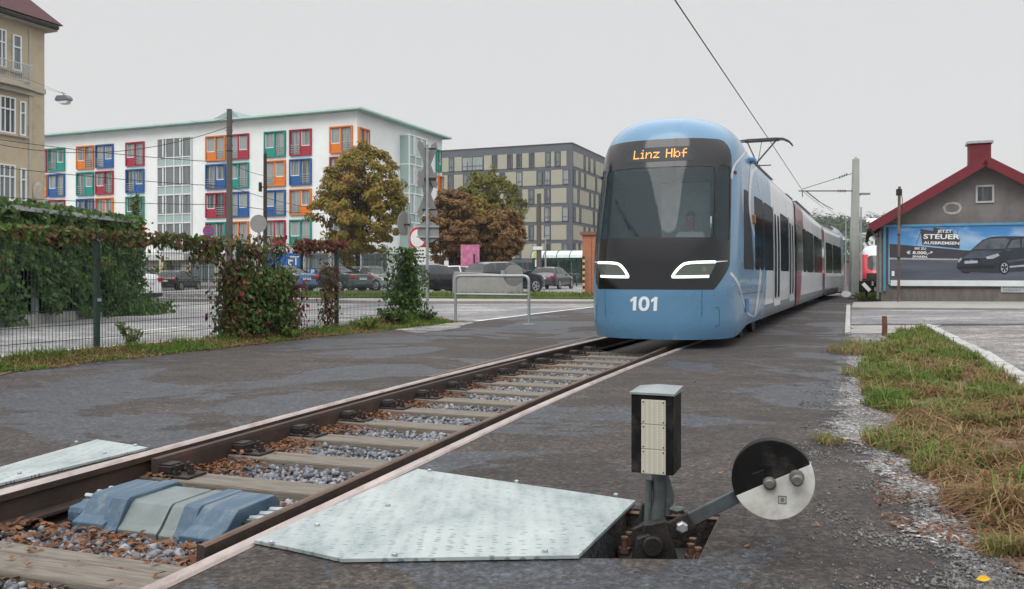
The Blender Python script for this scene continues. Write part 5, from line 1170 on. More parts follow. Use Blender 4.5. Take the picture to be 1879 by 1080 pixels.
mb = MB(); mb.tube([(.12,0,0),(.12,0,3.0)], .032, 8); mb.build('post', m_steel, s1); disc_sign(s1, .0, -.02, 2.49, .32, R(62)); mb = MB(); mb.box(-.02,.16,-.05,.02,2.45,2.49); mb.build('bracket', m_iron, s1)
s2_ = thing('no_entry_sign', 'white round prohibition sign with a red rim behind the crossbuck post', 'sign', (W(767,520,25).x,25,0), R(-30))
mb = MB(); mb.tube([(0,.03,0),(0,.03,2.5)], .03, 8); mb.build('post', m_steel, s2_); disc_sign(s2_, 0, 0, 2.19, .33, 0, m_red); o_, _ = disc_sign(s2_, 0, -.012, 2.19, .255, 0, m_swhite); o_.name = 'sign_face'
mb = MB(); mb.box(-.2,.28,-.012,.0,1.42,1.92); q_ = mb.build('supplementary_plate', m_swhite, s2_); mb = MB()
for z in (1.5,1.6,1.7,1.8):
    x = -.16
    while x < .2: l_ = random.uniform(.05,.1); mb.box(x,x+l_,-.015,-.0125,z,z+.045); x += l_+.03
mb.build('small_print', mat('sign_black', (.03,.03,.03), .6), q_)
s3 = thing('round_sign', 'large round sign seen from behind on a grey post above the red creeper', 'sign', (W(474,520,30).x,30,0), R(-10))
mb = MB(); mb.tube([(0,.05,0),(0,.05,2.98)], .05, 10); mb.build('post', m_steel, s3); disc_sign(s3, 0, 0, 2.92, .315, 0); mb = MB(); mb.box(-.16,.02,-.0,.07,2.65,3.2); mb.build('bracket', m_signback, s3)
s4 = thing('no_stopping_sign', 'round blue sign with red rim and red diagonal cross above a dark plate', 'sign', (W(383,520,45).x,45,0), R(20))
mb = MB(); mb.tube([(0,.05,0),(0,.05,3.7)], .035, 8); mb.build('post', m_steel, s4); disc_sign(s4, 0, 0, 3.44, .30, 0, m_red); o_, _ = disc_sign(s4, 0, -.012, 3.44, .235, 0, m_sblue); o_.name = 'sign_face'
mb = MB(); [mb.box(-.235,.235,-.024,-.02,-.035,.035,0,Matrix.Translation((0,0,3.44)) @ Matrix.Rotation(R(45)*q,4,'Y')) for q in (1,-1)]; mb.build('cross', m_red, s4); mb = MB(); mb.box(-.32,.35,-.01,.02,2.85,3.08); mb.build('plate', m_rubber, s4)
# ---- poles
def pole(px, top, Y, r, m, lab, lean=0.0):
    p = W(px, 505, Y); z = CH+(HY-top)*Y/F0; o = thing('utility_pole', lab, 'pole', (p.x,Y,0)); mb = MB(); mb.tube([(0,0,-.1),(lean*.5,0,z*.5),(lean,0,z)], [r*1.15,r*1.05,r*.9], 12); mb.build('shaft', m, o, smooth=40); return o, z
p1, z1_ = pole(421, 200, 40, .14, m_wood, 'tall grey weathered pole rising in front of the white apartment block')
mb = MB(); [mb.tube([(-.17,0,z),(.17,0,z)], .02, 6) for z in (7.2,7.9,8.3)]; mb.lathe([(.15,0),(.155,.05)], 12, Matrix.Translation((0,0,7.6))); mb.lathe([(.15,0),(.155,.05)], 12, Matrix.Translation((0,0,6.9))); mb.build('fittings', m_iron, p1)
p2, z2_ = pole(486.5, 281, 55, .12, m_wooddk, 'dark brown wooden pole between the pale pole and the nearest chestnut tree'); mb = MB(); mb.tube([(-.25,0,6.8),(.05,0,6.8)], .05, 6); mb.box(-.4,-.22,-.1,.1,6.5,7.1); mb.build('switch_box', m_iron, p2, bevel=.03)
p3, z3_ = pole(989, 355, 62, .17, m_wood, 'short grey wooden pole in front of the beige and grey office block'); mb = MB(); mb.box(-.45,.25,-.22,-.19,2.95,3.2); mb.build('street_name_plate', m_swhite, p3)
pl_, _ = pole(1001, 440, 66, .06, m_steel, 'thin grey lamp post right of the short wooden pole'); mb = MB(); mb.tube([(0,0,3.9),(-.4,0,3.95)], .04, 6); mb.box(-.7,-.3,-.08,.08,3.9,3.99); mb.build('lamp_head', m_steel, pl_)
rpst = P(1649,556); o = thing('rusty_post', 'thin rusty post with a loose cable standing in front of the billboard', 'post', tuple(rpst)); mb = MB(); zt = (556-342)*rpst.y/F0
mb.tube([(0,0,0),(.01,0,zt*.6),(.03,0,zt)], [.055,.055,.06], 8); mb.build('shaft', mat('rusty_shaft', (.13,.085,.065), .85, .2, var=.35, scale=3, stretch=(4,4,.8), dirt=(.3,.28,.26), dscale=1), o, smooth=40)
mb = MB(); mb.tube([(.05,-.02,zt-.1),(.14,-.02,zt-.5),(.11,-.02,zt-1.0),(.06,-.05,zt-1.6)], .014, 6); mb.box(-.07,.1,-.08,.08,zt-.35,zt-.1); mb.lathe([(.06,0),(.06,.06)], 8, Matrix.Translation((.0,0,zt*.58))); mb.lathe([(.06,0),(.06,.08)], 8, Matrix.Translation((0,0,zt*.38))); mb.build('cable', m_iron, o)
st = P(1623,616); o = tag(MB().tube([(0,0,0),(.005,0,.2),(.0,.0,.36)], [.05,.05,.045], 8).build('marker_post', mat('rusty_stake', (.14,.06,.03), .85, var=.35, scale=8, dirt=(.3,.10,.04), dscale=3), None, smooth=40), 'short rusty brown stake at the tip of the grass bank', 'post'); o.location = st
# catenary pole
cpY = 41.0; cpX = W(1567,505,cpY).x; cp = thing('catenary_pole', 'tall pale concrete overhead line pole between the tram and the house', 'pole', (cpX,cpY,0)); mb = MB(); mb.prism([(-.22,-.2),(.22,-.2),(.22,.2),(-.22,.2)], 0, .02)
zt = CH+(HY-291)*cpY/F0; mb = MB(); V = [(sx*.205,sy*.2,0) for sx,sy in ((-1,-1),(1,-1),(1,1),(-1,1))]+[(sx*.125+.09,sy*.14,zt) for sx,sy in ((-1,-1),(1,-1),(1,1),(-1,1))]; mb.add(V, [(0,1,2,3),(4,5,6,7),(0,1,5,4),(1,2,6,5),(2,3,7,6),(3,0,4,7)]); mb.tube([(.09,0,zt),(.09,0,zt+.1)], .06, 6)
mb.build('shaft', mat('pale_concrete_pole', (.36,.38,.35), .9, var=.08, scale=2, dirt=(.28,.29,.27)), cp, bevel=.02)
zb1 = CH+(HY-350)*cpY/F0; zb2 = CH+(HY-318)*cpY/F0; xl = W(1463,505,cpY).x-cpX; mb = MB(); mb.tube([(-.1,0,zb1),(xl,-.2,zb1-.02)], .028, 6); mb.tube([(-.1,0,zb2),(xl+.15,-.2,zb1+.06)], .016, 6); mb.tube([(xl+.3,-.2,zb1),(xl+.9,-.4,zb1-.55),(xl+1.6,-.3,zb1-.9)], .016, 6); mb.tube([(xl+.2,-.1,zb1),(xl+.15,-.3,zb1-.3)], .02, 6); br_ = mb.build('bracket', m_iron, cp)
mb = MB()
for (x,z) in ((-.75,zb1),(-.68,zb2-.18)):
    for q in range(4): mb.lathe([(.03,-.02),(.075,0),(.03,.02)], 10, Matrix.Translation((x+.11*q,0,z+(.045*q if z > zb1 else 0))) @ Matrix.Rotation(R(90),4,'Y'))
mb.build('insulator', m_rubber, br_); mb = MB(); mb.tube([(.2,0,4.9),(.35,0,5.0)], .03, 6); mb.prism([(.3,-.1),(.75,-.1),(.75,.1),(.3,.1)], 4.98, 5.06); mb.build('lamp', m_signback, cp)
# ---- wires
def wire(pts, r, lab, sag=0.0, n=14):
    pts = [Vector(p) for p in pts]; path = []
    for i in range(len(pts)-1):
        for k in range(n): t = k/n; q = pts[i].lerp(pts[i+1], t); q.z -= sag*4*t*(1-t); path.append(q)
    path.append(pts[-1]); return tag(MB().tube(path, r, 5).build('overhead_wire', m_iron, None), lab, 'wire')
wire([(-6.5,-9,5.28),(2.48,13,5.3),(7.87,26.2,5.3),(14.0,41,5.12),(19,52,5.2)], .011, 'tram contact wire running from overhead down to the pantograph and on to the concrete pole', 0, 6)
wire([tuple(W(1480,350,41)), tuple(W(1560,415,90))], .012, 'thin feeder wire from the bracket of the concrete pole towards the hill')
wl = [((-45,255,39),(421,232,40),.9,'upper wire sagging from the cream town house to the top of the pale pole'),((-45,249,39),(421,298,40),.15,'second wire slanting from the town house to below the top of the pale pole'),((-45,301,39),(421,342,40),.1,'middle wire slanting from the town house to the middle of the pale pole'),((-45,358,39),(421,375,40),.1,'lowest wire running nearly level left of the pale pole'),
      ((421,298,40),(487,322,55),.1,'upper wire from the pale pole to the dark wooden pole'),((421,342,40),(610,385,60),.2,'wire from the pale pole descending to the chestnut crown'),((421,215,40),(350,221,86),.2,'short wire from the pale pole top to the roof edge of the white block'),((421,375,40),(600,392,60),.1,'lowest wire right of the pale pole, reaching the chestnut crown')]
for a_, b_, sg, lab in wl: wire([tuple(W(*a_)), tuple(W(*b_))], .016, lab, sg)
ltp = W(117,184,36); lmp = thing('street_lamp', 'grey trough street lamp hanging in the sky beside the cream house', 'street lamp', tuple(ltp), R(-20))
mb = MB(); mb.prism([(-.38,0),(.38,-.02),(.36,.08),(.26,.2),(-.26,.22),(-.36,.1)], -.14, .14, axis='y'); mb.build('housing', mat('lamp_grey', (.13,.15,.17), .5), lmp, bevel=.03)
mb = MB(); mb.prism([(-.34,-.005),(.34,-.025),(.24,-.17),(-.1,-.16)], -.11, .11, axis='y'); mb.build('diffuser', mat('lamp_diffuser', (.62,.64,.62), .3), lmp, bevel=.03)
mb = MB(); mb.tube([(0,0,.2),(-.02,0,.3),(-.1,0,.36)], .014, 6); mb.tube([(.0,0,.26),(.1,0,.3)], .012, 6); mb.build('hook', m_iron, lmp)
wire([tuple(Vector(ltp)+Vector((-.02,0,.3))), tuple(W(80,160,44))], .005, 'thin span wire tying the hanging lamp to the cream house', .02); wire([tuple(Vector(ltp)+Vector((-.02,0,.3))), tuple(W(-200,40,30))], .005, 'thin span wire holding the hanging lamp from the far left', .02)
# ---- things across the road
cw = thing('concrete_block', 'long stained concrete block wall behind the tube railing', 'concrete wall', tuple(W(896,505,37.6).xy)+(.15,), G+R(12)); mb = MB(); mb.prism([(-1.6,0),(1.55,0),(1.5,.95),(-1.5,1.12),(-1.58,.9)], -.15, .15, axis='y'); mb.build('slab', m_conc, cw, bevel=.03)
cbn = thing('equipment_cabinet', 'tall terracotta coloured cabinet with an overhanging lid beside the tram', 'cabinet', tuple(W(1090,505,38).xy)+(.1,), G); mb = MB(); mb.box(-.42,.62,-.4,.5,0,2.78); mb.build('body', mat('terracotta_paint', (.36,.145,.075), .7, var=.1, dirt=(.28,.11,.06)), cbn, bevel=.015); mb = MB(); mb.box(-.50,.7,-.48,.58,2.78,2.93); mb.build('lid', mat('terracotta_lid', (.20,.085,.05), .7), cbn); mb = MB(); mb.box(.0,.012,-.405,-.40,.1,2.7); mb.build('door_gap', m_rubber, cbn)
hp_ = thing('hazard_post', 'slim black and yellow striped post left of the terracotta cabinet', 'post', tuple(W(1071,505,37.5).xy)+(.1,), 0); mb = MB(); [mb.box(-.045,.045,-.03,.03,.15+.13*k,.15+.13*(k+1)-.002,k%2) for k in range(13)]; mb.build('board', [m_rubber, mat('hazard_yellow', (.5,.42,.2), .6)], hp_); MB().tube([(0,.05,0),(0,.05,1.8)], .02, 6).build('stake', m_steel, hp_)
sh = thing('bus_shelter', 'glass bus shelter with green frame and arched white roof beyond the parked cars', 'bus shelter', tuple(W(1025,505,72).xy)+(.2,), G); m_sgreen = mat('shelter_green', (.03,.12,.09), .5); m_sg = glass('shelter_glass', (.7,.85,.8), .55, .05, (.05,.08,.07))
mb = MB(); [mb.box(x-.05,x+.05,y-.05,y+.05,0,2.3) for x in (-2.3,-1.15,0,1.15,2.3,3.2) for y in (0,1.4)]; mb.box(-2.35,3.25,-.06,.06,2.25,2.38); mb.build('frame', m_sgreen, sh)
mb = MB(); mb.box(-2.3,3.2,1.38,1.42,.25,2.25); mb.box(-2.32,-2.28,0,1.4,.25,2.25); mb.build('glazing', m_sg, sh)
mb = MB()
for k in range(5):
    x0, x1 = -2.4+1.15*k, -2.4+1.15*(k+1)-.03; arc = [(-.3+1.0*(1-math.cos(math.pi*i/8)), 2.38+.62*math.sin(math.pi*i/8)) for i in range(9)]; mb.prism(arc, x0, x1, axis='x')
mb.build('roof', mat('shelter_roof', (.55,.62,.6), .35), sh); mb = MB(); [mb.tube([(x,-.32+1.0*(1-math.cos(math.pi*i/8)),2.39+.64*math.sin(math.pi*i/8)) for i in range(9)], .035, 5) for x in (-2.4,-1.25,-.1,1.05,2.2,3.3)]; mb.build('roof_rib', m_sgreen, sh)
bs = thing('bus_stop_sign', 'small round yellow-green bus stop sign on a pole left of the shelter', 'sign', tuple(W(986,505,70).xy)+(.2,), 0); MB().tube([(0,.03,0),(0,.03,2.9)], .03, 6).build('post', m_steel, bs); disc_sign(bs, 0, 0, 2.6, .33, 0, mat('stop_yellow', (.45,.5,.12), .5)); mb = MB(); mb.box(-.2,.2,-.02,.0,1.6,2.2); mb.build('timetable', m_swhite, bs)
pk = thing('advertising_trailer', 'tall pink advertising board standing under the rust coloured trees', 'advertising board', tuple(W(866,505,68).xy)+(.2,), G+R(30)); mb = MB(); mb.box(-.9,.55,-.06,.06,.5,3.35); q = mb.build('board', mat('pink_print', (.50,.13,.26), .5, var=.3, scale=2, dirt=(.6,.4,.45), dscale=1.5), pk); mb = MB(); mb.box(.1,.25,-.075,-.06,1.2,2.6); mb.build('printed_bottle', m_pcar, q); mb = MB(); mb.box(.551,.58,-.06,1.5,.5,3.3); mb.build('side_board', mat('pale_side', (.45,.5,.58), .6), pk); mb = MB(); [mb.box(x-.04,x+.04,-.04,.04,0,.5) for x in (-.8,.45)]; mb.build('legs', m_iron, pk)
ws = thing('parking_sign', 'small white sign on a thin stake in front of the rust coloured tree', 'sign', tuple(W(819,505,55).xy)+(.2,), 0); mb = MB(); mb.box(-.14,.14,-.01,.01,1.35,1.85); mb.build('plate', m_swhite, ws); MB().tube([(0,.03,0),(.0,.03,2.1)], .02, 6).build('stake', m_steel, ws)
ps = thing('parking_sign', 'small blue parking sign with white P behind the blue saloon car', 'sign', tuple(W(574,505,53).xy)+(.2,), 0); mb = MB(); mb.box(-.2,.2,-.01,.01,.85,1.35); q = mb.build('plate', m_sblue, ps); text('P', .42, m_swhite, q, face_y(0,-.012,1.1), .01, .001); MB().tube([(0,.03,0),(.0,.03,1.4)], .02, 6).build('stake', m_steel, ps)
gp = thing('reflector_post', 'pale leaning roadside reflector post between the ivy column and the crossbuck post', 'post', tuple(W(771,505,33).xy)+(.05,), 0); mb = MB(); mb.prism([(-.07,0),(.07,0),(.05,1.0),(-.02,1.08),(-.07,1.0)], -.04, .04, axis='y'); mb.build('shaft', mat('pale_blue_plastic', (.38,.48,.50), .6), gp)
# ---- second switch lantern in the distance
L2 = thing('switch_lantern', 'small distant black switch signal with white slanting bar beside the concrete pole', 'switch lantern', tuple(P(1590,552)), R(-10)); mb = MB(); mb.box(-.27,.27,-.2,.2,.38,.86); mb.build('signal_box', m_lblack, L2, bevel=.01); mb = MB(); mb.box(-.21,.21,-.01,.01,-.075,.075,0,Matrix.Translation((-.05,-.21,.60)) @ Matrix.Rotation(R(48),4,'Y')); mb.build('slanting_bar', m_swhite, L2); text('2', .2, m_swhite, L2, face_y(.20,-.206,.75), .004, .001)
mb = MB(); mb.tube([(0,0,-.05),(0,0,.4)], .05, 8); mb.tube([(-.1,-.1,.08),(-.75,-.1,.30)], .03, 6); mb.build('post', m_iron, L2); mb = MB(); mb.lathe([(.17,-.04),(.17,.04)], 20, Matrix.Translation((-.85,-.1,.30)) @ Matrix.Rotation(R(90),4,'X') @ Matrix.Diagonal((1.2,.8,1,1))); mb.build('counterweight', m_lwhite, L2)
# ---- red railcar beyond the house
rc = thing('railcar', 'red and white diesel railcar waiting behind the gabled house', 'train', tuple(P(1613,526.5)), R(-20)); rc.location.z = 0
m_rred = mat('railcar_red', (.55,.015,.03), .35, var=.08, coat=.4); RW = 1.4
def rsurf(a, v):
    p = tram_surface(a, min(4.29, v)); rake = max(0,(v-1.1))*.45; return Vector((p.x*1.22, p.y*1.25+rake*max(0,1-p.y/3), p.z*1.02+.25))
rr = [('front', lambda a, v: rrect(-.85,.85,1.3,2.7,.35)(a,v)), ('top', lambda a, v: v-2.8), ('band', lambda a, v: min(.55-v, 2)), ('win', side(lambda y, v: min(rrect(2.2,9.5,1.35,2.3,.05)(y,v), 1))), ('low', lambda a, v: min(1.05-v, .95-abs(a))), ('white', lambda a, v: min(.75-abs(a), v-2.5)), ('red', None)]
us_r = sorted([-x for x in na[1::2]+sa[::2]]) + [0] + na[1::2] + sa[::2]; cl_ = clip_cells(us_r, vs[::2], rr)
for nm, pn, m_ in (('red','body_shell',m_rred),('white','white_nose',m_twhite),('front','windscreen',m_mask),('top','roof',m_twhite),('band','skirt',m_dark),('win','window_band',m_mask),('low','coupler_panel',m_dark)): skin(pn, cl_[nm], rsurf, m_, rc)
mb = MB(); [mb.lathe([(.02,0),(.12,0),(.1,.05)], 12, Matrix.Translation((x,.3,1.35)) @ Matrix.Rotation(R(90),4,'X')) for x in (-.75,.75)]; mb.build('headlights', m_swhite, rc); mb = MB(); mb.box(-1.1,1.1,1.5,11,.1,.6); mb.build('underframe', m_dark, rc)
# yard signals and masts
for px, Y, h_, lab in ((1533,70,4.2,'slim grey signal mast with a red lamp in the rail yard beside the tram tail'),(1552,95,7.2,'thin grey yard mast left of the concrete pole'),(1580,80,7.5,'thin pale mast right of the concrete pole'),(1545,80,3.0,'low signal mast with a red lamp left of the concrete pole')):
    o = thing('signal_mast', lab, 'mast', tuple(W(px,505,Y).xy)+(0,)); MB().tube([(0,0,0),(0,0,h_)], .07, 6).build('mast', m_steel, o)
    if 'red' in lab: mb = MB(); mb.box(-.2,.2,-.15,.05,h_-.7,h_); q = mb.build('signal_head', m_rubber, o); mb = MB(); mb.lathe([(.12,0),(.1,.04)], 12, Matrix.Translation((0,-.15,h_-.25)) @ Matrix.Rotation(R(90),4,'X')); mb.build('lamp', emat('signal_red', (1,.03,.02), 1.5), q)
ya = thing('yard_shed', 'low grey reddish shed beyond the tram tail in the rail yard', 'shed', tuple(W(1536,505,110).xy)+(0,), G); mb = MB(); mb.box(-3,2.2,0,5,0,3.0); mb.build('wall', mat('shed_wall', (.16,.11,.11), .8), ya); mb = MB(); mb.prism([(-3.3,3.0),(2.5,3.0),(2.5,3.2),(-3.3,3.5)], -.3, 5.3, axis='y'); mb.build('roof', m_zinc if 'm_zinc' in globals() else m_grey, ya)
# ---- parked cars
m_tyre = m_rubber; m_rim = mat('alloy_rim', (.42,.43,.45), .35, .6, var=.1); m_cglass = glass('car_glass', (.35,.40,.40), .30, .04, (.015,.02,.022)); m_tail = mat('tail_lamp', (.38,.012,.02), .2, var=.2); m_head = mat('head_lamp', (.50,.52,.54), .15, .3); m_plate_w = mat('number_plate', (.62,.63,.62), .5); m_trimb = mat('black_plastic', (.018,.018,.019), .6)
CT = {'hatch': (4.0,1.74,1.48,[(0,.52),(.025,.68),(.10,.80),(.24,.93),(.27,.97),(.45,1.40),(.58,1.47),(.76,1.45),(.86,1.38),(.95,1.02),(.985,.85),(1,.55)]),
 'sedan': (4.6,1.8,1.44,[(0,.5),(.02,.66),(.10,.78),(.27,.92),(.30,.96),(.45,1.37),(.56,1.43),(.66,1.40),(.83,1.05),(.86,1.02),(.97,.99),(.99,.86),(1,.55)]),
 'estate': (4.6,1.8,1.48,[(0,.5),(.02,.66),(.10,.78),(.26,.93),(.29,.97),(.42,1.38),(.55,1.46),(.82,1.45),(.90,1.38),(.965,1.02),(.985,.86),(1,.55)]),
 'suv': (4.4,1.84,1.62,[(0,.6),(.02,.82),(.10,.95),(.25,1.06),(.28,1.10),(.41,1.52),(.55,1.61),(.80,1.58),(.89,1.5),(.96,1.12),(.985,.95),(1,.6)])}
def car(kind, col, px, Y, bearing, lab, z=.2, rim=m_rim, flake=.3):
    L, Wd, H, prof = CT[kind]; p = W(px, 505, Y)
    c = thing('parked_car', lab, 'car', (p.x, Y, z), R(90-bearing), 'cars parked across the road')
    pm = mat('car_paint', col, .22, flake, var=.06, coat=.7); n = 44; belt = H*.635; P_ = []
    fr = [i/n for i in range(n+1)]; ztop = [float(np.interp(f, [q[0] for q in prof], [q[1] for q in prof])) for f in fr]
    for f, zt in zip(fr, ztop):
        w = Wd/2*(1-.22*max(0,1-f/.10)**2-.05*max(0,1-f/.3)**2-.17*max(0,(f-.92)/.08)**2-.03*max(0,(f-.75)/.25)**2)
        zb = min(belt+.05*f, zt-.02); g = max(0,min(1,(zt-zb)/.4)); lo = .20+.10*max(0,1-f/.06)+.08*max(0,(f-.95)/.05)
        P_.append([(w*.85,lo),(w*.985,lo+.10),(w,.56),(w*.985,(.56+zb)/2+.04),(w*.95,zb),(w*(.93-.09*g),zb+(zt-zb)*.5),(w*(.90-.19*g),zt-.045*g-.004),(w*.55,zt-.0),(0,zt+.018)])
    k = len(P_[0]); parts = {q: MB() for q in ('body','windscreen','rear_window','side_l','side_r')}; V = []
    for i, ring in enumerate(P_):
        x = L/2-fr[i]*L; V += [(x,y,z_) for y,z_ in ring] + [(x,-y,z_) for y,z_ in ring[-2::-1]]
    m2 = 2*k-1
    for mb in parts.values(): mb.v = V
    pil = {'hatch':(.60,.79),'sedan':(.565,.72),'estate':(.56,.74),'suv':(.57,.76)}[kind]
    for i in range(n):
        f = (fr[i]+fr[i+1])/2; gl = min(ztop[i],ztop[i+1])-(belt+.05*f); sl = abs(ztop[i]-ztop[i+1])*n/L
        for j in range(m2-1):
            jj = min(j, m2-2-j); t = 'body'
            if jj in (4,5) and gl > .10 and not any(abs(f-q) < .012 for q in pil): t = 'side_l' if j < k-1 else 'side_r'
            elif jj in (6,7) and sl > .38 and min(ztop[i],ztop[i+1]) > belt+.02 and f < .5: t = 'windscreen'
            elif jj in (6,7) and sl > .30 and min(ztop[i],ztop[i+1]) > belt+.04 and f > .6: t = 'rear_window'
            q = (i*m2+j, i*m2+j+1, (i+1)*m2+j+1, (i+1)*m2+j); parts[t].f.append(q); parts[t].m.append(0)
    parts['body'].f += [tuple(range(m2)), tuple(range(n*m2,(n+1)*m2))]; parts['body'].m += [0,0]
    for nm, mb in parts.items():
        if not mb.f: continue
        o = mb.build({'side_l':'side_window','side_r':'side_window'}.get(nm,nm), pm if nm == 'body' else m_cglass, c, smooth=32)
        bm = bmesh.new(); bm.from_mesh(o.data); bmesh.ops.delete(bm, geom=[v for v in bm.verts if not v.link_faces], context='VERTS'); bmesh.ops.recalc_face_normals(bm, faces=bm.faces); bm.to_mesh(o.data); bm.free()
    wr = .315 if kind != 'suv' else .345
    for x in (L*.315, -L*.29):
        for s_ in (1,-1):
            M = Matrix.Translation((x, s_*(Wd/2-.09), wr)) @ Matrix.Rotation(R(-90)*s_,4,'X'); mb = MB(); mb.lathe([(wr+.055,.0),(wr+.055,.092),(wr+.01,.092)], 28, M, cap=False); mb.lathe([(.0,.0885),(wr+.05,.0885)], 28, M, cap=False); mb.build('wheel_arch', m_trimb, c)
            mb = MB(); mb.lathe([(wr*.62,.02),(wr-.02,.02),(wr,.05),(wr,.09),(wr-.03,.105),(wr*.68,.10)], 28, M); wo = mb.build('wheel', m_tyre, c, smooth=35)
            mb = MB(); mb.lathe([(wr*.70,.101),(wr*.66,.112),(wr*.58,.104)], 24, M, cap=False); mb.lathe([(.02,.112),(wr*.16,.112),(wr*.16,.10)], 12, M)
            for q in range(5): a0 = 2*math.pi*q/5; mb.box(.03,wr*.66,-.032,.032,.100,.110,0,M @ Matrix.Rotation(a0,4,'Z'))
            mb.build('rim', rim, wo)
    zl = .72 if kind != 'suv' else .86
    for s_ in (1,-1):
        mb = MB(); mb.box(-L/2-.0,-L/2+.26,s_*Wd*.30 if s_ > 0 else -Wd*.455,Wd*.455 if s_ > 0 else -Wd*.30,zl,zl+.17); mb.build('tail_light', m_tail, c, bevel=.03)
        mb = MB(); mb.box(L/2-.42,L/2-.08,s_*Wd*.26 if s_ > 0 else -Wd*.42,Wd*.42 if s_ > 0 else -Wd*.26,zl-.10,zl+.02); mb.build('headlight', m_head, c, bevel=.03)
        mb = MB(); mb.box(L*.17,L*.19+.1,s_*Wd*.5 if s_ > 0 else -Wd*.5-.17,Wd*.5+.17 if s_ > 0 else -Wd*.5,belt+.0,belt+.13); mb.build('mirror', pm, c, bevel=.03)
    mb = MB(); mb.box(-L/2-.03,-L/2+.02,-.26,.26,zl-.06,zl+.05); mb.build('number_plate', m_plate_w, c); mb = MB(); mb.box(-L/2-.02,-L/2+.2,-Wd*.42,Wd*.42,.26,.42); mb.box(L/2-.2,L/2+.005,-Wd*.36,Wd*.36,.28,.46); mb.build('bumper_trim', m_trimb, c, bevel=.03)
    return c
car('suv', (.62,.64,.65), 182, 33.5, -84, 'white car leaving the ivy covered carport at the left, tail visible', 0, flake=.0)
car('hatch', (.016,.018,.024), 328, 63, 8, 'small black hatchback standing across the street, seen through the mesh fence', 0)
car('sedan', (.07,.14,.30), 516, 46.5, -50, 'blue saloon car behind the red creeper')
car('sedan', (.06,.08,.085), 614, 48.5, -54, 'dark grey-green saloon with red tail lamps behind the wire fence')
car('hatch', (.30,.34,.33), 686, 51, 132, 'silver green hatchback facing right behind the chestnut stem')
car('hatch', (.016,.016,.022), 805, 42.6, 64, 'dark plum hatchback beside the crossbuck post')
car('hatch', (.5,.52,.53), 846, 50, 60, 'white car half hidden behind the concrete block wall, nearer the chestnuts', .2, flake=0)
car('estate', (.33,.35,.36), 893, 53, 80, 'silver car with only its roof showing over the concrete block wall')
car('suv', (.02,.026,.03), 925, 44.5, 52, 'dark green-black car just right of the round plate')
car('estate', (.018,.02,.03), 1014, 57, 20, 'black estate car parked in front of the bus shelter')
car('hatch', (.25,.02,.03), 786, 60, 75, 'dark red car with only its rear showing behind the plum hatchback')
# bicycles
def bike(x, y, rz, lab):
    o = thing('bicycle', lab, 'bicycle', (x,y,.2), rz, 'bicycles parked at the bus shelter'); 
    for dx in (-.52,.52):
        mb = MB(); mb.tube([(dx+.33*math.cos(t),0,.34+.33*math.sin(t)) for t in [2*math.pi*i/20 for i in range(21)]], .022, 5); mb.build('wheel', m_rubber, o)
    mb = MB(); mb.tube([(-.52,0,.34),(-.15,0,.85),(.38,0,.88),(.52,0,.34)], .022, 5); mb.tube([(-.15,0,.9),(-.05,0,.3),(.38,0,.85)], .022, 5); mb.tube([(-.52,0,.34),(-.05,0,.3)], .018, 5); mb.build('frame', [m_red, m_sblue, m_steel][int(abs(x)*10)%3], o)
    mb = MB(); mb.box(-.28,-.05,-.06,.06,.92,.98); mb.build('saddle', m_rubber, o); mb = MB(); mb.tube([(.36,-.25,1.0),(.40,0,1.02),(.36,.25,1.0)], .016, 5); mb.build('handlebar', m_steel, o)
for k, lab in enumerate(('bicycle at the left end of the row under the shelter','second bicycle of the row under the shelter','third bicycle of the row, nearest the terracotta cabinet')): q = W(1040+9*k,505,69); bike(q.x, q.y, R(70+8*k), lab)
# ================================================================ PLANTS
m_chest = leafmat('chestnut_leaf', [(0,(.10,.10,.02)),(.3,(.21,.185,.035)),(.55,(.30,.21,.055)),(.8,(.34,.18,.05)),(1,(.24,.11,.04))], .3); m_chest2 = leafmat('rust_leaf', [(0,(.12,.075,.035)),(.35,(.23,.135,.06)),(.7,(.30,.17,.07)),(1,(.26,.21,.06))], .3); m_chest3 = leafmat('olive_leaf', [(0,(.075,.085,.02)),(.4,(.15,.16,.035)),(.75,(.22,.185,.045)),(1,(.22,.12,.045))], .3)
m_ivy = leafmat('ivy_leaf', [(0,(.03,.052,.016)),(.4,(.062,.112,.028)),(.75,(.105,.175,.04)),(1,(.17,.23,.06))], .25, .45); m_creep = leafmat('creeper_leaf', [(0,(.07,.036,.026)),(.3,(.13,.06,.04)),(.5,(.17,.115,.05)),(.75,(.11,.125,.035)),(1,(.20,.19,.06))], .3, .5); m_crimson = leafmat('crimson_leaf', [(0,(.09,.014,.022)),(.6,(.19,.025,.045)),(1,(.16,.06,.04))], .3, .5)
m_bark = mat('bark', (.05,.04,.032), .95, var=.35, scale=5, stretch=(3,3,.6), bump=.8, bscale=14); m_wood2 = leafmat('hill_leaf', [(0,(.028,.05,.022)),(.5,(.055,.085,.035)),(.8,(.085,.105,.045)),(1,(.11,.115,.05))], .2)
def leafcloud(name, P_, sz, m, parent, seed, N_=None): return leaves(name, P_, sz, m, None, None, seed, .3, parent, False, N_)
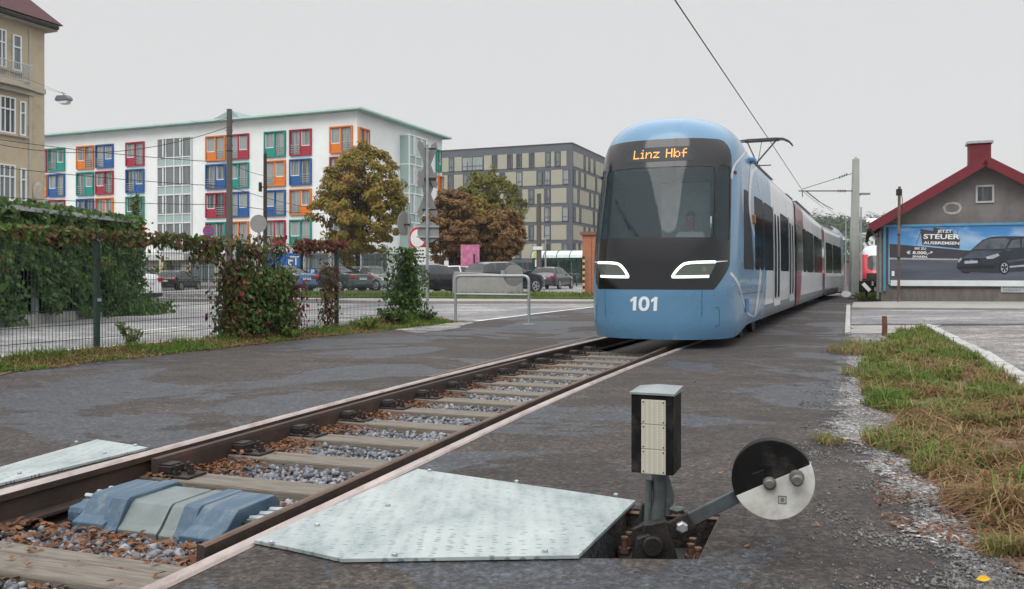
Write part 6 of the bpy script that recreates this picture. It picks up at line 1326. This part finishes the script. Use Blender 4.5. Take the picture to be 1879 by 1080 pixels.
def tree(kind, px, Y, top, bot, wpx, m, lab, seed, lean=0.0, z0=.2, nleaf=9000, lsz=.34, shape=.5):
    r = np.random.default_rng(seed); base = W(px,505,Y); base.z = z0; zt = CH+(HY-top)*Y/F0-z0; zb_ = CH+(HY-bot)*Y/F0-z0; rw = wpx*Y/F0/2; rh = (zt-zb_)/2; cz = (zt+zb_)/2
    t = thing(kind, lab, 'tree', tuple(base)); mb = MB(); mb.tube([(0,0,-.1),(.03,.02,zb_*.6),(.0,.05,cz),(lean*.5,.0,cz+rh*.5)], [.24,.19,.13,.05], 10); limbs = []
    for k in range(13):
        a = r.uniform(0,6.28); e = r.uniform(.2,1.1); z_ = r.uniform(zb_*.9,cz); d = Vector((math.cos(a)*math.cos(e),math.sin(a)*math.cos(e),math.sin(e))); l = rw*r.uniform(.55,.85); mb.tube([(0,0,z_), tuple(Vector((0,0,z_))+d*l*.5+Vector((0,0,.1))), tuple(Vector((0,0,z_))+d*l)], [.09,.055,.015], 6)
    mb.build('trunk', m_bark, t, smooth=50)
    nc = 330; d = r.normal(0,1,(nc,3)); d /= np.linalg.norm(d,axis=1)[:,None]
    f = np.array([.84+.20*noise.noise(Vector(q)*1.9+Vector((seed,0,0)))+.16*noise.noise(Vector(q)*4.5+Vector((0,seed,0))) for q in d]) * np.where(r.random(nc) < .66, 1, r.uniform(.3,.95,nc))
    z = d[:,2]; tap = np.where(z > 0, 1-shape*.30*z, 1-.15*z*z); C = np.stack([d[:,0]*rw*tap*f+lean*(z+.2), d[:,1]*rw*tap*f, cz+z*rh*f],1)
    per = nleaf//nc; cr = r.uniform(.34,.62,nc)*rw/3.2; off = r.normal(0,1,(nc,per,3)); off /= np.linalg.norm(off,axis=2)[:,:,None]; off *= (r.uniform(.5,1.0,(nc,per,1)))*cr[:,None,None]; off[:,:,2] *= .6; off[:,:,2] -= .25*cr[:,None]*(off[:,:,0]**2+off[:,:,1]**2)/(cr[:,None]**2)
    Pt = (C[:,None]+off).reshape(-1,3); nr = off.reshape(-1,3)*1.2 + np.repeat(d,per,0)*.35 + r.normal(0,.25,(nc*per,3)) + np.array([0,0,.35])
    leafcloud('crown', Pt, r.uniform(.6,1.15,len(Pt))*lsz, m, t, seed, nr); return t
tree('chestnut_tree', 656, 62, 258, 484, 192, m_chest, 'broad olive and brown chestnut tree in front of the white apartment block', 3, .2, nleaf=27000, lsz=.27)
tree('chestnut_tree', 893, 78, 300, 480, 150, m_chest3, 'tall green-brown chestnut in front of the office block, behind the rust coloured trees', 11, nleaf=20000, lsz=.28)
tree('chestnut_tree', 826, 70, 338, 496, 118, m_chest2, 'rust brown chestnut just right of the crossbucks', 21, nleaf=18000, lsz=.28)
tree('chestnut_tree', 920, 72, 372, 490, 100, m_chest2, 'small rust and olive chestnut at the right end of the group', 31, nleaf=13000, lsz=.28, shape=.2)
tree('chestnut_tree', 872, 74, 350, 490, 110, m_chest, 'brown chestnut filling the middle of the group', 41, nleaf=13000, lsz=.28, shape=.2)
# ---- creepers on the fence: (distance along, height) masks, leaves hang either side of the wires
def fY(px): return 10.38/(.416-(px-CX)/F0)
def vine(name, lab, m_list, dens, y0, y1, z0, z1, n, lsz, seed, thick=.16, cat='climbing plant', mpick=None, stems=0):
    r = np.random.default_rng(seed); Pt = []; mi = []
    while len(Pt) < n:
        Y = r.uniform(y0,y1); z = r.uniform(z0,z1); k = dens(Y,z) + .25*noise.noise(Vector((Y*2.2,z*2.2,seed)))
        if r.random() < k:
            p = fence_pt(Y, r.normal(0,thick)*(1 if z < 1.2 else .7)); Pt.append((p.x,p.y,z)); mi.append(mpick(Y,z,r) if mpick else 0)
    t = thing(name, lab, cat, tuple(fence_pt((y0+y1)/2))); Pt = np.array(Pt)-np.array(t.location); mi = np.array(mi)
    nr = r.normal(0,.5,(n,3)); nr += np.array([FD.y,-FD.x,.35])*.9
    for q, m in enumerate(m_list):
        s_ = mi == q
        if s_.any(): leafcloud('foliage', Pt[s_], r.uniform(.6,1.2,int(s_.sum()))*lsz, m, t, seed+q, nr[s_])
    mb = MB()
    for k in range(stems):
        Y = r.uniform(y0+.1,y1-.1); pts = [fence_pt(Y+r.normal(0,.08), r.normal(0,.03))-Vector(t.location)+Vector((0,0,z0+(z1-z0)*q/5)) for q in range(6)]; mb.tube(pts, [.016,.014,.012,.01,.008,.005], 5)
    if stems: mb.build('stems', m_bark, t)
    return t
ya_, yb_ = fY(402), fY(530)
def mass(Y, z):
    t = (Y-ya_)/(yb_-ya_); e = min(1, t/.12, (1-t)/.06); e = max(0,e); lo = 0 if t > .12 else .5; h_ = noise.noise(Vector((Y*2.6,z*2.6,21))); return e*(1.0 if z < 1.15 else (.75 if h_ > -.12 else .12))*(1 if z < 1.6+.1*noise.noise(Vector((Y*4,0,4))) else .25)
vine('climbing_creeper', 'dense mass of dark red and green creeper smothering the fence in the middle', [m_ivy, m_creep, m_crimson], mass, ya_, yb_, 0.02, 1.78, 7200, .095, 5, .15, mpick=lambda Y,z,r: (0 if r.random() < (.85 if .12 < z < 1.3+.2*noise.noise(Vector((Y*2,z*2,3))) and Y > ya_+.4 else .42) else (2 if (Y > yb_-.25 and r.random() < .4) or r.random() < .07 else 1)), stems=8)
def toprow(Y, z): h = .10+.10*noise.noise(Vector((Y*1.7,0,3)))+(.05 if Y > fY(290) else 0)+(.20 if fY(350) < Y < fY(420) else 0); return 1.0 if 1.63-h < z < 1.72 else 0
vine('climbing_creeper', 'thin garland of brown and green creeper along the top wire at the left', [m_ivy, m_creep], toprow, 9.2, fY(410), 1.15, 1.76, 1750, .10, 6, .06, mpick=lambda Y,z,r: 0 if r.random() < .45 else 1)
vine('climbing_creeper', 'loose red-brown creeper strand on the top wire right of the dense mass', [m_creep, m_crimson], lambda Y,z: 1.0 if z > 1.62-.12*(1-(Y-fY(540))/(fY(640)-fY(540)))-.1*noise.noise(Vector((Y*3,0,1))) else 0, fY(540), fY(640), 1.35, 1.76, 620, .10, 7, .06, mpick=lambda Y,z,r: 1 if r.random() < .3 else 0)
vine('climbing_creeper', 'hanging red-brown creeper on the fence post under the chestnut', [m_creep, m_crimson, m_ivy], lambda Y,z: max(0,1-abs(Y-fY(604))/.34)*(.9 if z < 1.25 else .2), fY(604)-.34, fY(604)+.34, .05, 1.4, 520, .09, 8, .08, mpick=lambda Y,z,r: 2 if r.random() < .25 else (1 if r.random() < .15 else 0), stems=3)
vine('climbing_creeper', 'crimson creeper shoots trailing at the foot of the dense mass', [m_crimson, m_creep], lambda Y,z: max(0,1-abs(Y-yb_-.05)/.25)*.8, yb_-.2, yb_+.3, .0, 1.0, 420, .10, 12, .14, mpick=lambda Y,z,r: 0 if r.random() < .7 else 1, stems=2)
vine('ivy_column', 'upright column of dark green ivy on the last fence post', [m_ivy], lambda Y,z: max(0,1-abs(Y-19.25)/(.20+.32*max(0,1-z/1.1)+.12*noise.noise(Vector((z*3,0,2))))), 18.4, 20.0, .1, 1.72, 2300, .12, 9, .20, stems=4)
# ---- ivy grown carport at the left
cpt = thing('carport', 'open carport with a thin grey flat roof, buried in ivy, behind the fence', 'carport', (-10.9,24.4,0)); m_cdark = mat('dark_boards', (.022,.022,.022), .8, var=.3, scale=4)
mb = MB(); mb.add([(-6,-14,2.42),(.25,-14,2.42),(.25,.15,2.58),(-6,.15,2.58),(-6,-14,2.52),(.25,-14,2.52),(.25,.15,2.68),(-6,.15,2.68)], [(0,1,2,3),(4,5,6,7),(0,1,5,4),(1,2,6,5),(2,3,7,6),(3,0,4,7)]); mb.build('roof', m_galv, cpt)
mb = MB(); [mb.box(-.06,.06,y-.06,y+.06,0,2.45) for y in (-.3,-2.6,-4.9,-7.2,-9.5)]; mb.build('posts', m_steel, cpt); mb = MB(); mb.box(-4.2,-4.0,-14,0,0,2.5); mb.box(-4,-.1,-.1,.0,0,2.5); mb.build('back_wall', m_cdark, cpt); mb = MB(); mb.box(-.12,.1,-9,0,0,.22); mb.build('low_wall', m_conc, cpt)
r = np.random.default_rng(77); Pt = []; 
while len(Pt) < 13000:
    y = r.uniform(13.5,24.7); z = r.uniform(.0,2.72); g = noise.noise(Vector((y*.9,z*.35,4)))
    if z < 1.25 and g+ (1.25-z)*.35 > .30 and y < 22.6: continue
    if z < .3 and r.random() < .6 and y < 22: continue
    Pt.append((-10.78+r.normal(0,.10)+.18*noise.noise(Vector((y*1.4,z*1.4,8)))+.12*max(0,1-z), y, z + (.06*(y-18)/6 if z > 2 else 0)))
for k in range(1600): u = r.uniform(13.5,24.6); Pt.append((r.uniform(-13.5,-10.7),u,2.55+.1*(u-14)/10+abs(r.normal(0,.07))))
for k in range(900): x = r.uniform(-14,-10.8); Pt.append((x,24.6+r.normal(0,.1),r.uniform(.1,2.7)))
for k in range(500): u = r.uniform(23.0,25.2); Pt.append((-10.6+abs(r.normal(0,.35)),u,abs(r.normal(0,.16))))
iv = thing('ivy', 'thick dark green ivy curtain covering the carport side', 'climbing plant', (-10.8,20,0)); Pt = np.array(Pt)-np.array((-10.8,20,0)); nr = r.normal(0,.5,(len(Pt),3))+np.array([.9,-.45,.35]); leafcloud('foliage', Pt, r.uniform(.6,1.2,len(Pt))*.17, m_ivy, iv, 78, nr)
def sprig(loc, h, n, lsz, m, lab, seed, name='shrub', spread=.35, parent_kind='plant'):
    r = np.random.default_rng(seed); t = thing(name, lab, parent_kind, loc); mb = MB(); Pt = []
    for k in range(max(2,n//45)):
        a = r.uniform(0,6.28); l = h*r.uniform(.6,1.0); d = Vector((math.cos(a)*spread,math.sin(a)*spread,1)).normalized(); pts = [d*l*q/4+Vector((0,0,-.0)) for q in range(5)]; mb.tube(pts, [.008,.007,.006,.004,.003], 4)
        for q in range(45): f = r.uniform(.15,1.02); p = d*l*f; Pt.append((p.x+r.normal(0,.07*h),p.y+r.normal(0,.07*h),max(.0,p.z+r.normal(0,.04*h))))
    mb.build('stems', m_bark, t); nr = r.normal(0,.6,(len(Pt),3))+np.array([0,-.3,.6]); leafcloud('foliage', np.array(Pt), r.uniform(.6,1.2,len(Pt))*lsz, m, t, seed+1, nr); return t
sprig((-10.9,24.6,2.5), .95, 160, .16, m_ivy, 'thin upright shoot growing above the right end of the carport roof', 91, 'shoot', .18); sprig((-10.95,19.6,2.5), .5, 120, .13, m_ivy, 'short leafy shoot above the middle of the carport roof', 92, 'shoot', .4); sprig((-11,17.2,2.5), .4, 100, .13, m_ivy, 'short leafy shoot above the left end of the carport roof', 94, 'shoot', .4)
# ---- grass
def blades(name, Pt, H_, Wd, m, lab, seed, lean=.45, pick=None, mats=None, kind=True):
    r = np.random.default_rng(seed); n = len(Pt); Pt = np.asarray(Pt); a = r.uniform(0,6.28,n); b = a+math.pi/2+r.normal(0,.4,n); H_ = np.asarray(H_); ln = np.abs(r.normal(lean,.25,n)); dx = np.stack([np.cos(a),np.sin(a),0*a],1)*(np.asarray(Wd)[:,None] if np.ndim(Wd) else Wd); bd = np.stack([np.cos(b),np.sin(b),0*b],1); ln = ln*(np.where(np.asarray(pick) == 2, 2.0, 1.0) if pick is not None else 1)
    mid = Pt+bd*(H_*ln*.3)[:,None]+np.array([0,0,1])*(H_*.6)[:,None]; tip = Pt+bd*(H_*ln)[:,None]+np.array([0,0,1])*(H_*(1-.35*np.minimum(2.2,ln)))[:,None]
    V = np.stack([Pt-dx,Pt+dx,mid+dx*.8,mid-dx*.8,tip+dx*.15,tip-dx*.15],1).reshape(-1,3); F = (np.array([[0,1,2,3],[3,2,4,5]])[None]+(np.arange(n)*6)[:,None,None]).reshape(-1,4)
    o = npmesh(name, V, F, mats or m, np.repeat(pick,2) if pick is not None else None); return tag(o, lab, 'grass', kind='stuff')
def inpoly(p, poly):
    c = False; j = len(poly)-1
    for i in range(len(poly)):
        if (poly[i].y > p[1]) != (poly[j].y > p[1]) and p[0] < (poly[j].x-poly[i].x)*(p[1]-poly[i].y)/(poly[j].y-poly[i].y)+poly[i].x: c = not c
        j = i
    return c
gp_ = [P(*q) for q in GR]; xs = [p.x for p in gp_]; ys = [p.y for p in gp_]; r = np.random.default_rng(5); Pt, Hh, pk_, Ww = [], [], [], []
while len(Pt) < 42000:
    x = r.uniform(min(xs)-.2,max(xs)); Y = 3.3/(1-r.random()*(1-3.3/18.5)); ed = noise.noise(Vector((x*2.2,Y*2.2,3)))*.22
    if not inpoly((x+ed,Y+ed*.5), gp_) or Y > max(ys): continue
    g = noise.noise(Vector((x*1.1,Y*.8,1)))+.5*noise.noise(Vector((x*3,Y*3,2))); dry = g + (.72 if Y < 6.8 else .11) - (.3 if Y > 11 else 0)
    clump = noise.noise(Vector((x*3.3,Y*3.3,9)))
    if clump < -.05 and r.random() < min(.97,.45-clump*1.6): continue
    if Y < 5.6 and r.random() < .40: continue
    k = 2 if dry > .35 else (0 if dry > -.05 else 1)
    if r.random() < .25: k = int(r.integers(0,3))
    Pt.append((x,Y,.008)); Hh.append(max(.018,(.055+.11*max(-.3,clump))*r.uniform(.35,1.5)*(1.1 if k != 2 else .9)*(1.0 if r.random() < .93 else 1.8))); pk_.append(k); Ww.append(.0024+.0004*Y)
blades('grass', Pt, Hh, Ww, None, 'rough long grass, part green part straw coloured, on the bank at the right', 51, .8, np.array(pk_), [m_grass,m_green,m_straw])
Pt, Hh, pk_, Ww = [], [], [], []
while len(Pt) < 24000:
    Y = 8.3/(1-r.random()*(1-8.3/20.6)); off = r.uniform(-.85,.40); p = fence_pt(Y,off); ed = -.62+.14*noise.noise(Vector((Y*1.5,0,7)))-(.15 if Y > 16.5 else 0)
    if off < ed: continue
    g = noise.noise(Vector((p.x*1.6,p.y*1.6,4))); bush = max(0,1-abs(Y-18.6)/1.6)
    if off > .05 and r.random() < .5: continue
    hh = (.035+.12*max(0,1-abs(off+.05)/.5)+.05*g)*r.uniform(.5,1.5)*(1+1.6*bush)
    Pt.append((p.x,p.y,.005)); Hh.append(max(.025,hh)); pk_.append(1 if g+.3*bush > .04 else (0 if r.random() < .6 else 2)); Ww.append(.0024+.0004*Y)
blades('grass', Pt, Hh, Ww, None, 'green weedy grass growing along the foot of the fence', 52, .5, np.array(pk_), [m_grass,m_green,m_straw])
Pt = []; Hh = []
for k in range(7000):
    u, v = r.random(), r.random(); p = Vector((-12,38.7,.18)).lerp(Vector((4.6,35.7,.18)),u).lerp(Vector((-10.5,42,.18)).lerp(Vector((6.2,39,.18)),u),v); Pt.append(tuple(p)); Hh.append(r.uniform(.08,.28))
blades('grass', Pt, Hh, .018, m_green, 'short grass on the low embankment across the road', 53)
Pt = []; Hh = []
for k in range(2500): Y = r.uniform(37,46); x = W(r.uniform(1570,1612),505,Y).x; Pt.append((x,Y,0)); Hh.append(r.uniform(.1,.4))
blades('grass', Pt, Hh, .018, m_green, 'grass growing between the far switch signal and the house', 54)
# tufts in the gravel
Pt, Hh, pk_ = [], [], []
for (px,py,rad,n,h) in ((1570,648,.45,500,.12),(1655,820,.28,500,.10),(1590,690,.3,300,.1),(1520,812,.12,120,.05),(1760,770,.3,300,.12),(1740,840,.3,400,.1),(1600,640,.5,500,.14)):
    c = P(px,py)
    for k in range(n): a = r.uniform(0,6.28); q = rad*math.sqrt(r.random()); Pt.append((c.x+q*math.cos(a)*.8,c.y+q*math.sin(a)*1.3,.006)); Hh.append(h*r.uniform(.5,1.5)); pk_.append(int(r.integers(0,3)))
blades('grass', Pt, Hh, .005, None, 'scattered low tufts in the gravel beside the grass bank', 55, .8, np.array(pk_), [m_grass,m_green,m_straw])
# weeds and shrubs
sprig(tuple(fence_pt(fY(560),.5)), .62, 500, .09, m_green, 'bright green leafy weed behind the fence right of the creeper mass', 61, 'weed', .6); sprig(tuple(fence_pt(12.35,.35)), .5, 260, .07, m_green, 'tall pale weed against the fence left of the creeper mass', 62, 'weed', .4); sprig(tuple(fence_pt(9.9,-.2)), .28, 300, .06, m_green, 'leafy weed at the left foot of the fence', 63, 'weed', .9)
sprig(tuple(fence_pt(18.3,-.25)), .55, 700, .09, m_ivy, 'bushy green weed in front of the ivy column', 64, 'weed', .9); sprig(tuple(fence_pt(19.4,-.3)), .42, 500, .08, m_ivy, 'low leafy weed at the foot of the crossbuck post', 65, 'weed', 1.1); sprig(tuple(fence_pt(17.2,-.35)), .34, 400, .08, m_green, 'low green weed left of the ivy column', 66, 'weed', 1.1); sprig(tuple(fence_pt(14.9,-.45)), .3, 350, .07, m_green, 'small green weed under the dense creeper mass', 67, 'weed', 1.0)
for k, (px, py, h_) in enumerate(((1650,640,.16),(1700,655,.18),(1745,690,.2),(1668,618,.14))): sprig(tuple(P(px,py)), h_, 300, .055, m_green, ('leafy green weed on the bank near the brown stake','leafy green weed in the middle of the upper bank','leafy green weed on the bank near the kerb stones','leafy green weed at the very tip of the bank')[k], 70+k, 'weed', 1.2)
# fallen leaves and loose stones on the ground
def scatter(n, fn): 
    o = []
    while len(o) < n:
        q = fn()
        if q: o.append(q)
    return o
def lf1():
    Y = 3.2/(1-r.random()*(1-3.2/8.5)); px = r.uniform(1600,1879); p = Vector(((px-CX)*Y/F0,Y,.014)); e = noise.noise(p*1.4)
    return tuple(p) if inpoly((p.x+.25*e,p.y), gp_) or (Y < 8 and r.random() < .5 and -.32 < segdist((p.x+.2*e,p.y), gp_) < 0 and noise.noise(p*2.7) > -.05) else None
A_ = scatter(3600, lf1); leaves('fallen_leaves', A_, r.uniform(.012,.032,len(A_)), m_dead, 'brown dead leaves lying in the straw at the near end of the bank', 'leaves', 81)
def lf2(): Y = r.uniform(9,20); p = fence_pt(Y,-.62+r.normal(0,.10)); return (p.x,p.y,.014)
A_ = scatter(700, lf2); leaves('fallen_leaves', A_, r.uniform(.02,.06,len(A_)), m_dead, 'dead leaves collected along the edge of the fence verge', 'leaves', 82)
A_ = [tuple(P(*q, .012)) for q in ((150,693),(836,892),(815,962),(785,970),(1322,866),(830,880),(640,745),(966,950),(1370,1000),(530,1010),(1500,960),(1130,940),(180,818),(1275,700),(910,880))]; leaves('fallen_leaves', A_, [.035]*len(A_), m_dead, 'a few single leaves scattered over the asphalt and the cover plate', 'leaves', 83)
yl = leaves('fallen_leaf', [tuple(P(1804,1062,.02))], [.05], leafmat('yellow_leaf', [(0,(.62,.36,.02)),(1,(.66,.40,.03))], .2), None, None, 84); tag(yl, 'single bright yellow leaf lying in the bottom right corner', 'leaf')
gs = [P(*q) for q in [(1562,613),(1660,612),(1640,640),(1600,700),(1700,760),(1800,900),(1900,1120),(1800,1160),(1700,1010),(1600,870),(1508,800),(1530,715),(1548,640)]]
def st1():
    Y = 2.9/(1-r.random()*(1-2.9/15)); px = r.uniform(1460,1879); p = Vector(((px-CX)*Y/F0,Y,.004)); e = noise.noise(p*2.0)*.7; j = r.normal(0,.16); g = noise.noise(p*3.1+Vector((3,3,3)))
    return tuple(p) if inpoly((p.x+e+j,p.y+e), gs) and r.random() < .5+g*1.2 else None
A_ = scatter(16000, st1); stones('gravel', A_, np.minimum(.010,.0022+r.exponential(.0022,len(A_))), m_grit, 'small loose gravel along the edge of the path', 'gravel', 85)
A_ = scatter(900, lambda: (lambda Y, px: tuple(Vector(((px-CX)*Y/F0,Y,.002))) if not inpoly(((px-CX)*Y/F0,Y),[Vector(q) for q in pit]) else None)(2.9/(1-r.random()*.45), r.uniform(1230,1800))); stones('grit', A_, r.uniform(.0015,.004,len(A_)), m_grit, 'fine grit scattered over the asphalt near the lever', 'gravel', 86)
# ---- wooded hill with houses
hl_ = MB(); nx, ny = 40, 16; 
def hillz(x, y): t = (y-262)/200; return max(0,(24.5*math.sin(min(1,max(0,t))*math.pi*.5)**1.2)*(1+.35*noise.noise(Vector((x*.008,y*.006,2)))+.10*math.sin(x*.03)) + 7*max(0,t-.8) + 3*noise.noise(Vector((x*.03,y*.02,5)))*min(1,max(0,t*3)))
V = [(90+14*i, 300+20*j, hillz(90+14*i,300+20*j)-(2 if j == 0 else 0)) for j in range(ny) for i in range(nx)]; hl_.add(V, [(j*nx+i,j*nx+i+1,(j+1)*nx+i+1,(j+1)*nx+i) for j in range(ny-1) for i in range(nx-1)]); struct(hl_.build('hill', mat('hill_meadow', (.07,.095,.04), .95, var=.3, scale=.05), smooth=True))
C = []
while len(C) < 900:
    y = r.uniform(305,590); x = y*r.uniform(.34,.62)
    if noise.noise(Vector((x*.02,y*.02,11))) < -.18: continue
    C.append((x,y,hillz(x,y)))
C = np.array(C); per = 34; rad = r.uniform(2.2,5.2,len(C)); off = r.normal(0,1,(len(C),per,3)); off /= np.linalg.norm(off,axis=2)[:,:,None]; off *= rad[:,None,None]*r.uniform(.6,1,(len(C),per,1)); con = r.random(len(C)) < .18; off[con,:,0] *= .45; off[con,:,1] *= .45; off[con,:,2] *= 1.5
Pt = (C[:,None]+off+np.stack([0*rad,0*rad,rad*.8],1)[:,None]).reshape(-1,3); ww_ = leaves('woodland', Pt, r.uniform(1.0,2.2,len(Pt)), m_wood2, 'wooded hillside behind the rail yard', 'woodland', 95, .3, None, False, off.reshape(-1,3)+np.array([0,0,1.5]))
for k, (px, py, Y, w_, lab) in enumerate(((1537,447,330,5.5,'white gabled house low on the hill, left of the concrete pole'),(1582,450,340,6,'white gabled house on the hill just above the railcar'),(1603,416,430,5,'long white roofed house near the hill top beside the gable eave'),(1560,462,330,6,'grey-white house low on the hill behind the concrete pole'))):
    p = W(px,py,Y); o = thing('hillside_house', lab, 'house', tuple(p), R(-15+40*k)); h_ = w_*.6; mb = MB(); mb.prism([(-w_/2,-6),(w_/2,-6),(w_/2,h_*.6),(0,h_*1.35),(-w_/2,h_*.6)], -w_*.6, w_*.6, axis='y'); mb.build('wall', m_plaster, o)
    for sg in (1,-1): M = Matrix.Translation((0,0,h_*1.37)) @ Matrix.Rotation(sg*math.atan2(h_*.75,w_/2),4,'Y'); mb = MB(); mb.box(0 if sg > 0 else -w_*.72, w_*.72 if sg > 0 else 0, -w_*.66, w_*.66, 0,.25,0,M); mb.build('roof', m_troof if k != 2 else m_plaster, o)
    mb = MB(); [mb.box(x-.5,x+.5,-w_*.6-.06,-w_*.6,h_*.1,h_*.45) for x in (-w_*.25,w_*.25)]; mb.build('windows', m_glzd, o)
